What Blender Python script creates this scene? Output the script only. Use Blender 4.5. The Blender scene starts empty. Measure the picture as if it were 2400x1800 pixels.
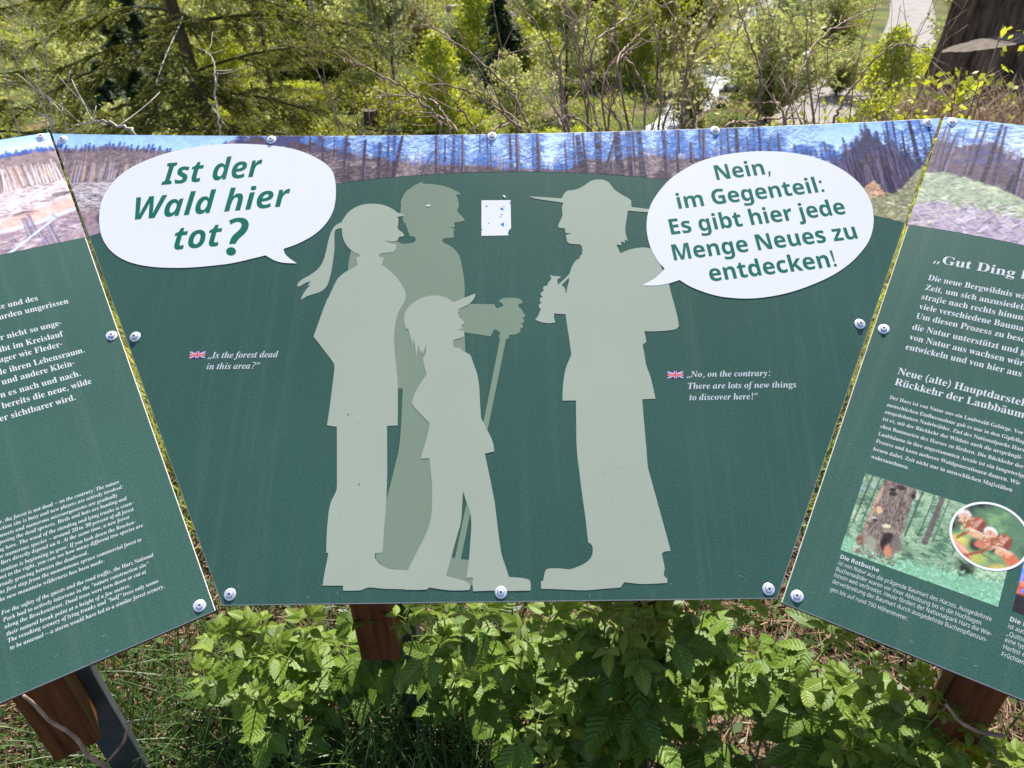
import bpy, math, random
import numpy as np
from mathutils import Matrix, Vector

# ------------------------------------------------------------------ camera, sky, sun, exposure
scene = bpy.context.scene
COL = scene.collection
cam_data = bpy.data.cameras.new("camera")
cam = bpy.data.objects.new("camera", cam_data)
COL.objects.link(cam)
CAM = Vector((0.0, 0.0, 1.60))
_r = Vector((0.99969111, -0.01407491, -0.0204837)); _u = Vector((0.02485327, 0.56614524, 0.82393075)); _w = Vector((0.0, 0.82418533, -0.56632017))
cam.matrix_world = Matrix(((_r.x, _u.x, -_w.x, CAM.x), (_r.y, _u.y, -_w.y, CAM.y), (_r.z, _u.z, -_w.z, CAM.z), (0, 0, 0, 1)))
cam_data.sensor_fit = 'HORIZONTAL'
cam_data.sensor_width = 36.0
cam_data.lens = 36.0 * 1726.82 / 2400.0
cam_data.clip_start = 0.05
cam_data.clip_end = 3000.0
cam_data.dof.use_dof = True
cam_data.dof.focus_distance = 1.25
cam_data.dof.aperture_fstop = 9.5
scene.camera = cam

SUN_EL, SUN_AZ = math.radians(50.0), math.radians(13.0)     # azimuth from +Y towards +X
sun_dir = Vector((math.sin(SUN_AZ) * math.cos(SUN_EL), math.cos(SUN_AZ) * math.cos(SUN_EL), math.sin(SUN_EL)))
world = bpy.data.worlds.new("World")
scene.world = world
world.use_nodes = True
wn = world.node_tree
bg = wn.nodes["Background"]
sky = wn.nodes.new("ShaderNodeTexSky")
sky.sky_type = 'NISHITA'
sky.sun_disc = False
sky.sun_elevation = SUN_EL
sky.sun_rotation = SUN_AZ
wn.links.new(sky.outputs[0], bg.inputs[0])
bg.inputs[1].default_value = 0.12
sun_data = bpy.data.lights.new("sun", 'SUN')
sun_data.energy = 5.0
sun_data.angle = math.radians(0.53)
sun_data.color = (1.0, 0.95, 0.86)
sun = bpy.data.objects.new("sun", sun_data)
COL.objects.link(sun)
sun.rotation_euler = sun_dir.to_track_quat('Z', 'Y').to_euler()
scene.view_settings.view_transform = 'Standard'
scene.view_settings.look = 'None'
scene.view_settings.gamma = 1.0
scene.view_settings.exposure = 1.05
scene.cycles.max_bounces = 8
scene.cycles.transparent_max_bounces = 8
scene.cycles.caustics_reflective = False
scene.cycles.caustics_refractive = False

# ------------------------------------------------------------------ helpers
def tag(o, label=None, cat=None, group=None, kind=None):
    if label: o["label"] = label
    if cat: o["category"] = cat
    if group: o["group"] = group
    if kind: o["kind"] = kind
    return o

def empty(name, loc=(0, 0, 0), rz=0.0, scale=1.0):
    o = bpy.data.objects.new(name, None)
    o.empty_display_size = 0.1
    COL.objects.link(o)
    o.location = loc
    o.rotation_euler = (0, 0, rz)
    o.scale = (scale, scale, scale)
    return o

def link(name, me, parent=None, loc=None, mw=None, local=None):
    o = bpy.data.objects.new(name, me)
    COL.objects.link(o)
    if parent is not None: o.parent = parent
    if loc is not None: o.location = loc
    if local is not None: o.matrix_local = local
    return o

def mesh(name, V, F, mat=None, tint=None, smooth=False, mats=None, mi=None, color=None):
    """V (n,3); F (m,4) or (m,3) int array, or list of such arrays"""
    V = np.asarray(V, np.float32)
    Fs = F if isinstance(F, list) and len(F) and isinstance(F[0], np.ndarray) else [F]
    Fs = [np.asarray(f, np.int32) for f in Fs if len(f)]
    me = bpy.data.meshes.new(name)
    me.vertices.add(len(V)); me.vertices.foreach_set("co", V.ravel())
    nl = sum(f.size for f in Fs); nf = sum(len(f) for f in Fs)
    me.loops.add(nl); me.loops.foreach_set("vertex_index", np.concatenate([f.ravel() for f in Fs]))
    me.polygons.add(nf)
    st, k = [], 0
    for f in Fs:
        st.append(np.arange(len(f), dtype=np.int32) * f.shape[1] + k); k += f.size
    me.polygons.foreach_set("loop_start", np.concatenate(st))
    me.polygons.foreach_set("use_smooth", np.full(nf, bool(smooth)))
    if mats:
        for m in mats: me.materials.append(m)
        if mi is not None: me.polygons.foreach_set("material_index", np.asarray(mi, np.int32))
    elif mat: me.materials.append(mat)
    me.update(calc_edges=True)
    if tint is not None:
        a = me.attributes.new("tint", 'FLOAT', 'POINT'); a.data.foreach_set("value", np.asarray(tint, np.float32))
    if color is not None:
        a = me.attributes.new("print", 'FLOAT_COLOR', 'POINT')
        c4 = np.ones((len(V), 4), np.float32); c4[:, :3] = color; a.data.foreach_set("color", c4.ravel())
    me.validate()
    return me

class Geo:
    """collects pieces into one mesh"""
    def __init__(self): self.V, self.Q, self.T, self.C, self.n = [], [], [], [], 0
    def add(self, V, Q=None, T=None, tint=0.5):
        V = np.asarray(V, float).reshape(-1, 3)
        if Q is not None and len(Q): self.Q.append(np.asarray(Q, int) + self.n)
        if T is not None and len(T): self.T.append(np.asarray(T, int) + self.n)
        self.V.append(V); self.C.append(np.broadcast_to(np.asarray(tint, float), (len(V),)))
        self.n += len(V)
    def box(self, lo, hi, tint=.5, bev=0.0):
        x0, y0, z0 = lo; x1, y1, z1 = hi
        if bev <= 0:
            V = [(x0,y0,z0),(x1,y0,z0),(x1,y1,z0),(x0,y1,z0),(x0,y0,z1),(x1,y0,z1),(x1,y1,z1),(x0,y1,z1)]
            self.add(V, [(3,2,1,0),(4,5,6,7),(0,1,5,4),(1,2,6,5),(2,3,7,6),(3,0,4,7)], tint=tint); return
        b = bev
        ring = lambda i, z: [(x0+b+i,y0+i,z),(x1-b-i,y0+i,z),(x1-i,y0+b+i,z),(x1-i,y1-b-i,z),(x1-b-i,y1-i,z),(x0+b+i,y1-i,z),(x0+i,y1-b-i,z),(x0+i,y0+b+i,z)]
        V = ring(b, z0) + ring(0, z0+b) + ring(0, z1-b) + ring(b, z1)
        Q = []
        for k in range(3):
            for i in range(8):
                j = (i+1) % 8; Q.append((8*k+i, 8*k+j, 8*k+8+j, 8*k+8+i))
        Q += [(3,2,1,0),(4,3,0,7),(6,5,4,7)]
        Q += [(24,25,26,27),(24,27,28,31),(28,29,30,31)]
        self.add(V, Q, tint=tint)
    def tube(self, pts, rad, k=6, tint=.5, cap=True):
        P = np.asarray(pts, float); n = len(P)
        R = np.broadcast_to(np.asarray(rad, float), (n,))
        T = np.gradient(P, axis=0); T /= np.linalg.norm(T, axis=1)[:, None] + 1e-9
        up = np.array([0, 0, 1.0]) if abs(T[0, 2]) < .9 else np.array([1.0, 0, 0])
        N = np.zeros_like(P); v = np.cross(T[0], up); v /= np.linalg.norm(v)
        for i in range(n):
            v = v - T[i] * (v @ T[i]); v /= np.linalg.norm(v) + 1e-9; N[i] = v
        B = np.cross(T, N)
        a = np.arange(k) * 2 * math.pi / k
        V = (P[:, None] + R[:, None, None] * (np.cos(a)[None, :, None] * N[:, None] + np.sin(a)[None, :, None] * B[:, None])).reshape(-1, 3)
        i = np.arange(n - 1)[:, None] * k; j = np.arange(k)[None]; j2 = (j + 1) % k
        Q = np.stack([i + j, i + j2, i + k + j2, i + k + j], -1).reshape(-1, 4)
        Tt = []
        if cap:
            V = np.vstack([V, P[-1:], P[:1]]); c = n * k
            Tt = [((n-1)*k+q, (n-1)*k+(q+1) % k, c) for q in range(k)] + [((q+1) % k, q, c+1) for q in range(k)]
        self.add(V, Q, Tt, tint)
    def lathe(self, prof, k=24, tint=.5):
        prof = np.asarray(prof, float); a = np.arange(k) * 2 * math.pi / k; n = len(prof)
        V = np.stack([prof[:, 0:1] * np.cos(a), prof[:, 0:1] * np.sin(a), np.repeat(prof[:, 1:2], k, 1)], -1).reshape(-1, 3)
        i = np.arange(n - 1)[:, None] * k; j = np.arange(k)[None]; j2 = (j + 1) % k
        self.add(V, np.stack([i + j, i + j2, i + k + j2, i + k + j], -1).reshape(-1, 4), tint=tint)
    def leaves(self, c, ax, wd, L, W, tint):
        """flat diamond leaves: centres, axes, width directions"""
        n = len(c); L = np.broadcast_to(L, (n,))[:, None]; W = np.broadcast_to(W, (n,))[:, None]
        V = np.stack([c - ax*L*.5, c + wd*W*.5 + ax*L*.05, c + ax*L*.5, c - wd*W*.5 + ax*L*.05], 1).reshape(-1, 3)
        self.add(V, np.arange(4*n).reshape(-1, 4), tint=np.repeat(np.broadcast_to(tint, (n,)), 4))
    def mesh(self, name, mat, smooth=False, mats=None, mi=None):
        V = np.vstack(self.V); F = []
        if self.Q: F.append(np.vstack(self.Q))
        if self.T: F.append(np.vstack(self.T))
        return mesh(name, V, F, mat, tint=np.concatenate(self.C), smooth=smooth, mats=mats, mi=mi)

def unit(v): return v / (np.linalg.norm(v, axis=-1, keepdims=True) + 1e-9)
def rand_dirs(rs, n): return unit(rs.normal(size=(n, 3)))

def srgb(r, g, b, k=1.0):
    f = lambda c: (c/255/12.92 if c/255 <= .04045 else ((c/255+.055)/1.055)**2.4)
    return (f(r)*k, f(g)*k, f(b)*k)

# ------------------------------------------------------------------ materials
def new_mat(name):
    m = bpy.data.materials.new(name); m.use_nodes = True
    nt = m.node_tree; p = nt.nodes["Principled BSDF"]
    return m, nt, p

def N(nt, t, **kw):
    n = nt.nodes.new(t)
    for k, v in kw.items(): setattr(n, k, v)
    return n

def noise(nt, scale, detail=4, rough=.55, coord='Object', stretch=None):
    tc = N(nt, "ShaderNodeTexCoord"); no = N(nt, "ShaderNodeTexNoise")
    no.inputs["Scale"].default_value = scale; no.inputs["Detail"].default_value = detail; no.inputs["Roughness"].default_value = rough
    if stretch:
        mp = N(nt, "ShaderNodeMapping"); mp.inputs["Scale"].default_value = stretch
        nt.links.new(tc.outputs[coord], mp.inputs[0]); nt.links.new(mp.outputs[0], no.inputs["Vector"])
    else: nt.links.new(tc.outputs[coord], no.inputs["Vector"])
    return no.outputs["Fac"]

def ramp(nt, fac, stops):
    r = N(nt, "ShaderNodeValToRGB"); el = r.color_ramp.elements
    while len(el) < len(stops): el.new(.5)
    for e, (p, c) in zip(el, stops): e.position = p; e.color = (*c, 1) if len(c) == 3 else c
    nt.links.new(fac, r.inputs[0]); return r.outputs[0]

def bump(nt, p, fac, strength, dist):
    b = N(nt, "ShaderNodeBump"); b.inputs["Strength"].default_value = strength; b.inputs["Distance"].default_value = dist
    nt.links.new(fac, b.inputs["Height"]); nt.links.new(b.outputs[0], p.inputs["Normal"])

def mat_noise(name, c0, c1, scale, rough=.7, lo=.3, hi=.7, bscale=None, bstr=.3, bdist=.01, stretch=None, spec=.3, metal=0., c2=None):
    m, nt, p = new_mat(name)
    f = noise(nt, scale, stretch=stretch)
    st = [(lo, c0), (hi, c1)] if c2 is None else [(lo, c0), ((lo+hi)/2, c1), (hi, c2)]
    nt.links.new(ramp(nt, f, st), p.inputs["Base Color"])
    p.inputs["Roughness"].default_value = rough; p.inputs["Specular IOR Level"].default_value = spec; p.inputs["Metallic"].default_value = metal
    if bscale: bump(nt, p, noise(nt, bscale, stretch=stretch), bstr, bdist)
    return m

def mat_board(name, col, var=.06, rough=.5, spec=.12, speck=True):
    """printed, clear-coated panel surface: faint mottling, light specks for dirt and for coat sparkle painted into the colour, orange-peel coat"""
    m, nt, p = new_mat(name)
    a = ramp(nt, noise(nt, 3.2, 5), [(.3, tuple(c*(1-var) for c in col)), (.7, tuple(c*(1+var) for c in col))])
    sw = ramp(nt, noise(nt, 1.0, 5, .6, stretch=(38, 1.6, 1)), [(.50, (0, 0, 0)), (.80, (.07, .07, .07))])      # dust streaks down the panel
    md = N(nt, "ShaderNodeMix", data_type='RGBA'); nt.links.new(sw, md.inputs[0]); nt.links.new(a, md.inputs[6]); md.inputs[7].default_value = (.34, .32, .27, 1)
    a = out = md.outputs[2]
    if speck:
        gr = ramp(nt, noise(nt, 330, 3, .7), [(.32, (.78, .78, .78)), (.68, (1.22, 1.22, 1.22))]); mg = N(nt, 'ShaderNodeMix', data_type='RGBA', blend_type='MULTIPLY'); mg.inputs[0].default_value = 1; nt.links.new(a, mg.inputs[6]); nt.links.new(gr, mg.inputs[7]); a = mg.outputs[2]
        s = ramp(nt, noise(nt, 420, 3, .6), [(.64, (0, 0, 0)), (.74, (.55, .55, .55))])
        d = ramp(nt, noise(nt, 5.5, 3), [(.30, (.25, .25, .25)), (.75, (1, 1, 1))])
        mu = N(nt, "ShaderNodeMath", operation='MULTIPLY'); nt.links.new(s, mu.inputs[0]); nt.links.new(d, mu.inputs[1])
        mx = N(nt, "ShaderNodeMix", data_type='RGBA'); nt.links.new(mu.outputs[0], mx.inputs[0])
        nt.links.new(a, mx.inputs[6]); mx.inputs[7].default_value = (*[min(1, c*1.9+.05) for c in col], 1)
        out = mx.outputs[2]
    nt.links.new(out, p.inputs["Base Color"])
    p.inputs["Roughness"].default_value = rough; p.inputs["Specular IOR Level"].default_value = spec
    bump(nt, p, noise(nt, 650, 2), .10, .0006)
    return m

def mat_leaf(name, dark, light, trans, tr_amt=.4, rough=.45, spec=.35, under=None, hue_rand=.0, vein_shade=False):
    """thin leaf: attribute tint mixes dark to light, part of the light passes through"""
    m, nt, p = new_mat(name)
    at = N(nt, "ShaderNodeAttribute", attribute_name="tint")
    oi = N(nt, "ShaderNodeObjectInfo")
    ad = N(nt, "ShaderNodeMath", operation='MULTIPLY_ADD'); nt.links.new(oi.outputs["Random"], ad.inputs[0]); ad.inputs[1].default_value = hue_rand; nt.links.new(at.outputs["Fac"], ad.inputs[2])
    c = ramp(nt, ad.outputs[0], [(0, dark), (1, light)])
    front = c
    if under:
        g = N(nt, "ShaderNodeNewGeometry"); mx = N(nt, "ShaderNodeMix", data_type='RGBA')
        nt.links.new(g.outputs["Backfacing"], mx.inputs[0]); nt.links.new(c, mx.inputs[6]); mx.inputs[7].default_value = (*under, 1); front = mx.outputs[2]
    nt.links.new(front, p.inputs["Base Color"]); p.inputs["Roughness"].default_value = rough; p.inputs["Specular IOR Level"].default_value = spec
    t = N(nt, "ShaderNodeBsdfTranslucent")
    tc = ramp(nt, ad.outputs[0], [(0, tuple(x*.55 for x in trans)), (1, trans)]); nt.links.new(tc, t.inputs[0])
    mix = N(nt, "ShaderNodeMixShader"); mix.inputs[0].default_value = tr_amt
    nt.links.new(p.outputs[0], mix.inputs[1]); nt.links.new(t.outputs[0], mix.inputs[2])
    nt.links.new(mix.outputs[0], nt.nodes["Material Output"].inputs[0])
    return m

M = {}
M['green'] = mat_board("green printed coat", (.034, .086, .068), var=.08)
M['white'] = mat_board("white printed coat", (.66, .65, .67), var=.02, speck=False)
M['pale'] = mat_board("pale sage print", (.315, .350, .275), var=.04, speck=False)
M['sage'] = mat_board("sage print", (.175, .225, .160), var=.04, speck=False)
M['ink'] = mat_board("dark green ink", (.008, .125, .080), var=.03, speck=False)
M['letter'] = mat_board("white lettering", (.47, .49, .51), var=.01, speck=False)
M['blue'] = mat_board("blue print remnant", (.02, .16, .72), var=.03, speck=False)
M['flagblue'] = mat_board("navy print", (.012, .02, .22), var=.02, speck=False)
M['flagred'] = mat_board("red print", (.68, .07, .11), var=.02, speck=False)
M['core'] = mat_noise("brown laminate core", (.030, .014, .010), (.085, .042, .032), 60, rough=.6, bscale=300, bstr=.3, bdist=.001)
M['edge'] = mat_noise("sunlit laminate edge", (.45, .42, .38), (.62, .60, .56), 90, rough=.5)  # sun caught by the laminate rim, put into the colour as paleness
m, nt, p = new_mat("printed photograph")
at = N(nt, "ShaderNodeAttribute", attribute_name="print")
nt.links.new(at.outputs["Color"], p.inputs["Base Color"]); p.inputs["Roughness"].default_value = .5; p.inputs["Specular IOR Level"].default_value = .12
bump(nt, p, noise(nt, 650, 2), .10, .0006)
M['photo'] = m
M['steel_bolt'] = mat_noise("stainless steel", (.62, .62, .66), (.80, .80, .84), 240, rough=.42, metal=.55, spec=.5, bscale=900, bstr=.12, bdist=.0006)
M['recess'] = mat_noise("dark brown screw recess", (.05, .035, .03), (.16, .09, .06), 600, rough=.7)  # dark brown mottled tone, darker than the bolt head
M['wood'] = mat_noise("red brown glazed wood", (.028, .009, .004), (.10, .032, .010), 9, rough=.55, bscale=40, bstr=.25, bdist=.002, stretch=(9, 9, .7), c2=(.17, .062, .02), lo=.28, hi=.78)
M['steel'] = mat_noise("galvanised steel", (.040, .046, .056), (.085, .095, .11), 14, rough=.5, metal=.35, bscale=120, bstr=.1, bdist=.001)
M['steel_dark'] = mat_noise("dark steel bracket", (.014, .014, .015), (.03, .03, .032), 30, rough=.55)
M['bark'] = mat_noise("grey brown bark", (.030, .020, .014), (.15, .105, .075), 7, rough=.95, bscale=26, bstr=.9, bdist=.02, stretch=(2.4, 2.4, .5))
M['deadbark'] = mat_noise("dark weathered stump bark", (.050, .030, .022), (.27, .175, .125), 5.5, rough=.95, bscale=22, bstr=1.0, bdist=.05, stretch=(2.6, 2.6, .7))
M['cutwood'] = mat_noise("grey sawn wood", (.045, .032, .024), (.15, .115, .085), 14, rough=.9, bscale=60, bstr=.4, bdist=.006)
M['cane'] = mat_noise("bare brown stem", (.13, .075, .052), (.42, .29, .22), 30, rough=.7, bscale=160, bstr=.5, bdist=.002)
M['cane_pale'] = mat_noise("bleached dead stem", (.30, .24, .19), (.56, .48, .40), 24, rough=.8, bscale=140, bstr=.4, bdist=.002)
M['stem'] = mat_noise("green plant stem", (.09, .13, .03), (.22, .26, .08), 30, rough=.6)
M['stone'] = mat_noise("grey boulder", (.10, .095, .085), (.36, .35, .33), 5, rough=.9, bscale=18, bstr=.6, bdist=.03)
M['asphalt'] = mat_noise("pale gravel road", (.21, .185, .175), (.27, .24, .23), 2.2, rough=.95, bscale=60, bstr=.3, bdist=.01)
M['water'] = mat_noise("white water", (.07, .09, .10), (.52, .54, .56), 3.0, rough=.25, lo=.42, hi=.62, bscale=7, bstr=.8, bdist=.05, spec=.5)
M['rasp'] = mat_leaf("raspberry leaf", (.022, .054, .006), (.15, .24, .026), (.30, .44, .02), .26, rough=.48, spec=.32, under=(.12, .17, .09), hue_rand=.35)
M['rasp_young'] = mat_leaf("young raspberry leaf", (.13, .22, .03), (.30, .40, .07), (.55, .62, .04), .48, rough=.45, spec=.4, under=(.20, .25, .12), hue_rand=.25)
M['grass'] = mat_leaf("grass blade", (.022, .055, .014), (.11, .19, .035), (.14, .26, .03), .35, rough=.4, spec=.4)
M['straw'] = mat_leaf("dry straw", (.05, .028, .016), (.40, .27, .17), (.30, .19, .11), .2, rough=.75, spec=.2)
M['needle'] = mat_leaf("spruce needles", (.016, .026, .006), (.31, .33, .05), (.40, .40, .04), .32, rough=.5, spec=.35, hue_rand=.12)
M['darkneedle'] = mat_leaf("dark spruce needles", (.012, .026, .010), (.055, .085, .025), (.06, .10, .02), .18, rough=.6, spec=.25, hue_rand=.3)
M['lime'] = mat_leaf("lime green leaves", (.16, .21, .018), (.48, .51, .07), (.62, .64, .04), .42, rough=.5, hue_rand=.3)
M['palegreen'] = mat_leaf("pale green leaves", (.17, .19, .06), (.52, .52, .21), (.60, .60, .16), .4, rough=.5, hue_rand=.35)
M['greygreen'] = mat_leaf("grey green leaves", (.11, .14, .06), (.36, .39, .20), (.42, .46, .16), .34, rough=.6, hue_rand=.35)
M['olive'] = mat_leaf("olive green leaves", (.065, .075, .010), (.31, .31, .045), (.42, .42, .03), .36, rough=.55, hue_rand=.4)
M['catkin'] = mat_leaf("pale yellow buds", (.32, .28, .10), (.62, .56, .28), (.6, .52, .2), .3, rough=.6)
M['rust'] = mat_leaf("rust brown dead foliage", (.10, .045, .018), (.30, .16, .07), (.25, .13, .04), .25, rough=.8, hue_rand=.3)
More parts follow.
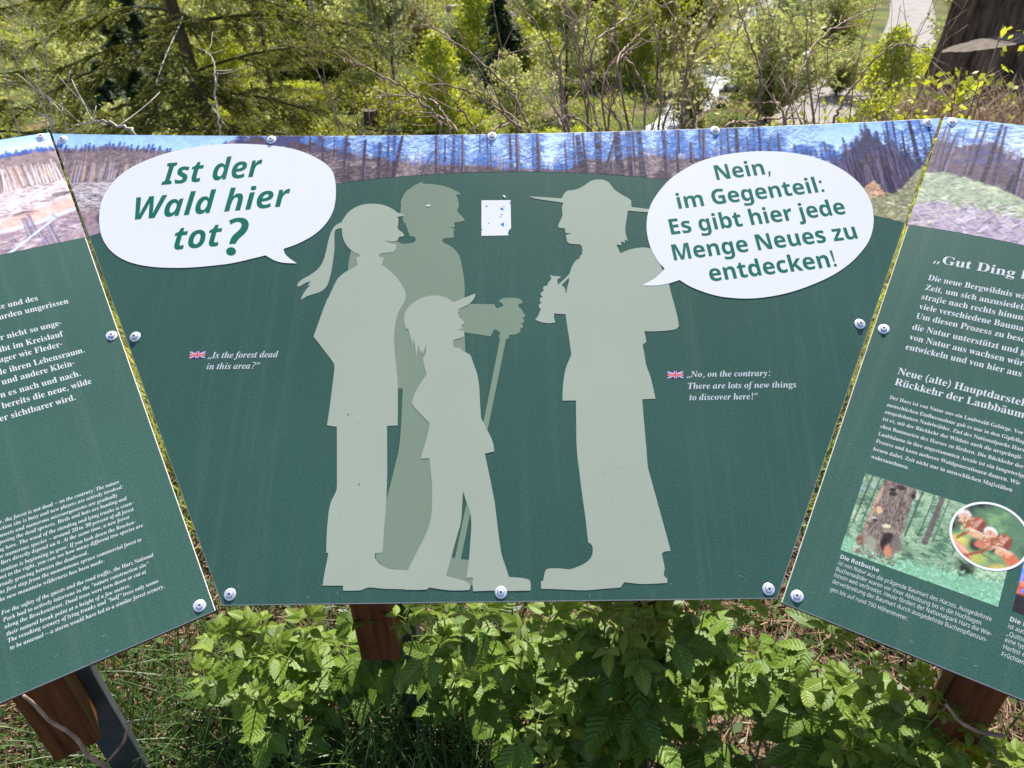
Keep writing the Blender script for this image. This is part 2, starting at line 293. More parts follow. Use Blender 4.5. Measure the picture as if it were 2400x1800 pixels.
# ------------------------------------------------------------------ data: letter outlines (1/1000), text lines and printed outlines in panel millimetres
GLYPHS = {
 'S': {
  '!': (181, '71 135 54 480 126 480 109 135;90 -9 60 1 51 15 48 36 51 57 60 71 90 81 119 71 129 57 132 36 129 15 119 1'),
  ',': (180, '28 -87 47 -3 61 78 124 78 129 71 104 -8 71 -87'),
  ':': (180, '89 278 60 289 51 303 48 324 51 345 60 359 89 369 119 359 129 345 132 324 129 303 119 289;89 -9 60 1 51 15 48 36 51 57 60 71 89 81 119 71 129 57 132 36 129 15 119 1'),
  'D': (497, '60 0 60 480 211 480 281 473 342 453 391 419 427 374 450 315 458 244 441 138 389 61 306 15 196 0;162 84 206 84 270 94 316 123 343 173 353 242 344 311 318 359 275 387 216 396 162 396'),
  'E': (376, '60 0 60 480 336 480 336 396 162 396 162 291 324 291 324 208 162 208 162 84 336 84 336 0'),
  'G': (486, '262 -7 167 9 97 56 53 134 39 240 46 311 68 371 104 420 153 456 215 479 289 486 365 478 432 457 398 375 348 394 289 402 247 397 212 381 183 357 162 325 148 285 144 238 147 194 156 155 173 123 197 98 229 83 269 78 305 80 333 85 333 185 242 185 242 269 433 269 433 21 354 1'),
  'M': (633, '60 0 60 480 199 480 312 113 314 113 435 480 573 480 573 0 478 0 478 227 479 279 481 335 483 375 480 375 357 0 263 0 148 376 145 376 148 336 150 278 151 223 151 0'),
  'N': (546, '60 0 60 480 189 480 397 120 399 120 396 187 394 253 394 480 486 480 486 0 357 0 148 363 145 363 149 294 151 226 151 0'),
  'R': (443, '60 0 60 480 200 480 285 471 345 444 380 399 392 336 388 305 379 278 346 237 302 209 443 0 330 0 216 184 162 184 162 0;162 267 195 267 238 271 267 283 283 304 289 333 283 362 266 382 236 393 193 396 162 396'),
  'b': (425, '254 -7 218 -3 190 8 152 40 146 40 129 0 52 0 52 510 152 510 152 392 151 351 148 319 152 319 170 340 192 358 221 369 257 373 312 361 357 325 385 266 395 184 385 101 356 42 311 5;226 75 253 82 275 103 288 138 293 185 288 232 274 266 253 287 224 293 191 287 170 269 157 239 152 195 152 185 156 138 168 103 190 82'),
  'c': (345, '201 -7 129 5 75 39 41 97 30 181 36 242 53 291 80 328 117 353 160 368 210 373 276 366 324 349 295 271 251 287 210 293 176 286 152 265 137 230 132 182 137 134 153 101 177 81 210 75 266 83 313 106 313 21 265 0'),
  'd': (425, '169 -7 113 5 69 41 40 101 30 183 40 265 69 325 114 361 171 373 207 370 236 358 259 341 277 320 280 320 275 351 273 393 273 510 373 510 373 0 296 0 277 48 273 48 255 27 233 9 204 -3;203 73 239 79 262 98 275 128 279 171 279 182 275 229 263 264 240 285 202 292 173 285 150 264 136 229 132 181 136 134 150 100 173 80'),
  'e': (397, '218 -7 166 -2 121 14 83 40 54 76 36 123 30 181 36 240 52 288 78 325 113 352 155 368 203 373 271 363 324 330 357 278 368 207 368 158 132 158 139 121 157 92 185 74 223 68 287 75 347 97 347 19 290 0;134 225 274 225 269 256 257 280 235 297 204 302 178 298 156 283 141 259'),
  'g': (425, '189 -161 117 -156 52 -140 52 -60 122 -81 195 -88 229 -83 253 -67 268 -41 273 -5 273 3 274 26 275 48 273 48 252 23 228 6 200 -4 169 -7 111 6 67 43 39 103 30 183 40 263 68 323 112 361 171 373 232 360 277 320 280 320 288 367 373 367 373 -1 361 -70 326 -120 269 -151;204 72 237 77 261 94 275 124 279 170 279 182 275 233 261 267 238 286 203 292 172 285 150 264 137 230 132 181 137 133 150 99 173 79'),
  'h': (441, '52 0 52 510 152 510 152 406 151 355 148 320 153 320 173 344 198 361 227 370 259 373 313 365 355 342 382 300 391 239 391 0 291 0 291 214 287 249 276 274 258 289 232 293 194 286 170 262 157 224 152 173 152 0'),
  'i': (205, '103 412 82 415 64 423 52 438 48 461 52 485 64 500 103 510 141 500 153 485 157 461 153 438 141 423;52 0 52 367 152 367 152 0'),
  'j': (205, '103 412 82 415 64 423 52 438 48 461 52 485 64 500 103 510 141 500 153 485 157 461 153 438 141 423;23 -161 -12 -159 -43 -153 -43 -75 -20 -79 4 -81 23 -78 38 -69 49 -52 52 -25 52 367 152 367 152 -40 149 -72 140 -101 123 -126 98 -145 65 -157'),
  'k': (416, '52 0 52 510 152 510 152 282 151 241 147 199 148 199 169 228 192 255 295 367 408 367 262 208 416 0 301 0 195 148 152 114 152 0'),
  'l': (205, '52 0 52 510 152 510 152 0'),
  'm': (659, '52 0 52 367 129 367 142 320 148 320 168 344 194 361 224 370 255 373 292 370 323 360 348 344 366 320 375 320 395 344 421 361 452 370 483 373 538 365 577 342 601 300 609 239 609 0 509 0 509 214 506 249 495 274 478 289 454 293 420 286 398 265 385 231 381 184 381 0 281 0 281 214 277 249 267 274 250 289 226 293 190 286 168 262 156 224 152 173 152 0'),
  'n': (441, '52 0 52 367 129 367 142 320 148 320 168 344 196 361 227 370 261 373 314 365 355 342 382 300 391 239 391 0 291 0 291 214 287 249 277 274 258 289 232 293 193 286 169 262 157 224 152 173 152 0'),
  'o': (416, '207 -7 159 -1 116 15 80 43 53 80 36 128 30 184 42 265 78 324 134 361 209 373 258 368 300 351 336 324 363 287 380 240 385 184 373 103 337 43 281 6;208 74 242 81 266 102 279 136 283 184 279 232 266 266 242 286 208 293 173 286 150 266 137 232 132 184 137 136 150 102 174 81'),
  'r': (305, '52 0 52 367 128 367 143 305 148 305 167 331 192 353 222 368 257 373 275 373 291 371 283 277 270 279 254 280 205 271 184 259 167 242 156 218 152 187 152 0'),
  's': (334, '152 -7 86 -2 31 15 31 97 95 75 155 66 180 69 197 75 206 85 210 98 204 115 183 132 130 156 74 185 55 201 41 220 33 243 30 271 40 316 70 348 116 367 175 373 240 367 304 345 274 273 223 292 174 300 141 293 130 275 135 260 157 244 206 223 261 196 281 181 296 162 305 139 308 109 298 60 269 23 220 1'),
  't': (291, '178 -7 119 4 96 19 78 41 67 73 63 115 63 291 15 291 15 334 71 367 99 445 163 445 163 367 266 367 266 291 163 291 163 115 166 97 175 84 189 76 207 73 239 77 270 85 270 10 230 -2'),
  'u': (441, '181 -7 127 1 86 25 59 67 50 128 50 367 150 367 150 152 154 118 165 93 183 78 210 73 248 81 272 104 285 142 289 194 289 367 389 367 389 0 312 0 299 47 293 47 273 23 245 6 214 -4'),
  'z': (328, '18 0 18 59 188 290 28 290 28 367 302 367 302 302 136 77 308 77 308 0')},
 'I': {
  'I': (257, '-19 0 -7 58 54 85 120 395 70 422 82 480 294 480 282 422 220 395 154 85 205 58 193 0'),
  'W': (600, '75 0 60 480 154 480 156 218 155 162 152 104 154 104 175 160 195 211 316 480 405 480 412 211 412 181 411 143 409 104 412 104 433 164 454 218 562 480 664 480 451 0 338 0 332 218 331 284 332 334 329 334 292 236 186 0'),
  'a': (399, '133 -7 107 -3 83 6 61 24 44 49 33 83 30 126 33 171 42 215 56 257 76 294 100 327 129 352 162 368 199 373 231 370 256 359 276 342 290 320 293 320 312 367 388 367 310 0 236 0 240 48 238 48 193 8 165 -3;172 73 191 77 210 89 239 131 257 185 262 240 259 261 250 278 235 290 216 293 199 290 182 279 155 241 136 189 130 131 140 88'),
  'd': (399, '133 -7 107 -3 83 6 61 24 44 49 33 83 30 127 33 171 42 215 56 257 76 295 100 327 129 352 162 368 199 373 229 370 251 358 283 320 285 320 286 334 289 363 294 393 319 510 418 510 310 0 234 0 240 48 238 48 193 8 166 -3;175 73 196 78 215 91 241 135 257 189 262 236 259 259 250 278 235 290 216 293 199 290 182 279 155 241 136 189 130 131 141 88'),
  'e': (374, '175 -7 116 2 70 29 40 73 30 135 33 180 43 224 59 264 82 300 111 330 146 354 187 368 234 373 288 366 327 345 350 313 357 273 344 221 305 181 240 154 146 146 130 146 129 139 129 132 133 106 146 85 167 72 194 68 246 75 302 96 302 21 244 0;140 212 155 212 204 217 237 230 256 249 263 271 254 294 228 302 192 291 160 259'),
  'h': (406, '12 0 120 510 219 510 200 422 190 379 178 340 171 318 174 318 219 358 246 370 277 373 318 366 348 345 366 311 371 268 364 209 320 0 222 0 267 214 272 253 263 283 236 293 215 289 196 274 165 223 143 152 111 0'),
  'i': (199, '155 412 120 421 109 434 105 453 109 478 121 496 140 507 165 510 199 502 211 490 214 471 211 447 200 428 181 416;12 0 90 367 189 367 111 0'),
  'l': (199, '12 0 120 510 219 510 111 0'),
  'o': (393, '170 -7 131 -2 97 10 69 31 47 59 34 94 30 134 33 181 42 226 57 267 78 303 105 332 139 355 178 369 224 373 282 364 326 335 354 289 363 228 352 140 337 100 317 64 290 35 256 12 216 -2;178 74 203 79 225 96 242 121 254 153 264 228 261 254 254 274 239 288 217 293 196 289 178 278 150 238 134 187 129 134 141 89'),
  'r': (283, '12 0 90 367 165 367 158 299 162 299 186 330 212 354 242 368 276 373 293 372 308 370 286 275 272 278 253 280 218 273 187 251 162 214 146 164 111 0'),
  's': (318, '118 -7 56 -2 7 15 7 96 58 74 112 66 154 76 167 89 172 106 161 130 117 160 64 200 50 225 46 257 55 307 83 344 127 366 185 373 246 366 304 343 272 272 231 291 187 300 158 292 149 282 146 269 156 246 195 222 226 203 251 182 267 155 272 121 262 65 230 26 181 1'),
  't': (275, '134 -7 96 -2 65 12 46 38 39 78 43 115 81 291 31 291 40 340 105 367 148 445 212 445 195 367 288 367 272 291 179 291 142 115 140 97 148 79 169 73 194 76 222 85 222 11 184 -2')},
 'N': {
  ',': (180, '28 -87 47 -3 61 78 124 78 129 71 104 -8 71 -87'),
  '-': (216, '27 154 27 206 189 206 189 154'),
  '.': (180, '89 -9 60 1 51 15 48 36 51 57 60 71 89 81 119 71 129 57 132 36 129 15 119 1'),
  '0': (384, '191 -7 121 10 72 59 43 137 33 240 37 313 49 373 69 422 99 458 140 480 191 487 262 471 312 422 341 344 351 240 347 169 335 108 314 59 284 23 243 1;191 44 237 56 268 92 286 154 291 240 286 326 268 388 237 424 191 437 145 424 115 388 98 326 92 240 98 154 115 93 145 56'),
  '7': (384, '91 0 288 426 30 426 30 480 351 480 351 434 156 0'),
  'A': (429, '0 0 187 482 242 482 428 0 366 0 308 148 118 148 61 0;138 202 290 202 236 347 230 367 221 396 214 419 203 378 193 347'),
  'B': (436, '65 0 65 480 202 480 281 473 338 453 373 417 384 361 378 322 361 290 332 268 293 255 293 251 348 234 369 218 386 197 397 170 400 136 389 79 356 36 303 9 234 0;126 275 214 275 266 280 299 295 316 320 322 354 315 388 294 411 258 424 205 428 126 428;126 51 222 51 276 57 311 76 330 105 336 141 329 175 310 202 274 219 218 225 126 225'),
  'F': (348, '65 0 65 480 333 480 333 426 126 426 126 257 320 257 320 203 126 203 126 0'),
  'H': (498, '65 0 65 480 126 480 126 277 371 277 371 480 432 480 432 0 371 0 371 224 126 224 126 0'),
  'N': (510, '65 0 65 480 135 480 391 83 394 83 392 115 390 162 389 209 389 480 445 480 445 0 375 0 118 398 116 398 119 340 121 268 121 0'),
  'Q': (524, '372 -114 279 -6 270 -7 263 -7 194 1 139 24 96 61 65 111 47 171 41 241 47 310 65 370 96 419 139 456 195 479 263 487 329 479 384 456 427 420 458 370 477 310 484 240 475 159 448 91 405 38 344 5 459 -114;263 46 333 59 382 98 410 159 420 240 410 321 382 382 334 421 263 434 193 421 143 382 114 321 105 240 114 159 143 98 192 59'),
  'W': (624, '135 0 8 480 71 480 146 187 160 127 169 73 179 130 194 190 279 480 341 480 429 188 445 127 455 73 465 127 479 187 553 480 616 480 488 0 427 0 334 314 323 353 314 388 310 409 303 372 287 312 196 0'),
  'a': (377, '144 -7 100 0 63 19 39 52 31 100 41 148 73 183 127 206 203 215 265 217 265 238 260 277 245 301 222 314 190 318 136 310 89 291 71 335 126 357 193 366 251 359 291 337 314 300 322 245 322 0 279 0 268 51 265 51 241 25 216 7 185 -3;158 41 200 47 234 66 256 98 264 144 264 176 211 174 154 167 118 152 98 130 92 99 97 73 110 55 132 44'),
  'b': (413, '228 -7 189 -3 158 9 134 26 116 46 111 46 99 0 57 0 57 510 116 510 116 386 115 344 113 312 116 312 134 333 158 351 189 362 228 366 288 354 335 319 366 261 376 180 366 99 335 40 288 5;219 42 261 51 291 78 309 121 315 181 309 240 291 283 260 308 218 317 169 309 138 284 122 242 116 182 116 179 122 121 138 78 169 51'),
  'c': (322, '201 -7 156 -2 117 13 83 38 58 73 42 120 37 178 42 238 59 286 85 322 119 347 160 362 206 367 259 361 300 347 282 298 244 310 204 315 158 306 125 281 105 238 98 179 105 121 124 79 156 53 201 44 253 50 294 65 294 13 254 -2'),
  'd': (413, '185 -7 124 5 77 40 47 98 37 179 47 261 78 319 125 355 185 367 223 363 254 351 297 314 301 314 299 339 297 367 297 510 356 510 356 0 308 0 300 48 297 48 278 27 254 9 223 -3;194 42 243 50 274 74 292 113 298 168 298 179 292 238 275 282 244 309 193 318 152 308 122 280 104 235 98 178 104 121 122 78 152 51'),
  'e': (379, '210 -7 162 -2 120 14 85 40 59 76 42 122 37 177 42 232 57 279 81 316 112 344 151 361 196 367 239 362 276 347 305 322 327 290 340 250 345 204 345 169 98 169 107 115 129 76 165 52 213 44 274 50 328 69 328 17 274 -1;99 216 283 216 277 257 262 290 234 311 195 318 158 312 129 291 109 259'),
  'f': (231, '73 0 73 314 10 314 10 342 73 362 73 383 81 443 104 483 141 506 190 514 229 510 260 502 244 455 220 462 191 465 165 460 147 446 136 420 132 383 132 360 223 360 223 314 132 314 132 0'),
  'g': (413, '195 -161 123 -155 65 -138 65 -84 125 -105 198 -112 240 -105 271 -85 291 -53 298 -11 298 3 298 27 300 48 297 48 251 7 185 -7 123 6 76 42 47 101 37 179 47 256 76 316 123 354 185 367 219 363 249 353 275 336 298 312 301 312 309 360 356 360 356 -6 346 -74 317 -122 267 -151;194 42 241 49 273 71 292 109 298 165 298 179 292 243 273 285 240 309 193 317 153 308 123 281 104 237 98 179 104 120 123 77 153 50'),
  'h': (415, '57 0 57 510 116 510 116 361 113 310 117 310 137 334 164 352 195 362 229 366 287 358 328 335 352 294 361 234 361 0 302 0 302 230 297 268 282 295 257 312 222 317 171 309 139 283 122 242 116 186 116 0'),
  'i': (173, '87 420 62 429 55 441 52 457 55 474 62 486 87 495 111 486 119 474 122 457 119 441 111 429;57 0 57 360 116 360 116 0'),
  'k': (358, '57 0 57 510 116 510 116 244 115 216 113 185 116 185 128 201 144 221 158 238 273 360 343 360 197 206 353 0 281 0 156 168 116 132 116 0'),
  'l': (173, '57 0 57 510 116 510 116 0'),
  'm': (628, '57 0 57 360 105 360 113 311 117 311 137 336 162 353 192 363 223 367 293 352 333 306 336 306 358 333 386 352 418 363 452 367 505 359 543 335 566 295 574 234 574 0 515 0 515 232 511 269 497 296 474 312 442 317 397 309 367 287 350 250 345 199 345 0 286 0 286 232 281 269 268 296 245 312 212 317 166 309 137 283 121 242 116 187 116 0'),
  'n': (415, '57 0 57 360 105 360 113 311 117 311 138 336 165 353 197 363 230 367 287 359 328 335 352 295 361 234 361 0 302 0 302 230 297 268 282 295 257 312 222 317 171 309 139 283 122 242 116 187 116 0'),
  'o': (406, '202 -7 157 -1 117 15 84 42 58 79 42 125 37 181 48 260 82 318 135 355 204 367 250 361 290 345 324 318 349 282 365 236 370 181 359 101 325 42 271 6;203 42 251 52 283 80 303 123 309 181 303 238 283 281 251 308 203 317 155 308 123 281 104 238 98 181 104 123 123 80 156 52'),
  'p': (413, '57 -161 57 360 105 360 113 311 116 311 135 333 158 351 189 363 228 367 288 355 335 320 366 262 376 181 366 100 335 41 288 5 228 -7 190 -3 159 9 116 46 112 46 115 17 116 -13 116 -161;219 42 249 47 273 60 291 82 305 110 315 181 309 237 291 280 261 308 218 317 171 309 140 286 123 247 116 192 116 181 122 122 138 78 169 51'),
  'r': (277, '57 0 57 360 105 360 112 294 115 294 135 322 160 345 190 361 225 367 247 366 267 363 260 308 241 312 221 313 194 309 169 298 147 280 131 256 120 226 116 192 116 0'),
  's': (322, '148 -7 83 -1 35 16 35 70 87 50 149 41 188 45 214 55 229 72 234 94 227 118 200 140 146 164 86 191 48 223 38 244 34 271 44 312 72 342 115 360 169 367 231 360 284 343 264 296 216 312 165 318 133 315 110 307 95 293 91 275 99 249 129 229 183 206 242 180 279 147 288 126 291 99 282 53 253 20 207 0'),
  't': (242, '167 -7 115 3 94 16 77 37 65 66 62 105 62 314 11 314 11 343 62 366 86 443 121 443 121 360 225 360 225 314 121 314 121 106 125 77 137 57 155 46 177 42 205 44 228 49 228 4 201 -4'),
  'u': (415, '184 -7 127 1 86 25 61 65 53 124 53 360 113 360 113 128 118 91 133 64 158 48 193 42 243 51 276 76 293 117 299 173 299 360 358 360 358 0 310 0 301 48 298 48 277 23 250 6 218 -3'),
  'v': (341, '136 0 0 360 63 360 140 148 151 115 162 80 169 52 171 52 179 81 190 116 201 148 278 360 341 360 204 0'),
  'w': (528, '106 1 7 361 69 361 118 169 132 110 142 61 144 61 151 89 159 125 169 158 232 361 297 361 359 158 373 108 383 62 385 62 395 108 410 169 460 361 520 361 420 1 351 1 289 203 274 258 265 299 262 299 253 258 238 203 173 1'),
  'y': (342, '56 -161 28 -160 7 -156 7 -109 25 -111 47 -113 75 -108 97 -95 114 -75 127 -49 146 -1 1 360 64 360 142 155 160 104 172 57 175 57 187 101 206 156 279 360 343 360 187 -50 166 -96 139 -131 103 -154'),
  'z': (316, '26 0 26 39 220 314 38 314 38 360 285 360 285 316 94 46 289 46 289 0')},
 'B': {
  '(': (201, '126 -106 81 -43 51 28 33 104 27 184 33 265 51 342 81 415 126 480 181 480 140 413 110 340 93 264 87 185 93 108 110 32 140 -40 181 -106'),
  ')': (201, '21 -106 62 -40 91 32 109 108 115 185 109 264 91 340 61 413 20 480 76 480 120 415 151 342 169 265 175 184 169 104 151 28 120 -43 76 -106'),
  ',': (180, '28 -87 47 -3 61 78 124 78 129 71 104 -8 71 -87'),
  '.': (180, '89 -9 60 1 51 15 48 36 51 57 60 71 89 81 119 71 129 57 132 36 129 15 119 1'),
  'D': (495, '20 0 20 17 47 21 63 30 71 46 74 75 74 374 71 407 61 426 43 435 15 439 15 455 222 455 328 441 405 396 452 325 468 228 453 128 408 57 333 14 228 0;222 24 279 37 319 75 343 139 351 229 343 318 319 382 279 420 223 433 202 431 190 423 182 385 182 72 190 34 202 27'),
  'G': (508, '268 -10 200 -3 141 19 93 55 57 103 35 161 28 229 35 295 57 352 93 399 139 435 195 458 257 465 311 459 369 441 388 436 406 443 419 465 437 465 437 308 420 308 403 346 382 379 357 406 329 426 299 439 267 443 214 430 176 389 153 322 146 228 154 135 180 67 221 26 275 13 308 16 328 27 339 45 343 71 343 128 339 154 329 170 309 179 275 182 275 198 500 198 500 182 473 179 457 171 449 155 446 128 446 29 357 0'),
  'H': (523, '15 0 15 17 45 22 62 32 72 50 75 81 75 379 71 406 62 424 44 434 16 439 16 455 242 455 242 439 204 432 187 415 182 379 182 251 342 251 342 379 337 415 320 432 282 439 282 455 507 455 507 439 478 434 461 424 452 407 449 379 449 81 452 52 461 33 478 22 507 17 507 0 282 0 282 17 311 21 329 31 339 49 342 81 342 221 182 221 182 81 185 50 194 32 212 22 242 17 242 0'),
  'L': (426, '15 0 15 17 45 22 62 32 72 50 75 81 75 379 71 407 62 425 44 434 16 439 16 455 250 455 250 439 208 434 196 427 188 416 182 379 182 83 185 47 200 31 234 28 278 31 315 40 345 56 370 80 391 112 409 154 427 154 402 0'),
  'N': (493, '403 -11 107 350 107 79 110 49 119 31 136 21 167 17 167 0 18 0 18 17 54 23 71 41 76 79 76 388 36 433 18 439 18 455 156 455 391 169 391 377 386 414 369 431 331 439 331 455 480 455 480 439 450 434 433 425 425 407 422 377 422 -11'),
  'R': (473, '15 0 15 17 45 22 62 32 72 50 75 81 75 379 71 406 62 424 44 434 16 439 16 455 217 455 305 448 367 426 405 388 417 334 411 296 392 265 360 241 315 224 432 50 452 26 478 17 480 17 480 0 338 0 201 212 182 212 182 81 185 50 194 32 212 22 242 17 242 0;182 234 203 234 249 240 280 258 298 290 304 336 299 378 284 407 259 425 224 431 202 429 190 422 182 385'),
  'a': (344, '255 -10 216 1 200 35 151 2 95 -9 64 -4 40 11 25 34 20 63 31 104 63 136 119 164 199 190 199 241 196 266 187 282 171 292 148 296 115 290 104 274 113 257 123 231 120 215 110 202 95 194 77 191 59 194 45 203 36 218 33 236 37 259 49 278 69 295 95 308 126 316 162 318 223 312 263 292 285 259 293 210 293 62 295 40 304 34 320 42 329 28 294 -1;151 34 174 41 199 63 199 169 164 157 138 139 123 114 118 84 126 46'),
  'b': (361, '43 -11 43 388 37 428 8 439 8 455 138 455 138 279 175 308 221 318 254 313 284 299 308 276 326 245 338 208 342 166 337 118 323 75 300 40 270 13 233 -4 192 -10 148 -1 105 28 53 -11;183 14 213 23 232 49 242 95 245 160 242 213 231 251 212 273 184 280 155 270 144 257 138 242 138 69 149 28'),
  'c': (293, '156 -10 119 -5 87 11 59 35 38 68 24 106 19 150 25 196 40 237 64 271 96 297 133 313 175 319 218 314 250 298 271 275 277 245 275 228 266 215 253 207 236 204 206 216 196 251 197 261 197 271 190 290 169 297 144 290 126 269 116 235 112 187 118 123 137 76 166 48 204 38 239 47 271 72 285 60 227 8'),
  'd': (370, '140 -10 107 -5 78 10 53 35 35 66 23 104 19 147 24 196 36 237 55 272 81 297 112 313 146 318 189 309 223 280 223 401 220 419 212 430 176 439 176 455 319 455 319 75 325 41 335 32 353 28 353 11 294 6 223 -10 223 39 188 2;171 28 187 31 202 41 215 56 223 76 223 242 217 257 206 270 174 281 147 273 130 250 121 210 118 153 120 98 130 58 146 36'),
  'e': (301, '154 -10 117 -5 85 10 58 35 37 69 24 109 19 157 24 201 38 240 59 273 87 298 120 313 157 318 209 309 249 280 274 234 283 173 283 166 117 166 123 112 138 73 164 50 199 42 237 53 270 86 285 73 228 11;116 192 201 192 201 215 193 277 181 292 161 297 127 274 116 203'),
  'g': (327, '146 -140 89 -136 48 -122 22 -100 14 -75 28 -46 69 -26 35 -1 24 30 28 54 42 74 67 92 102 110 42 150 22 212 27 242 40 268 60 289 88 305 120 315 157 318 196 315 233 304 317 304 317 268 268 268 286 237 291 203 288 176 276 151 258 131 234 116 205 106 172 103 157 103 142 104 112 94 104 84 101 71 111 55 141 49 175 49 259 40 285 29 303 13 312 -9 316 -37 305 -80 272 -113 219 -133;157 124 178 130 190 146 197 173 199 211 197 249 190 276 178 292 157 297 137 292 124 276 117 249 114 211 117 173 124 146 137 130;161 -116 205 -113 238 -104 257 -88 263 -66 260 -51 249 -41 205 -34 97 -34 79 -52 73 -73 79 -89 95 -103 122 -113'),
  'h': (381, '18 0 18 16 45 26 52 56 52 399 46 429 36 437 19 440 19 455 148 455 148 267 190 305 243 318 281 312 309 292 325 258 330 212 330 56 337 26 347 19 363 16 363 0 202 0 202 16 207 16 228 26 235 56 235 217 229 258 219 268 203 271 173 262 148 235 148 56 154 26 164 19 180 16 180 0'),
  'i': (198, '101 362 81 366 65 376 54 393 50 412 54 432 65 449 81 460 101 463 120 460 137 449 147 432 151 412 147 393 136 376 120 366;18 0 18 16 45 26 52 56 52 252 47 285 20 293 21 310 148 310 148 56 154 26 180 16 180 0'),
  'k': (358, '17 0 17 16 45 26 52 56 52 398 47 429 38 436 20 439 21 455 148 455 148 169 227 248 240 264 244 278 235 290 209 293 206 293 206 310 345 310 345 293 308 284 275 260 222 209 346 34 360 21 376 16 376 0 211 0 211 16 217 16 234 20 239 32 232 49 163 147 148 134 148 56 154 26 180 16 180 0'),
  'l': (199, '18 0 18 16 45 26 52 56 52 398 47 429 38 436 20 439 20 455 148 455 148 56 154 26 180 16 180 0'),
  'm': (554, '18 0 18 16 45 26 52 56 52 253 46 284 36 291 19 294 19 310 146 310 146 265 188 305 237 318 292 304 320 261 364 304 418 318 455 312 482 292 498 258 504 212 504 56 510 26 520 19 536 16 536 0 377 0 377 16 393 19 403 26 410 56 410 217 404 258 394 268 377 271 349 263 324 237 324 56 331 26 340 19 356 16 356 0 199 0 199 16 215 19 225 26 232 56 232 217 226 258 216 268 199 271 170 262 146 235 146 56 152 27 162 19 177 16 177 0'),
  'n': (381, '18 0 18 16 45 26 52 56 52 253 46 284 36 291 19 294 19 310 148 310 148 267 190 306 243 318 281 312 309 292 325 258 330 212 330 56 337 26 347 19 363 16 363 0 202 0 202 16 207 16 228 26 235 56 235 217 229 258 219 268 203 271 173 262 148 235 148 56 154 26 164 19 180 16 180 0'),
  'p': (371, '17 -139 17 -124 40 -117 50 -101 52 -64 52 243 46 283 19 295 19 310 143 310 143 263 180 305 230 319 264 314 293 298 317 274 335 241 346 203 350 160 346 113 334 72 316 38 291 12 261 -5 227 -10 183 1 148 32 148 -58 152 -99 167 -118 197 -123 197 -139;195 28 222 36 239 59 249 99 253 154 250 208 241 248 225 270 199 278 171 267 148 235 148 69 167 38'),
  'r': (287, '18 0 18 16 45 26 52 56 52 252 46 285 20 293 21 310 146 310 146 252 165 280 187 301 210 314 233 318 258 315 275 304 286 287 289 266 287 248 278 234 265 225 248 222 222 231 207 250 189 260 175 255 162 241 152 220 149 192 149 56 152 37 159 25 197 16 197 0'),
  's': (288, '151 -10 122 -6 87 6 73 9 60 4 51 -9 36 -9 36 105 53 105 66 68 87 39 112 21 140 15 162 18 179 27 189 40 192 58 183 84 156 105 107 130 76 148 54 169 41 193 37 220 44 259 65 291 98 312 141 319 166 316 199 308 206 306 213 305 223 308 230 319 244 319 244 222 228 222 215 254 196 277 174 291 149 296 130 294 116 286 108 274 105 259 115 232 146 212 191 189 221 172 241 151 253 127 257 95 250 51 228 18 194 -3'),
  't': (228, '124 -9 89 -4 66 10 53 36 48 71 48 279 20 279 20 300 88 369 129 424 144 424 144 310 208 310 208 279 144 279 144 82 149 51 157 43 168 40 189 49 206 75 222 66 182 9'),
  'u': (375, '131 -10 91 -3 65 17 51 51 46 97 46 248 39 282 29 291 11 294 11 310 142 310 142 74 151 46 162 38 177 36 205 43 228 66 228 248 221 283 209 291 189 294 189 310 324 310 324 70 331 39 360 30 360 13 300 7 228 -10 228 40 209 19 186 3 160 -7')},
 'R': {
  ',': (180, '28 -87 47 -3 61 78 124 78 129 71 104 -8 71 -87'),
  '-': (216, '27 154 27 206 189 206 189 154'),
  '.': (180, '89 -9 60 1 51 15 48 36 51 57 60 71 89 81 119 71 129 57 132 36 129 15 119 1'),
  'A': (436, '-9 0 -9 18 9 21 24 30 49 75 206 466 224 465 384 87 411 34 425 22 443 18 443 0 229 0 229 18 270 25 283 46 273 81 253 132 103 132 79 71 76 59 75 48 87 26 124 18 128 18 128 0;113 161 242 161 177 319'),
  'B': (442, '16 0 16 17 45 22 62 32 72 51 75 82 75 369 69 412 51 433 15 439 15 455 220 455 297 449 352 429 385 396 396 351 389 313 369 283 335 261 287 247 344 231 385 206 410 173 418 132 407 76 371 35 314 9 238 0;182 252 188 252 234 257 263 272 279 301 285 345 281 385 269 412 248 428 216 434 198 432 188 425 182 391;222 24 259 30 283 49 296 81 301 128 295 176 277 208 245 225 197 231 182 231 182 65 190 33 202 26'),
  'D': (495, '20 0 20 17 47 21 63 30 71 46 74 75 74 374 71 407 61 426 43 435 15 439 15 455 222 455 328 441 405 396 452 325 468 228 453 128 408 57 333 14 228 0;222 24 279 37 319 75 343 139 351 229 343 318 319 382 279 420 223 433 202 431 190 423 182 385 182 72 190 34 202 27'),
  'E': (442, '14 0 14 17 44 20 62 30 72 48 75 78 75 369 72 405 62 425 44 435 16 439 16 455 399 455 399 320 383 320 369 373 340 406 295 424 232 430 200 428 186 417 183 388 183 246 193 246 232 252 259 269 277 300 288 345 304 345 304 118 287 118 273 181 259 201 241 213 185 222 183 222 183 67 185 47 192 35 230 28 276 30 313 39 345 53 371 75 393 105 411 143 430 143 402 0'),
  'F': (404, '15 0 15 17 45 23 62 34 72 53 75 84 75 375 71 405 61 423 43 433 14 439 14 455 394 455 394 320 377 320 369 357 355 385 336 406 310 420 275 428 230 431 200 429 186 421 182 398 182 247 190 247 229 253 256 270 274 301 284 347 302 347 302 118 285 118 274 168 257 200 229 218 189 224 182 224 182 81 188 43 196 31 210 24 257 17 257 0'),
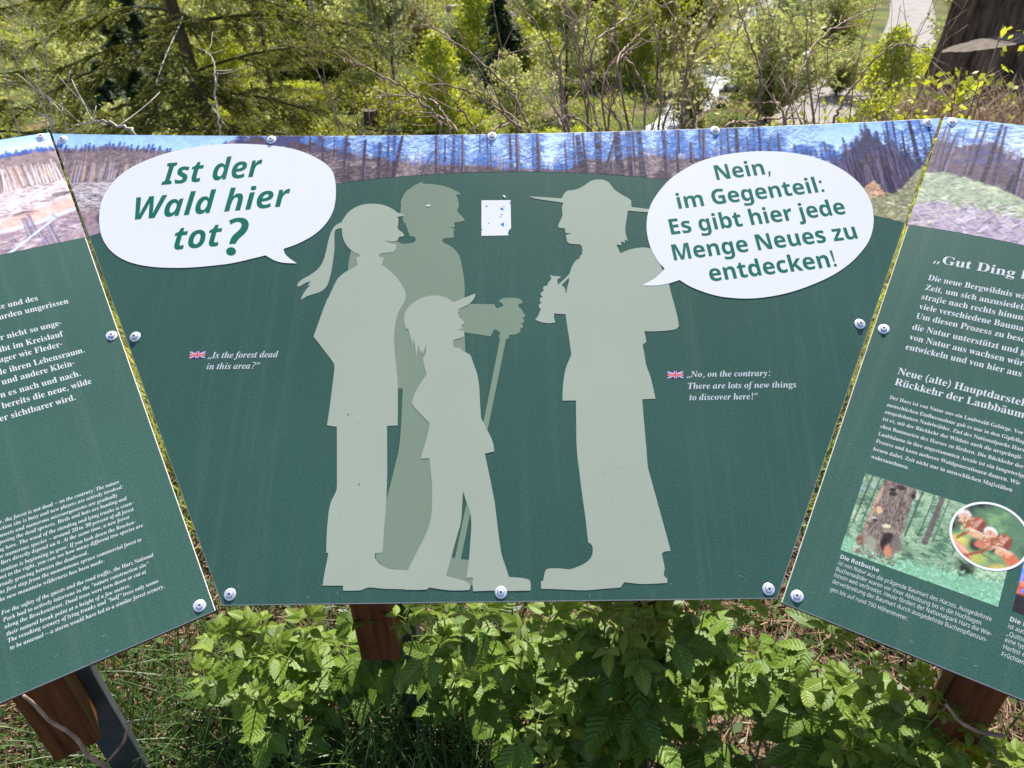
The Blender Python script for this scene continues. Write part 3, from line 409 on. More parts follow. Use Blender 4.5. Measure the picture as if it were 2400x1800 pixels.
  'G': (508, '268 -10 200 -3 141 19 93 55 57 103 35 161 28 229 35 295 57 352 93 399 139 435 195 458 257 465 311 459 369 441 388 436 406 443 419 465 437 465 437 308 420 308 403 346 382 379 357 406 329 426 299 439 267 443 214 430 176 389 153 322 146 228 154 135 180 67 221 26 275 13 308 16 328 27 339 45 343 71 343 128 339 154 329 170 309 179 275 182 275 198 500 198 500 182 473 179 457 171 449 155 446 128 446 29 357 0'),
  'H': (523, '15 0 15 17 45 22 62 32 72 50 75 81 75 379 71 406 62 424 44 434 16 439 16 455 242 455 242 439 204 432 187 415 182 379 182 251 342 251 342 379 337 415 320 432 282 439 282 455 507 455 507 439 478 434 461 424 452 407 449 379 449 81 452 52 461 33 478 22 507 17 507 0 282 0 282 17 311 21 329 31 339 49 342 81 342 221 182 221 182 81 185 50 194 32 212 22 242 17 242 0'),
  'K': (510, '16 0 16 17 45 22 63 32 72 50 75 81 75 379 72 406 63 424 45 434 17 439 17 455 242 455 242 439 205 432 187 415 183 379 183 234 321 373 342 398 349 418 334 434 291 439 291 455 486 455 486 439 477 439 415 419 345 361 271 285 463 46 487 25 519 17 519 0 281 0 281 17 306 18 322 21 334 34 316 66 199 214 183 198 183 81 186 50 195 32 213 22 242 17 242 0'),
  'L': (426, '15 0 15 17 45 22 62 32 72 50 75 81 75 379 71 407 62 425 44 434 16 439 16 455 250 455 250 439 208 434 196 427 188 416 182 379 182 83 185 47 200 31 234 28 278 31 315 40 345 56 370 80 391 112 409 154 427 154 402 0'),
  'M': (634, '14 0 14 17 43 22 61 32 72 50 75 79 75 382 71 416 53 432 15 439 15 455 185 455 317 142 449 455 617 455 617 439 590 433 573 423 563 405 560 378 560 85 565 43 582 23 617 17 617 0 396 0 396 17 433 25 450 44 455 83 455 399 288 0 270 0 105 389 105 80 109 48 120 30 139 20 169 17 169 0'),
  'N': (493, '403 -11 107 350 107 79 110 49 119 31 136 21 167 17 167 0 18 0 18 17 54 23 71 41 76 79 76 388 36 433 18 439 18 455 156 455 391 169 391 377 386 414 369 431 331 439 331 455 480 455 480 439 450 434 433 425 425 407 422 377 422 -11'),
  'P': (418, '15 0 15 17 45 22 62 32 72 50 75 81 75 379 71 406 62 424 44 434 16 439 16 455 214 455 287 452 336 440 366 422 390 398 404 367 409 332 398 280 367 240 314 214 242 206 182 206 182 81 185 50 194 32 212 22 242 17 242 0;182 230 201 230 244 235 272 253 287 283 292 329 288 375 275 406 252 425 216 431 189 424 182 398'),
  'R': (473, '15 0 15 17 45 22 62 32 72 50 75 81 75 379 71 406 62 424 44 434 16 439 16 455 217 455 305 448 367 426 405 388 417 334 411 296 392 265 360 241 315 224 432 50 452 26 478 17 480 17 480 0 338 0 201 212 182 212 182 81 185 50 194 32 212 22 242 17 242 0;182 234 203 234 249 240 280 258 298 290 304 336 299 378 284 407 259 425 224 431 202 429 190 422 182 385'),
  'S': (390, '43 -11 43 158 62 158 83 94 111 50 149 24 197 15 231 20 257 36 273 60 279 89 265 129 225 160 163 191 112 221 77 253 56 289 50 332 54 370 67 403 88 429 115 449 148 462 185 466 229 461 282 448 291 446 300 445 313 450 320 466 339 466 339 319 322 319 310 354 293 385 272 410 248 429 222 441 194 445 163 440 140 426 125 406 120 380 124 356 137 336 189 303 253 273 317 233 337 211 350 188 359 133 354 93 339 58 314 29 281 8 240 -6 192 -10 158 -8 126 1 98 9 85 12 69 7 61 -11'),
  'U': (492, '248 -13 168 -2 114 29 83 81 73 155 73 379 70 406 61 424 43 434 15 439 15 455 240 455 240 439 202 432 185 415 181 379 181 140 186 88 203 51 232 29 275 22 326 31 363 56 385 99 392 159 392 378 389 406 379 423 360 433 328 439 328 455 474 455 474 439 448 432 433 421 425 404 422 378 422 181 412 92 380 32 325 -2'),
  'V': (428, '212 -13 44 381 22 420 8 432 -14 439 -14 455 211 455 211 439 166 432 156 423 152 410 161 378 259 143 348 377 355 409 351 423 342 432 299 439 299 455 442 455 442 439 423 436 408 427 382 383 230 -13'),
  'W': (611, '171 -11 32 393 15 427 3 435 -15 439 -15 455 181 455 181 439 150 432 143 423 140 410 148 373 223 153 301 353 286 399 278 418 267 429 229 439 229 455 439 455 439 439 404 432 393 412 399 386 474 166 541 369 549 406 546 421 538 430 503 439 503 455 624 455 624 439 607 433 594 421 575 379 446 -11 428 -11 316 309 190 -11'),
  'Z': (442, '20 0 20 11 276 430 214 430 141 420 115 407 94 386 76 356 61 316 44 316 57 455 406 455 406 443 153 29 239 29 302 37 349 61 384 103 407 164 424 164 407 0'),
  'a': (344, '255 -10 216 1 200 35 151 2 95 -9 64 -4 40 11 25 34 20 63 31 104 63 136 119 164 199 190 199 241 196 266 187 282 171 292 148 296 115 290 104 274 113 257 123 231 120 215 110 202 95 194 77 191 59 194 45 203 36 218 33 236 37 259 49 278 69 295 95 308 126 316 162 318 223 312 263 292 285 259 293 210 293 62 295 40 304 34 320 42 329 28 294 -1;151 34 174 41 199 63 199 169 164 157 138 139 123 114 118 84 126 46'),
  'b': (361, '43 -11 43 388 37 428 8 439 8 455 138 455 138 279 175 308 221 318 254 313 284 299 308 276 326 245 338 208 342 166 337 118 323 75 300 40 270 13 233 -4 192 -10 148 -1 105 28 53 -11;183 14 213 23 232 49 242 95 245 160 242 213 231 251 212 273 184 280 155 270 144 257 138 242 138 69 149 28'),
  'c': (293, '156 -10 119 -5 87 11 59 35 38 68 24 106 19 150 25 196 40 237 64 271 96 297 133 313 175 319 218 314 250 298 271 275 277 245 275 228 266 215 253 207 236 204 206 216 196 251 197 261 197 271 190 290 169 297 144 290 126 269 116 235 112 187 118 123 137 76 166 48 204 38 239 47 271 72 285 60 227 8'),
  'd': (370, '140 -10 107 -5 78 10 53 35 35 66 23 104 19 147 24 196 36 237 55 272 81 297 112 313 146 318 189 309 223 280 223 401 220 419 212 430 176 439 176 455 319 455 319 75 325 41 335 32 353 28 353 11 294 6 223 -10 223 39 188 2;171 28 187 31 202 41 215 56 223 76 223 242 217 257 206 270 174 281 147 273 130 250 121 210 118 153 120 98 130 58 146 36'),
  'e': (301, '154 -10 117 -5 85 10 58 35 37 69 24 109 19 157 24 201 38 240 59 273 87 298 120 313 157 318 209 309 249 280 274 234 283 173 283 166 117 166 123 112 138 73 164 50 199 42 237 53 270 86 285 73 228 11;116 192 201 192 201 215 193 277 181 292 161 297 127 274 116 203'),
  'f': (213, '15 0 15 16 40 22 50 35 52 73 52 277 16 277 16 310 52 310 52 353 60 400 85 436 123 457 174 465 212 460 240 446 257 425 263 400 260 381 252 367 239 358 224 355 195 365 187 376 185 391 193 420 196 426 197 433 193 441 180 443 163 440 153 430 148 390 148 310 203 310 203 277 148 277 148 65 150 40 158 26 173 18 199 16 199 0'),
  'g': (327, '146 -140 89 -136 48 -122 22 -100 14 -75 28 -46 69 -26 35 -1 24 30 28 54 42 74 67 92 102 110 42 150 22 212 27 242 40 268 60 289 88 305 120 315 157 318 196 315 233 304 317 304 317 268 268 268 286 237 291 203 288 176 276 151 258 131 234 116 205 106 172 103 157 103 142 104 112 94 104 84 101 71 111 55 141 49 175 49 259 40 285 29 303 13 312 -9 316 -37 305 -80 272 -113 219 -133;157 124 178 130 190 146 197 173 199 211 197 249 190 276 178 292 157 297 137 292 124 276 117 249 114 211 117 173 124 146 137 130;161 -116 205 -113 238 -104 257 -88 263 -66 260 -51 249 -41 205 -34 97 -34 79 -52 73 -73 79 -89 95 -103 122 -113'),
  'h': (381, '18 0 18 16 45 26 52 56 52 399 46 429 36 437 19 440 19 455 148 455 148 267 190 305 243 318 281 312 309 292 325 258 330 212 330 56 337 26 347 19 363 16 363 0 202 0 202 16 207 16 228 26 235 56 235 217 229 258 219 268 203 271 173 262 148 235 148 56 154 26 164 19 180 16 180 0'),
  'i': (198, '101 362 81 366 65 376 54 393 50 412 54 432 65 449 81 460 101 463 120 460 137 449 147 432 151 412 147 393 136 376 120 366;18 0 18 16 45 26 52 56 52 252 47 285 20 293 21 310 148 310 148 56 154 26 180 16 180 0'),
  'k': (358, '17 0 17 16 45 26 52 56 52 398 47 429 38 436 20 439 21 455 148 455 148 169 227 248 240 264 244 278 235 290 209 293 206 293 206 310 345 310 345 293 308 284 275 260 222 209 346 34 360 21 376 16 376 0 211 0 211 16 217 16 234 20 239 32 232 49 163 147 148 134 148 56 154 26 180 16 180 0'),
  'l': (199, '18 0 18 16 45 26 52 56 52 398 47 429 38 436 20 439 20 455 148 455 148 56 154 26 180 16 180 0'),
  'm': (554, '18 0 18 16 45 26 52 56 52 253 46 284 36 291 19 294 19 310 146 310 146 265 188 305 237 318 292 304 320 261 364 304 418 318 455 312 482 292 498 258 504 212 504 56 510 26 520 19 536 16 536 0 377 0 377 16 393 19 403 26 410 56 410 217 404 258 394 268 377 271 349 263 324 237 324 56 331 26 340 19 356 16 356 0 199 0 199 16 215 19 225 26 232 56 232 217 226 258 216 268 199 271 170 262 146 235 146 56 152 27 162 19 177 16 177 0'),
  'n': (381, '18 0 18 16 45 26 52 56 52 253 46 284 36 291 19 294 19 310 148 310 148 267 190 306 243 318 281 312 309 292 325 258 330 212 330 56 337 26 347 19 363 16 363 0 202 0 202 16 207 16 228 26 235 56 235 217 229 258 219 268 203 271 173 262 148 235 148 56 154 26 164 19 180 16 180 0'),
  'o': (336, '169 -10 127 -5 90 11 60 37 38 70 24 110 19 154 24 199 38 239 60 272 90 297 127 313 168 318 209 313 245 298 275 273 298 240 312 200 317 154 312 108 298 69 275 36 245 11 210 -5;169 11 193 18 209 39 217 81 220 154 217 227 208 271 192 292 169 299 144 292 128 271 120 227 117 154 120 82 128 39 144 18'),
  'p': (371, '17 -139 17 -124 40 -117 50 -101 52 -64 52 243 46 283 19 295 19 310 143 310 143 263 180 305 230 319 264 314 293 298 317 274 335 241 346 203 350 160 346 113 334 72 316 38 291 12 261 -5 227 -10 183 1 148 32 148 -58 152 -99 167 -118 197 -123 197 -139;195 28 222 36 239 59 249 99 253 154 250 208 241 248 225 270 199 278 171 267 148 235 148 69 167 38'),
  'r': (287, '18 0 18 16 45 26 52 56 52 252 46 285 20 293 21 310 146 310 146 252 165 280 187 301 210 314 233 318 258 315 275 304 286 287 289 266 287 248 278 234 265 225 248 222 222 231 207 250 189 260 175 255 162 241 152 220 149 192 149 56 152 37 159 25 197 16 197 0'),
  's': (288, '151 -10 122 -6 87 6 73 9 60 4 51 -9 36 -9 36 105 53 105 66 68 87 39 112 21 140 15 162 18 179 27 189 40 192 58 183 84 156 105 107 130 76 148 54 169 41 193 37 220 44 259 65 291 98 312 141 319 166 316 199 308 206 306 213 305 223 308 230 319 244 319 244 222 228 222 215 254 196 277 174 291 149 296 130 294 116 286 108 274 105 259 115 232 146 212 191 189 221 172 241 151 253 127 257 95 250 51 228 18 194 -3'),
  't': (228, '124 -9 89 -4 66 10 53 36 48 71 48 279 20 279 20 300 88 369 129 424 144 424 144 310 208 310 208 279 144 279 144 82 149 51 157 43 168 40 189 49 206 75 222 66 182 9'),
  'u': (375, '131 -10 91 -3 65 17 51 51 46 97 46 248 39 282 29 291 11 294 11 310 142 310 142 74 151 46 162 38 177 36 205 43 228 66 228 248 221 283 209 291 189 294 189 310 324 310 324 70 331 39 360 30 360 13 300 7 228 -10 228 40 209 19 186 3 160 -7'),
  'v': (306, '142 -10 38 248 22 281 12 290 -3 293 -3 310 164 310 164 294 156 294 136 290 129 276 130 268 185 122 236 253 241 272 232 289 203 294 203 310 305 310 305 295 289 289 278 279 260 243 160 -10'),
  'w': (434, '122 -10 17 265 6 284 -11 293 -11 310 138 310 138 293 120 289 114 276 116 266 120 253 167 127 211 235 201 266 190 288 168 295 168 310 323 310 323 293 302 288 296 276 296 269 298 262 336 141 382 256 387 275 380 289 356 295 356 310 445 310 445 295 425 284 412 258 304 -10 289 -10 223 197 140 -10'),
  'z': (293, '13 0 13 14 168 287 128 287 96 283 72 272 55 250 44 216 26 216 32 310 275 310 275 291 126 25 152 25 194 30 223 44 244 69 260 107 276 107 268 0'),
  'ß': (408, '46 -132 37 -125 40 214 53 322 89 402 146 451 222 467 269 461 305 444 328 417 335 383 332 354 321 327 304 304 282 284 258 271 231 264 231 259 297 247 344 221 372 184 381 134 377 102 366 74 350 50 328 30 275 2 215 -7 175 -5 148 4 128 23 136 35 168 75 175 73 192 34 208 22 227 17 256 25 279 49 293 85 298 132 291 179 268 211 226 229 163 235 152 235 152 257 184 261 212 271 235 288 253 310 265 336 269 365 264 395 249 417 226 432 197 437 160 429 132 405 115 366 110 312 117 -103')},
 'E': {
  '!': (181, '98 135 150 480 222 480 136 135;88 -9 60 1 54 15 55 36 62 57 74 71 106 81 133 71 140 57 139 36 132 15 119 1'),
  ',': (180, '11 -87 46 -3 77 78 140 78 143 71 102 -8 54 -87'),
  '-': (216, '58 154 68 206 230 206 220 154'),
  '.': (180, '87 -9 60 1 54 15 55 36 62 57 74 71 105 81 133 71 140 57 139 36 132 15 119 1'),
  '0': (375, '187 -7 133 1 96 24 72 61 61 111 61 171 71 241 89 311 113 371 144 420 182 456 229 479 286 486 338 479 374 456 398 419 410 370 410 310 401 240 382 171 358 110 326 61 288 24 241 1;195 37 229 50 255 91 277 155 296 240 311 326 315 390 305 429 278 443 243 429 217 390 195 326 175 240 161 155 157 91 167 50'),
  '2': (375, '24 0 38 69 157 171 236 245 279 307 300 371 304 405 297 427 284 441 263 445 233 438 209 416 192 380 178 329 144 333 119 344 105 365 105 396 114 419 131 441 155 459 187 474 226 483 271 486 336 479 379 456 402 421 403 375 385 329 347 281 282 220 182 138 102 74 259 74 278 77 296 86 312 101 324 120 333 141 373 141 341 0'),
  '3': (375, '162 -7 116 -4 82 5 57 18 41 35 34 54 34 74 42 96 59 113 79 123 101 126 100 89 111 62 134 46 166 40 209 49 228 61 246 79 259 105 269 139 269 174 254 202 225 221 182 227 140 227 149 269 194 269 233 275 263 296 285 327 298 367 301 400 296 424 281 440 258 445 236 441 219 430 194 391 179 341 144 345 118 356 105 374 104 401 121 434 154 461 204 480 270 486 333 479 378 458 402 423 403 377 387 335 358 301 320 275 276 256 327 238 349 222 366 201 375 174 373 138 361 101 343 70 321 44 293 25 230 1'),
  ':': (180, '145 278 118 289 112 303 113 324 120 345 132 359 163 369 191 359 198 345 197 324 190 303 177 289;87 -9 60 1 54 15 55 36 62 57 74 71 105 81 133 71 140 57 139 36 132 15 119 1'),
  '?': (291, '121 135 125 153 138 197 163 232 203 267 252 304 279 333 291 367 291 396 280 417 257 430 223 435 163 426 110 406 99 453 162 477 237 486 293 478 330 455 348 417 348 369 327 317 293 278 243 240 203 208 181 180 170 146 168 135;118 -9 103 -7 90 1 85 15 86 36 93 57 104 71 136 81 163 71 169 57 168 36 161 15 149 1'),
  'A': (420, '-68 0 -68 17 -39 25 -13 48 323 461 342 461 326 89 326 79 342 33 388 17 388 0 178 0 178 17 208 24 225 39 234 60 237 87 238 140 97 140 49 81 33 56 28 40 38 25 71 17 71 0;119 168 240 168 247 328'),
  'B': (430, '-34 0 -34 15 0 20 22 41 39 85 115 369 119 387 120 404 117 417 109 426 73 435 73 451 222 451 311 445 370 427 403 397 414 353 406 314 382 282 343 257 289 240 328 223 356 201 373 173 378 140 373 105 359 72 333 43 295 20 241 5 171 0;201 248 250 256 286 280 308 316 315 364 299 412 253 428 233 423 222 406 181 249 192 248;166 22 211 31 246 57 268 98 276 149 270 183 254 208 226 222 187 227 176 227 134 75 129 44 138 28'),
  'D': (483, '-34 0 -34 15 0 20 22 41 39 85 115 369 120 401 118 416 109 426 73 435 73 451 253 451 345 439 411 404 451 345 464 263 459 210 442 159 415 112 378 71 320 30 250 7 155 0;169 21 212 26 250 43 283 70 312 105 335 146 352 194 362 245 366 298 360 356 340 397 307 422 262 430 243 428 231 422 217 394 133 78 130 62 128 49 137 27'),
  'F': (410, '-34 0 -34 15 0 20 22 41 39 85 115 369 119 387 120 404 117 417 109 426 73 435 73 451 426 451 400 323 381 323 381 332 374 376 353 406 316 423 262 428 234 422 221 396 181 248 191 247 201 247 241 252 272 265 296 287 313 320 330 320 283 135 269 135 269 147 269 158 261 201 249 214 231 221 175 226 136 82 130 47 132 34 140 24 177 15 177 0'),
  'H': (508, '-34 0 -34 15 0 20 22 41 39 85 115 369 119 387 120 404 117 417 109 426 73 435 73 451 283 451 283 435 249 429 228 409 212 365 181 252 341 252 373 369 378 404 375 417 367 426 330 435 330 451 541 451 541 435 508 430 487 412 470 369 394 82 388 48 390 34 399 24 435 15 435 0 224 0 224 15 258 20 280 41 297 85 333 221 173 221 136 82 130 47 141 24 177 15 177 0'),
  'I': (249, '-34 0 -34 15 0 20 22 41 39 85 115 369 119 387 120 404 108 426 73 435 73 451 283 451 283 435 247 428 227 410 211 365 135 82 129 47 141 24 177 15 177 0'),
  'N': (468, '310 -11 140 351 68 82 62 47 74 24 109 15 109 0 -35 0 -35 15 -1 20 21 41 38 85 109 355 115 380 116 396 113 412 104 424 64 435 64 451 197 451 339 138 402 369 407 389 408 402 405 416 397 426 361 435 361 451 505 451 505 435 471 429 449 410 433 365 330 -11'),
  'P': (409, '-34 0 -34 15 0 20 22 41 39 85 115 369 119 387 120 404 117 417 109 426 73 435 73 451 259 451 325 444 372 424 400 392 410 346 404 310 386 278 359 251 323 231 271 219 195 215 171 215 136 82 130 47 132 33 141 24 177 15 177 0;199 238 248 246 283 271 304 310 312 363 297 412 252 428 230 421 218 392 178 239 189 238'),
  'T': (403, '44 0 44 17 86 27 98 40 107 60 205 427 194 427 156 421 120 402 88 371 64 330 47 330 72 451 437 451 418 322 399 322 391 368 374 400 347 420 311 426 306 426 208 63 205 46 208 33 216 25 253 17 253 0'),
  'a': (336, '53 -9 24 -3 1 14 -14 40 -19 73 -15 109 -5 147 32 220 57 251 84 276 126 301 165 310 198 299 214 265 225 303 297 303 241 108 232 74 228 56 231 44 238 40 259 52 285 87 300 78 248 13 197 -9 166 2 155 34 157 52 162 75 137 38 111 12 84 -4;93 41 108 45 124 56 152 95 176 147 192 202 198 248 192 272 172 281 157 276 141 264 109 219 83 159 70 115 65 81 72 51'),
  'b': (322, '77 -9 34 -3 1 12 -11 31 -7 52 83 375 91 412 84 429 59 433 48 433 48 451 115 458 189 470 129 255 171 296 218 310 247 304 271 286 286 258 291 221 287 185 276 148 237 77 210 47 179 23 130 -1;91 15 109 18 127 29 159 65 185 116 203 171 210 223 201 253 179 263 154 256 134 232 115 193 97 138 77 69 70 33 75 19'),
  'c': (277, '93 -9 50 -2 17 19 -3 53 -9 97 -3 146 16 195 47 240 88 277 133 301 179 310 211 305 235 291 251 272 257 249 254 230 245 216 231 207 214 203 186 213 176 238 182 258 189 275 185 285 173 289 156 284 139 270 107 223 84 161 75 99 78 71 88 51 103 38 123 34 164 50 204 96 222 83 162 14'),
  'd': (334, '55 -9 26 -4 3 14 -11 43 -15 82 -4 148 29 215 78 272 121 300 164 310 190 306 213 294 238 381 242 399 243 412 241 422 234 428 205 433 205 451 271 459 343 470 237 83 232 60 230 48 238 41 255 52 281 89 297 78 246 13 223 -4 198 -9 167 2 157 35 164 76 138 38 113 12 86 -4;96 42 111 46 127 58 156 99 180 153 196 208 201 249 195 275 177 283 149 269 120 231 93 181 74 126 66 79 75 51'),
  'e': (269, '87 -9 47 -2 16 19 -4 53 -11 98 -7 135 6 172 25 207 49 240 78 268 109 290 143 305 176 310 207 305 230 293 244 273 249 248 238 209 207 174 153 144 79 124 75 88 78 66 87 50 102 39 122 36 159 51 195 95 214 83 188 43 158 14 125 -4;84 146 140 171 179 212 190 236 193 260 187 280 171 287 149 278 126 252 103 207'),
  'f': (193, '-66 -139 -90 -135 -108 -124 -121 -106 -125 -85 -116 -58 -91 -48 -69 -56 -60 -79 -65 -97 -71 -107 -68 -114 -59 -117 -46 -113 -34 -102 -15 -65 4 3 26 104 60 275 13 275 19 303 66 303 92 376 126 428 166 460 212 470 241 467 264 456 277 439 282 418 273 391 247 381 224 391 214 413 220 430 225 442 222 447 214 449 195 441 178 415 144 303 201 303 197 275 140 275 105 113 86 35 65 -29 40 -77 11 -112 -24 -132'),
  'g': (298, '77 -139 23 -134 -18 -119 -43 -95 -51 -66 -46 -44 -31 -25 33 5 6 28 -3 51 1 68 12 83 57 114 20 147 12 166 9 189 14 220 28 248 50 273 79 293 113 305 149 310 200 301 244 277 302 277 299 248 261 248 263 237 264 225 259 192 244 164 221 139 191 120 157 108 118 104 83 106 70 95 66 84 73 72 93 63 135 50 182 32 216 9 229 -12 233 -36 228 -65 213 -90 189 -110 158 -126 120 -136;116 125 133 129 149 142 175 188 185 246 177 277 156 287 138 283 122 269 96 222 86 164 94 135;85 -117 117 -113 141 -102 157 -85 162 -66 156 -47 138 -32 60 -4 21 -31 7 -62 13 -83 30 -101 54 -113'),
  'h': (357, '210 -9 176 3 165 41 173 84 194 153 217 222 223 246 220 257 210 261 172 242 131 185 92 100 63 0 -19 0 82 374 88 399 90 411 83 428 58 433 48 433 48 451 110 457 187 470 115 197 151 247 184 282 217 303 253 310 290 297 303 259 298 223 282 170 250 75 247 65 246 57 248 47 257 43 276 57 306 98 320 89 265 15'),
  'i': (194, '132 371 114 375 100 384 90 398 87 416 90 433 100 447 114 457 132 460 149 457 163 447 173 433 176 416 173 398 163 384 149 375;49 -8 29 -5 13 5 4 21 1 41 4 64 10 87 44 211 51 237 53 254 46 268 26 273 19 273 19 289 89 299 150 310 89 85 84 55 87 46 95 42 115 54 142 90 155 81 103 14'),
  'k': (323, '204 -9 175 -2 154 19 136 65 120 144 96 126 63 0 -19 0 82 374 88 399 90 411 83 428 58 433 48 433 48 451 110 457 187 470 106 165 158 206 191 234 207 253 213 267 206 281 181 286 181 304 318 304 318 286 300 282 284 276 253 254 189 201 201 128 212 79 225 51 240 42 259 52 277 83 292 76 250 12'),
  'l': (173, '40 -9 19 -6 3 3 -7 19 -10 40 -8 61 -2 85 77 371 87 414 80 428 58 433 52 433 52 450 183 470 79 86 75 69 73 54 75 44 83 41 104 53 131 89 144 79 93 12 68 -4'),
  'm': (524, '380 -8 346 4 335 42 343 85 364 154 387 222 393 247 390 258 380 261 351 249 318 214 284 152 250 62 230 0 152 0 220 222 226 247 222 258 213 261 196 257 177 244 136 190 97 107 66 0 -14 0 42 211 50 240 52 254 45 268 24 273 18 273 17 289 151 310 116 193 153 245 187 281 220 303 256 310 294 297 306 260 299 217 330 258 361 287 391 304 422 310 460 297 473 260 468 224 452 171 420 76 417 66 416 58 418 47 426 44 446 56 457 70 471 91 486 81 433 14 407 -3'),
  'n': (357, '213 -9 179 3 168 41 175 84 197 153 220 222 226 246 222 257 213 261 176 243 136 190 97 107 66 0 -14 0 42 211 50 240 52 254 45 268 24 273 18 273 17 289 151 310 116 193 153 245 187 281 220 303 256 310 294 297 306 259 301 226 285 170 248 57 251 47 260 43 279 55 304 90 319 80 266 13 240 -4'),
  'o': (316, '96 -9 54 -2 20 20 -3 54 -10 98 -6 135 6 172 24 208 48 241 76 269 107 291 141 305 175 310 221 302 256 281 278 247 285 203 281 167 270 130 252 94 228 61 200 33 168 10 133 -5;103 13 119 18 134 30 162 74 184 132 200 191 206 240 197 276 172 288 157 284 141 272 113 229 90 172 75 111 69 58 78 25'),
  'p': (330, '-79 -139 -79 -121 -51 -114 -37 -95 -30 -71 48 228 52 253 44 269 16 273 16 290 85 300 144 310 124 242 176 293 228 310 257 304 279 288 293 261 298 224 294 184 282 143 263 103 239 67 211 36 180 11 147 -4 114 -9 90 -6 69 6 48 -69 44 -97 47 -109 54 -116 86 -122 86 -139;102 15 119 19 135 31 165 71 190 125 207 179 214 224 206 252 187 262 141 232 103 142 86 78 78 38 84 20'),
  'r': (260, '-14 0 42 211 50 240 52 254 45 268 24 273 18 273 17 289 151 310 114 189 144 243 171 280 197 302 222 310 250 298 259 265 257 245 249 230 236 221 220 218 202 223 186 238 180 241 157 225 127 175 95 97 66 0'),
  's': (252, '91 -9 28 5 15 7 3 4 -7 -7 -24 -4 -7 109 13 105 19 65 33 37 54 20 81 14 110 24 120 52 114 77 95 106 69 138 39 185 28 228 35 260 53 286 82 303 116 309 179 298 186 296 192 295 204 298 212 307 230 307 215 205 197 207 174 268 134 288 107 278 97 255 104 231 124 202 146 176 165 149 183 116 190 82 187 58 177 36 162 17 142 3 118 -6'),
  't': (185, '30 -9 -4 3 -15 39 -14 52 -11 70 45 273 13 273 13 297 79 334 134 398 162 398 134 300 187 300 179 273 126 273 77 103 70 77 67 56 70 45 77 41 98 54 128 95 144 85 116 44 88 14 60 -3'),
  'u': (357, '46 -9 8 3 -5 41 0 75 15 130 38 211 46 254 39 268 19 273 13 273 12 289 73 298 146 310 81 79 76 53 79 43 89 40 125 58 167 113 206 197 236 301 316 301 251 57 254 48 261 44 280 56 292 70 306 91 321 81 268 13 242 -4 215 -9 196 -6 182 4 172 19 169 40 181 103 147 53 114 18 81 -3'),
  'v': (284, '48 -9 48 26 45 155 38 229 25 264 5 274 -1 273 -2 291 97 310 106 295 115 251 123 118 123 89 160 132 185 169 204 213 189 240 178 256 175 271 177 286 186 299 198 307 214 310 230 307 243 298 251 283 254 265 244 222 215 167 166 102 97 27 62 -9'),
  'w': (420, '48 -10 48 25 45 154 38 228 25 263 5 274 -1 273 -2 291 97 310 113 265 124 132 229 310 246 310 267 87 303 130 327 167 341 196 346 214 342 227 330 240 318 255 314 271 325 300 337 308 353 311 370 308 383 298 391 283 394 264 356 168 245 25 216 -9 197 -10 179 179 68 -9'),
  'y': (281, '-30 -140 -51 -137 -66 -129 -77 -115 -80 -99 -77 -84 -69 -72 -41 -61 -8 -73 20 -85 38 -77 58 -56 76 -30 83 -6 79 30 70 90 58 156 44 213 33 251 24 269 14 275 -1 277 -9 276 -9 294 22 298 48 304 85 310 99 296 112 254 127 181 148 75 191 160 205 211 200 225 187 238 173 252 168 269 171 285 179 298 193 307 210 310 227 307 240 298 248 284 251 265 241 219 214 152 174 74 126 -5 74 -74 20 -122 -5 -136'),
  'z': (260, '154 -52 105 -41 56 -13 17 5 -7 -5 -24 -16 -33 -14 -36 -6 -34 0 159 238 77 238 48 235 34 225 20 198 3 198 32 301 244 301 54 73 81 59 101 38 129 -9 141 -26 155 -32 165 -30 169 -24 168 -18 165 -14 157 2 156 11 165 35 191 44 217 35 226 8 221 -14 207 -33 184 -47')}}
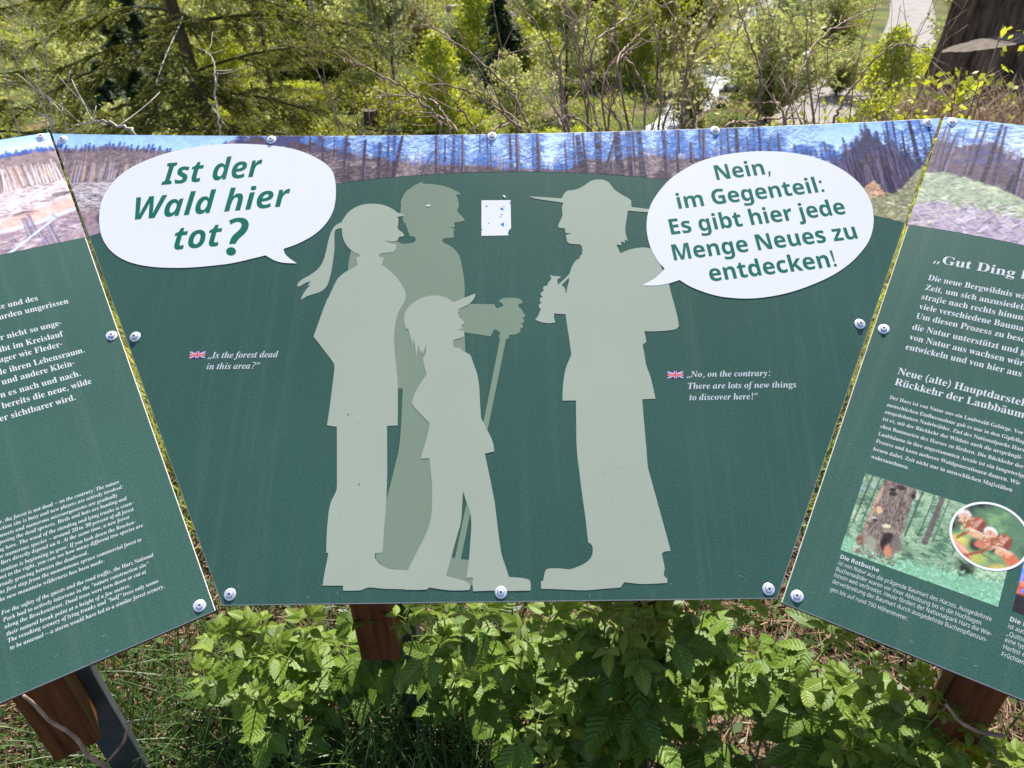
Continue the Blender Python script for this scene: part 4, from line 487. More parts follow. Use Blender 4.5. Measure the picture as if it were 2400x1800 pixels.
LINES = [
 ('C', 'b1', 'I', 'Ist der', -609.6, 735.8, 4.75, 86.18, 96.88),
 ('C', 'b1', 'I', 'Wald hier', -653.9, 662.6, 4.75, 92.76, 96.88),
 ('C', 'b1', 'I', 'tot', -570.9, 599.7, 4.75, 91.03, 96.88),
 ('C', 'b2', 'S', 'Nein,', 391.1, 723.3, 6.6, 59.75, 64.82),
 ('C', 'b2', 'S', 'im Gegenteil:', 318.3, 664.5, 6.6, 60.16, 64.82),
 ('C', 'b2', 'S', 'Es gibt hier jede', 300.4, 612.2, 6.6, 58.96, 64.82),
 ('C', 'b2', 'S', 'Menge Neues zu', 301.0, 561.0, 6.6, 59.4, 64.82),
 ('C', 'b2', 'S', 'entdecken!', 361.0, 519.4, 6.6, 59.89, 64.82),
 ('L', 'en', 'E', 'r, the forest is not dead – on the contrary: The nature', 180.8, 241.1, 0.0, 11.2, 12.42),
 ('L', 'en', 'E', 'ction site is busy and new players are actively involved:', 179.4, 231.2, 0.0, 11.2, 12.42),
 ('L', 'en', 'E', 'insects and numerous microorganisms are gradually', 174.6, 221.0, 0.0, 11.2, 12.42),
 ('L', 'en', 'E', 'posing the dead spruces. Birds and bats are hunting and', 174.0, 211.3, 0.0, 11.2, 12.42),
 ('L', 'en', 'E', 'ng here. The wood of the standing and lying trunks is essen-', 170.5, 200.7, 0.0, 11.2, 12.42),
 ('L', 'en', 'E', 'or numerous species – around 20 to 30 percent of all forest', 168.9, 190.8, 0.0, 11.2, 12.42),
 ('L', 'en', 'E', 'llers directly depend on it. At the same time, a new forest', 169.8, 181.3, 0.0, 11.2, 12.42),
 ('L', 'en', 'E', 'eration is beginning to grow: If you look down the Brocken-', 167.2, 170.6, 0.0, 11.2, 12.42),
 ('L', 'en', 'E', 'eet to the right, you can see how many different tree species are', 164.5, 161.4, 0.0, 11.2, 12.42),
 ('L', 'en', 'E', 'ready growing between the deadwood.', 162.2, 151.0, 0.0, 11.2, 12.42),
 ('L', 'en', 'E', 'he first step from the monotonous spruce commercial forest to', 159.4, 141.1, 0.0, 11.2, 12.42),
 ('L', 'en', 'E', 'he new mountain wilderness has been made.', 157.6, 130.7, 0.0, 11.2, 12.42),
 ('L', 'en', 'E', 'For the safety of the guests and the road traffic, the Harz National', 155.8, 111.8, 0.0, 11.13, 12.42),
 ('L', 'en', 'E', 'Park had to actively intervene in the “nature construction site”', 155.9, 101.7, 0.0, 11.18, 12.42),
 ('L', 'en', 'E', 'along the Brockenstreet. Dead trees were torn down or cut at', 155.7, 92.0, 0.0, 11.25, 12.42),
 ('L', 'en', 'E', 'their natural break point at a height of a few metres.', 155.7, 81.4, 0.0, 11.21, 12.42),
 ('L', 'en', 'E', 'The resulting scenery of lying trunks and “half” trees only seems', 155.0, 72.0, 0.0, 11.25, 12.42),
 ('L', 'en', 'E', 'to be unusual – a storm would have led to a similar forest scenery.', 155.7, 61.4, 0.0, 11.14, 12.42),
 ('L', 'de', 'R', 'te und des', 253.2, 601.9, 0.0, 19.74, 23.3),
 ('L', 'de', 'R', 'wurden umgerissen', 241.8, 582.2, 0.0, 19.74, 23.3),
 ('L', 'de', 'R', 'ar nicht so unge-', 237.5, 543.4, 0.0, 19.74, 23.3),
 ('L', 'de', 'R', 'bleibt im Kreislauf', 221.6, 521.7, 0.0, 19.74, 23.3),
 ('L', 'de', 'R', 'Säuger wie Fleder-', 218.9, 503.2, 0.0, 19.74, 23.3),
 ('L', 'de', 'R', 'de ihren Lebensraum.', 227.3, 481.4, 0.0, 19.74, 23.3),
 ('L', 'de', 'R', 'n und andere Klein-', 218.4, 462.8, 0.0, 19.74, 23.3),
 ('L', 'de', 'R', 'en es nach und nach.', 217.0, 441.0, 0.0, 19.74, 23.3),
 ('L', 'de', 'R', 'n bereits die neue, wilde', 210.3, 421.6, 0.0, 19.74, 23.3),
 ('L', 'de', 'R', 'er sichtbarer wird.', 213.8, 401.2, 0.0, 19.74, 23.3),
 ('R', 'h1', 'B', '„Gut Ding b', -357.5, 630.9, 0.0, 39.73, 36.31),
 ('R', 'p1', 'R', 'Die neue Bergwildnis wä', -356.5, 593.8, 0.0, 19.97, 23.73),
 ('R', 'p1', 'R', 'Zeit, um sich anzusiedeln', -356.1, 573.8, 0.0, 19.97, 23.73),
 ('R', 'p1', 'R', 'straße nach rechts hinunte', -357.2, 554.7, 0.0, 19.97, 23.73),
 ('R', 'p1', 'R', 'viele verschiedene Baumart', -355.7, 535.5, 0.0, 19.97, 23.73),
 ('R', 'p1', 'R', 'Um diesen Prozess zu besc', -355.7, 516.4, 0.0, 19.97, 23.73),
 ('R', 'p1', 'R', 'die Natur unterstützt und g', -356.1, 494.6, 0.0, 19.97, 23.73),
 ('R', 'p1', 'R', 'von Natur aus wachsen würd', -355.0, 475.0, 0.0, 19.97, 23.73),
 ('R', 'p1', 'R', 'entwickeln und von hier aus w', -356.1, 455.9, 0.0, 19.97, 23.73),
 ('R', 'h2', 'B', 'Neue (alte) Hauptdarstel', -356.0, 408.6, 0.0, 24.29, 26.98),
 ('R', 'h2', 'B', 'Rückkehr der Laubbäume', -355.2, 389.0, 0.0, 24.29, 26.98),
 ('R', 'p2', 'R', 'Der Harz ist von Natur aus ein Laubwald-Gebirge. Vor', -355.3, 362.8, 0.0, 11.42, 13.41),
 ('R', 'p2', 'R', 'menschlichen Einflussnahme gab es nur in den Gipfellag', -355.7, 349.2, 0.0, 11.31, 13.41),
 ('R', 'p2', 'R', 'ausgedehntere Nadelwälder. Ziel des Nationalparks Harz', -355.4, 336.5, 0.0, 11.33, 13.41),
 ('R', 'p2', 'R', 'ist es, mit der Rückkehr der Wildnis auch die ursprüngli-', -355.2, 323.9, 0.0, 11.32, 13.41),
 ('R', 'p2', 'R', 'chen Baumarten des Harzes zu fördern. Die Rückkehr der', -355.0, 310.7, 0.0, 11.37, 13.41),
 ('R', 'p2', 'R', 'Laubbäume in ihre angestammten Areale ist ein langwierige', -354.6, 297.3, 0.0, 11.26, 13.41),
 ('R', 'p2', 'R', 'Prozess und kann mehrere Waldgenerationen dauern. Wir', -354.5, 284.3, 0.0, 11.34, 13.41),
 ('R', 'p2', 'R', 'lernen dabei, Zeit nicht nur in menschlichen Maßstäben', -354.8, 270.8, 0.0, 11.32, 13.41),
 ('R', 'p2', 'R', 'wahrzunehmen.', -353.9, 257.4, 0.0, 11.52, 13.41),
 ('R', 'h3', 'S', 'Die Rotbuche', -352.2, 92.3, 0.0, 11.91, 12.99),
 ('R', 'p3', 'N', 'ist von Natur aus die prägende Baumart des Harzes. Ausgedehnte', -351.9, 82.5, 0.0, 9.36, 12.5),
 ('R', 'p3', 'N', 'Buchenwälder waren vor ihrer Abholzung bis in die Hochlagen', -352.1, 72.8, 0.0, 9.42, 12.5),
 ('R', 'p3', 'N', 'hinein weit verbreitet. Heute fördert der Nationalpark Harz die Wie-', -352.0, 63.6, 0.0, 9.37, 12.5),
 ('R', 'p3', 'N', 'derverbreitung der Baumart durch ausgedehnte Buchenpflanzun-', -351.7, 53.9, 0.0, 9.39, 12.5),
 ('R', 'p3', 'N', 'gen bis auf rund 700 Höhenmeter.', -351.2, 42.2, 0.0, 9.4, 12.5),
 ('R', 'h3', 'S', 'Die E', -137.5, 91.9, 0.0, 11.91, 12.99),
 ('R', 'p3', 'N', 'ist auc', -137.5, 82.1, 0.0, 9.39, 12.5),
 ('R', 'p3', 'N', '„Quitsc', -137.0, 72.2, 0.0, 9.39, 12.5),
 ('R', 'p3', 'N', 'eine typ', -137.1, 63.3, 0.0, 9.39, 12.5),
 ('R', 'p3', 'N', 'Herbst e', -137.3, 53.6, 0.0, 9.39, 12.5),
 ('R', 'p3', 'N', 'Früchten', -137.1, 43.6, 0.0, 9.39, 12.5),
 ('C', 'c1', 'E', '„Is the forest dead', -480.5, 392.9, 0.0, 24.12, 24.38),
 ('C', 'c1', 'E', 'in this area?“', -479.4, 373.2, 0.0, 23.81, 24.38),
 ('C', 'c2', 'E', '„No, on the contrary:', 306.1, 346.6, 0.0, 23.73, 23.09),
 ('C', 'c2', 'E', 'There are lots of new things', 306.0, 326.3, 0.0, 23.75, 23.09),
 ('C', 'c2', 'E', 'to discover here!“', 307.7, 307.1, 0.0, 23.28, 23.09)]
SHAPES = {
 'woman': '-276 650.5 -274.2 654 -272.7 657.8 -269.8 663.5 -266.5 668.8 -262.3 673.5 -257.4 677.5 -252.3 680.9 -246.8 683.7 -240.8 685.6 -234.5 686.8 -229 687.3 -223.5 687.4 -217.9 687.1 -212.3 686.3 -206.7 685.2 -201.1 683.5 -195.4 680.8 -189.8 677.6 -185.4 674.7 -181.2 671.5 -179.4 669.4 -177.6 667.6 -174.9 666.8 -172 666.2 -168.8 664.7 -165.7 662.8 -163.9 661.1 -162.1 659.2 -167.7 661.3 -170.4 659.7 -173.4 659.5 -176.6 659.5 -175.7 656 -175.1 652.5 -175 648.5 -175.2 644.6 -175.7 641 -175.8 637.5 -175.2 635 -174 632.7 -171.6 630.6 -169 628.7 -167 626.8 -165.2 624.7 -163.7 621.5 -165 619.2 -166.8 618.8 -168.6 618.4 -170.6 618.1 -172.7 617.8 -173.8 614 -174.7 610.9 -177.2 610 -179.7 609.3 -183.1 609 -186.5 609.1 -189.9 609.4 -193.3 610 -196.1 610.6 -198.8 611.4 -193.2 608.6 -189.1 606.7 -184.9 604.9 -181.5 603.8 -178.1 602.9 -176.3 602.4 -176.3 600 -176.5 597.7 -177 595 -177.9 592.4 -178.9 590.2 -180.4 588.6 -182.8 587.6 -185.4 587.2 -190.1 586.7 -194.8 586.4 -198.2 586 -201.5 585.3 -203.3 584.5 -204.8 583.3 -206.3 579.9 -203.9 578.6 -200.5 577.8 -197 577 -200.3 562.8 -196.1 559.9 -192 556.9 -187 552.4 -182.2 547.6 -177.2 542.4 -172.4 537 -169.4 532.8 -166.6 528.5 -163.9 524.2 -160.8 518.7 -158.1 513 -156.9 509.3 -156.1 505.6 -155.9 501.5 -156.2 497.5 -157.1 493.5 -158.5 489.6 -160.5 485.3 -162.7 481.2 -164.9 476.2 -166.8 471.1 -168.4 466.2 -169.6 461.1 -170.6 455.5 -171.3 449.8 -171.8 443.4 -172 437 -172.1 432.3 -172.1 427.6 -171.9 423 -171.7 418.3 -171.3 413.6 -170.9 409 -169.2 393.7 -166.4 374.5 -164.1 356.8 -163.4 351.5 -162.8 346.1 -162.3 340.7 -161.2 317.6 -160.2 294.7 -159.3 272.2 -176.3 271.2 -175.6 258.9 -173.6 221.1 -172.3 196.4 -171.7 172 -171.5 152.8 -171.8 130.2 -172.6 106.9 -171.9 134.2 -172.4 110.7 -173 92.2 -173.3 73.1 -184.2 72.3 -184.6 65.2 -182.8 63.1 -180.9 61 -178.5 58.6 -176 56.4 -173.1 54.3 -170.1 52.4 -166.6 50.9 -163 49.9 -159.2 49.3 -155.3 48.9 -151.4 48.6 -134.4 46.9 -135.8 30.9 -137 19.6 -161.6 20.4 -165.4 20.6 -169.2 20.8 -173 21.1 -177 21.6 -181.1 22.1 -185.7 22.6 -190.2 22.8 -193.1 22.4 -195.9 21.6 -199.2 20 -202.5 18.8 -211.2 18.4 -219.9 18.5 -228.7 18.6 -229.2 25.8 -259.3 26.1 -259.3 30.3 -259.2 34.4 -258.7 39.6 -258.2 44.8 -257.5 50 -255.7 63.5 -254.7 73.5 -257.9 73.8 -259 91 -259.5 109.5 -259.4 125.9 -259.3 107.9 -259.3 115.3 -259.3 122.7 -259.2 130.2 -259.1 134.5 -258.7 138.9 -258.2 143.2 -257.2 148.6 -255.7 153.9 -253.7 158.4 -251.6 162.8 -250.1 166.9 -249.2 171.2 -249.5 179.9 -250.2 188.6 -250.9 197.5 -254.6 247.4 -256.6 271 -272.5 274.1 -271.2 292.3 -269.7 321.2 -268.6 347.8 -268 365.3 -267.9 369.4 -268 373.5 -268.3 375.9 -268.9 378.3 -270.6 381.5 -272.6 384.5 -275.8 388.9 -279.2 393.3 -282.6 397.7 -294 412.5 -307.3 429.3 -302.2 449.3 -296.4 473.5 -294.1 482.2 -291.7 490.9 -289.2 499.5 -288 500.7 -285.8 507 -283.7 513.4 -281.5 519.7 -279.8 524.7 -277.9 529.6 -276 534.5 -274.7 537.2 -273 539.7 -269.1 543.9 -264.9 547.7 -261.2 550.6 -257.3 553.2 -252.8 556 -248.3 558.7 -241.6 562.7 -245.5 578 -239.6 579.8 -239.6 583.9 -243.6 585.7 -247.5 587.6 -251.1 589.8 -254.5 592.4 -258.4 596.1 -261.8 600.2 -265.1 604.8 -267.9 609.7 -270 614.7 -271.6 619.9 -272.9 625.3 -273.8 630.9 -274 633.6 -274.2 636.4 -276 637.7 -279.1 637.3 -282.1 636.6 -284.1 635.2 -286 633.5 -286.6 630.8 -286.9 628 -286.2 617.6 -285.3 607.2 -284.6 596.8 -284.6 590.2 -284.8 583.5 -285.1 576.9 -285.4 569.8 -285.8 562.7 -286.2 555.7 -286.8 550.1 -287.5 544.6 -288.3 539.2 -289.5 532.4 -291.3 525.8 -293.3 521.5 -295.9 517.8 -299.4 514.6 -303.4 512 -308.5 510.1 -313.7 508.5 -319.6 506.6 -325.3 504.4 -327.8 502.7 -330.2 500.8 -334.6 497.6 -334 501.1 -333.2 504.5 -331.2 509.7 -328.8 514.7 -326.2 519 -323.4 523 -320.6 527.2 -327 524.7 -323.5 529.4 -320.1 533.4 -324.5 532 -328.9 530.3 -332.7 528 -336.4 525.5 -340.2 523.4 -342.6 523.9 -343.2 526.8 -342.4 529.6 -341 532 -338.1 535.1 -334.9 537.9 -331.1 540.3 -327.2 542.6 -323.5 545.1 -319.6 548.1 -315.8 551.2 -312.3 554.7 -308.3 559.6 -305.1 565.1 -302.9 571 -301.3 577.2 -300.3 582.8 -299.4 588.4 -298.6 594 -297.8 601.2 -297.1 608.5 -296.2 615.7 -294.9 622.8 -293.2 629.7 -291.7 634.1 -289.8 638.3 -288.4 640.8 -286.7 643 -284.2 645.2 -281.5 647.1 -278.6 648.7',
 'man': '-172.8 689.4 -172 692.2 -171.2 695 -169.5 700.3 -167.5 705.5 -165.5 709.8 -162.9 713.6 -158.7 717 -154.1 720 -155.9 721.7 -148.7 723.5 -150.9 725.8 -147.7 726 -144.6 726.7 -141.1 729.3 -137.8 732.5 -139.1 729.5 -134 731.9 -135.6 728.5 -133.1 728 -130.7 727.7 -127.2 727.4 -123.7 727.2 -117.4 726.5 -111.1 725.6 -104.7 724.4 -98.5 722.8 -92.8 720.9 -87.2 718.5 -81.5 715.6 -76 712.5 -71.7 709.7 -67.6 706.6 -65.8 704.8 -64 702.9 -68.2 704.6 -66.1 702.3 -74.2 704.1 -72.8 700.9 -71.6 697.7 -70.3 693.2 -69.3 688.7 -68.6 684.3 -68.2 679.8 -68.5 677.3 -69.1 675 -70.2 673 -71.5 671 -70.7 669 -69.7 667 -66.9 663.3 -64.1 659.7 -59.2 653.2 -57.5 650.8 -59.1 648.5 -62.1 647.4 -65.3 646.7 -70.8 645.7 -76.4 644.9 -75.9 642.5 -75.4 640.1 -74.4 636.5 -77.2 635.6 -80.1 635 -83 635.5 -85.9 636.4 -83.3 635.1 -80.7 634.1 -77.5 633.4 -74.3 633 -75.9 629.9 -76.9 626.8 -76.7 622.9 -76.2 619 -76.3 615.1 -80 614.6 -83.7 614.1 -87.8 614 -91.8 613.7 -93.6 613 -95.2 611.9 -96.6 608.8 -95.6 606.8 -94.3 605 -90.3 602.7 -86.1 600.5 -82.6 598.3 -79.3 595.8 -75.4 592 -71.8 587.9 -69.1 584.2 -66.9 580.2 -64.9 574.9 -63.4 569.4 -62.3 564.4 -61.4 559.3 -60.5 554.3 -59.5 548.7 -58.5 543.2 -57.7 537.7 -56.8 531 -56.2 524.3 -55.9 517.9 -55.7 511.5 -55.6 505.2 -55.9 501.2 -55.5 497.5 -52.5 491.3 -48.9 485.3 -5.1 483.6 -4.3 480.9 -3.2 478.4 -1.7 476.8 0.1 475.5 10.5 480.8 9 483.2 7.3 485.4 4.6 487.6 1.7 489.6 4.1 491.4 6.6 493 9.2 494.3 11.9 495.1 17.7 495.4 23.7 495.2 29.6 494.9 35.4 494.1 37.8 493.1 39.9 491.4 41.8 488.6 43.4 485.5 40.6 484.5 37.9 483.4 36.2 482.6 34.6 481.6 35.8 478.8 37.1 476.2 39.4 474.4 41.6 472.5 42.4 470.1 43.1 467.5 44.5 465.6 46.1 463.8 46.7 461.7 44.7 458.2 40.8 457.2 42.5 456 44 454.6 45.2 451.5 44 449.7 42.6 448.2 39.4 447.6 40.9 445.8 42.3 444 42.7 441.2 40.5 438.4 38.8 437.8 37 437.4 38.5 434.9 37.9 432.1 35.6 430.2 33.3 428.6 30.2 427.5 26.9 426.9 23.3 426.8 19.7 426.8 18.9 421.5 16.6 419.7 14.3 418.5 9.2 418.8 4 419.8 2.2 422.6 4.5 431.3 -5.2 437.8 -11.2 424.5 -55.1 432.3 -53.7 408.5 -52.8 396.3 -66.8 379.8 -80.7 363.4 -89.3 345 -93.5 304.6 -92.5 263.1 -91.3 222.6 -90.8 206.1 -90.1 189.7 -90 173.5 -90.5 151.6 -91.7 130.1 -95.6 109.8 -104.8 88.7 -116.7 68.8 -128.5 49.1 -131.4 48 -134.4 47.3 -140 47.6 -145.7 48.4 -151.5 49.1 -168.8 50.7 -183.4 64.4 -179.1 101.1 -178.2 112.8 -177.4 124.5 -176.2 136.2 -175 141.6 -173.3 146.9 -171.7 152.2 -170.1 158.7 -168.7 165.3 -167.3 172 -163.4 191.4 -159.6 212.2 -158.2 219.2 -156.8 226.2 -155.7 233.4 -155 241.7 -154.6 250.1 -154.3 258.6 -153.9 270 -153.9 334.6 -163.9 334.7 -170.5 355.5 -177.2 376.6 -182.8 398.1 -189.9 437.6 -195.9 478.2 -202.1 519.7 -243.3 544.3 -257.7 553.2 -257.8 558.4 -258 563.6 -257.9 568.8 -257.4 575.6 -256.6 582.5 -255.7 587.8 -254.6 593.2 -242.8 594.5 -231 595.9 -219.8 598.6 -215.2 601.9 -211.2 606.7 -206.9 610.7 -203.1 612.1 -198.8 612.1 -192.7 610.9 -186.5 609.4 -181 609.3 -175.6 608.9 -171.5 606.7 -167.3 604.5 -161.9 604 -156.5 604.3 -152.4 604.7 -148.4 605.7 -145.9 606.9 -143.8 608.7 -142.6 612.5 -143.6 614.9 -144.8 616.9 -146.8 618.2 -148.9 619.2 -149.6 617.7 -151.7 619.7 -153 618.2 -156 626.9 -159.9 637.9 -163 648.3 -164.6 643.1 -166.6 652.3 -167.4 656.2 -168.3 660 -170.2 663.4 -171.8 666.8 -172.2 673.1 -171.9 679.6 -171.6 682.9 -171.5 686.1',
 'child': '-157.3 460.4 -157 465.1 -156.1 469.7 -154.6 473.8 -152.5 477.5 -149.6 481.6 -146.3 485.4 -142 489.3 -137.4 492.8 -132.3 495.7 -127.1 498.1 -121.9 499.9 -116.6 501.1 -111.4 501.9 -106.2 502 -100.2 501.4 -94.3 500.1 -88.9 498.2 -83.7 495.6 -79 492.3 -74.5 488.7 -36.9 504.5 -37.6 500.8 -38.5 497.2 -40.5 493 -43 489.3 -46.4 485.8 -50.1 482.9 -54.3 480.7 -58.6 478.7 -67 474.1 -62.1 473.4 -64.2 472.3 -62.4 470.6 -66.3 470.6 -65.7 468.3 -65.1 465.9 -64.8 463.4 -64.5 460.8 -62 458.3 -59.5 455.8 -57.8 453.7 -56.2 451.4 -55.7 449.3 -57.5 447.2 -59 446.1 -60.7 445.1 -59.3 442.3 -58.5 439.4 -60.8 438.1 -63.1 437 -65.5 436.4 -68 435.9 -64.9 436.1 -61.8 436.4 -59.5 437 -57.1 437.7 -56.7 434.4 -55.8 432 -55 429.5 -55.9 426 -57.3 424.2 -59.1 422.8 -62.8 421.6 -66.7 420.6 -69.6 419.5 -72.5 418.3 -73.2 416.4 -73.7 414.4 -73.7 412.3 -73.3 410.3 -72.6 407.6 -71.8 405 -61.1 404.5 -60.7 402.4 -59.5 400.9 -58.1 399.6 -54 397.2 -49.9 395 -45.9 392.5 -44.6 390.9 -43.6 389 -42.4 385.6 -41.4 382.1 -37.5 370.5 -35.4 364.7 -33.6 358.9 -32.3 352.9 -31.2 346.8 -30.6 342.3 -30.1 337.9 -29.6 333.4 -29.4 328.8 -29.2 324.1 -27.6 296.8 -27.3 291.7 -27 286.7 -26.2 281.8 -24.2 277.6 -21.8 273.4 -19.7 268.3 -17.5 263.1 -15.1 258.6 -12.6 254.1 -10.6 249.7 -8.9 245.2 -7.6 240.8 -6.5 236.4 -5.9 231.7 -5.5 227 -20.4 223.7 -17.4 209.2 -13.1 189.5 -8.9 167.6 -7.5 160.4 -6.1 153.2 -4.8 146 -4.1 140.9 -3.6 135.7 -3 130.6 -0.2 106.1 2.6 85.1 3.5 79.4 4.3 73.7 5.5 68 6.6 63.8 8 59.7 9.4 55.6 16.2 35.4 21 35.2 25.8 34.9 29.6 34.5 33.4 34.1 37.2 33.5 40.7 32.9 44 31.8 45.7 30.8 47.2 29.6 47.6 26.8 47.9 24 47.9 19.9 47.7 15.8 13.2 15.6 -12.9 16.3 -36.7 15.7 -37.2 19.6 -37.7 23.4 -38 27.2 -37.6 31.1 -36.9 34.9 -39.8 35.1 -42.6 35.2 -44.6 34.9 -46.6 34.5 -45.1 48.4 -43 66.3 -41.5 89.1 -41 96.8 -40.6 104.5 -40.4 112.2 -40.5 117.3 -40.9 122.4 -41.5 127.4 -42.7 132.2 -44.3 136.9 -45.7 140.8 -47.2 144.8 -48.6 148.8 -53.6 165 -54.5 147.7 -54.8 140.6 -55 133.5 -55.4 126.4 -55.7 122.1 -56.2 117.8 -56.9 113.6 -58.1 108.9 -59.5 104.3 -60.8 99.7 -65.2 83.7 -69.5 65.5 -77 37.8 -73.1 37 -69.3 36.1 -65.5 35.2 -60.3 33.9 -55.2 32.3 -51.1 31.1 -47.1 29.5 -44.4 28 -42 26.1 -41.2 24.8 -40.6 23.4 -42.4 17.6 -47.5 17.3 -52.7 17.1 -58.3 17.1 -64 17.1 -69.7 17.3 -75 17.8 -80.4 18.4 -85.7 19.1 -91 20 -96.3 20.9 -101.7 21.8 -103.5 20 -105.6 18.8 -116 18.4 -126.7 18.6 -137.4 18.8 -137.6 23.6 -137.5 28.3 -136.7 34.6 -135.6 41 -134 47.1 -131.7 52.8 -128.9 58.4 -126 63.9 -114.1 88.8 -111.5 94.5 -108.8 100.2 -106.5 106 -104.8 111.3 -103.4 116.8 -102.3 122.3 -101.6 127.7 -101.2 133.2 -101 138.8 -101.1 147.9 -101.5 157 -101.8 166.3 -100.9 155.6 -101.1 161.6 -101.3 167.6 -101.6 173.6 -102.1 178.5 -102.7 183.4 -103.4 188.2 -105.2 203 -107.5 217.6 -119.9 217 -120.2 218.8 -120.3 220.5 -119 225.9 -117.5 231.3 -116 236.7 -114.4 242.5 -113 248.4 -111.6 254.3 -110.6 259.4 -109.8 264.5 -109 269.6 -108.7 272.1 -108.6 274.7 -115.8 282.3 -123.1 289.9 -130.3 297.7 -133.8 301.8 -136.8 306.3 -137.5 308.2 -137.6 310.2 -137.3 313.4 -136.7 316.6 -134.9 322.6 -132.7 328.4 -130.2 333.8 -127.4 339.1 -124.5 344.3 -121.8 348.8 -118.9 353.3 -116 357.8 -117.3 362.3 -118.5 366.7 -119.7 371.2 -121.2 377.3 -122.3 383.5 -122.4 385.9 -121.9 388.3 -120.1 391.3 -118.5 394.4 -118.2 399.8 -118.5 405.4 -118.7 411 -123 393.1 -125.5 400.1 -127.5 393.9 -130.4 411.2 -133.7 389.9 -134.5 395.6 -135.3 401.4 -136.2 407.2 -137.3 411.8 -138.5 416.5 -139.7 421.2 -140.3 407.2 -143.8 421.2 -149.1 440.7 -152 439.7 -153.7 443.9 -155.2 448.2 -156.6 454.3',
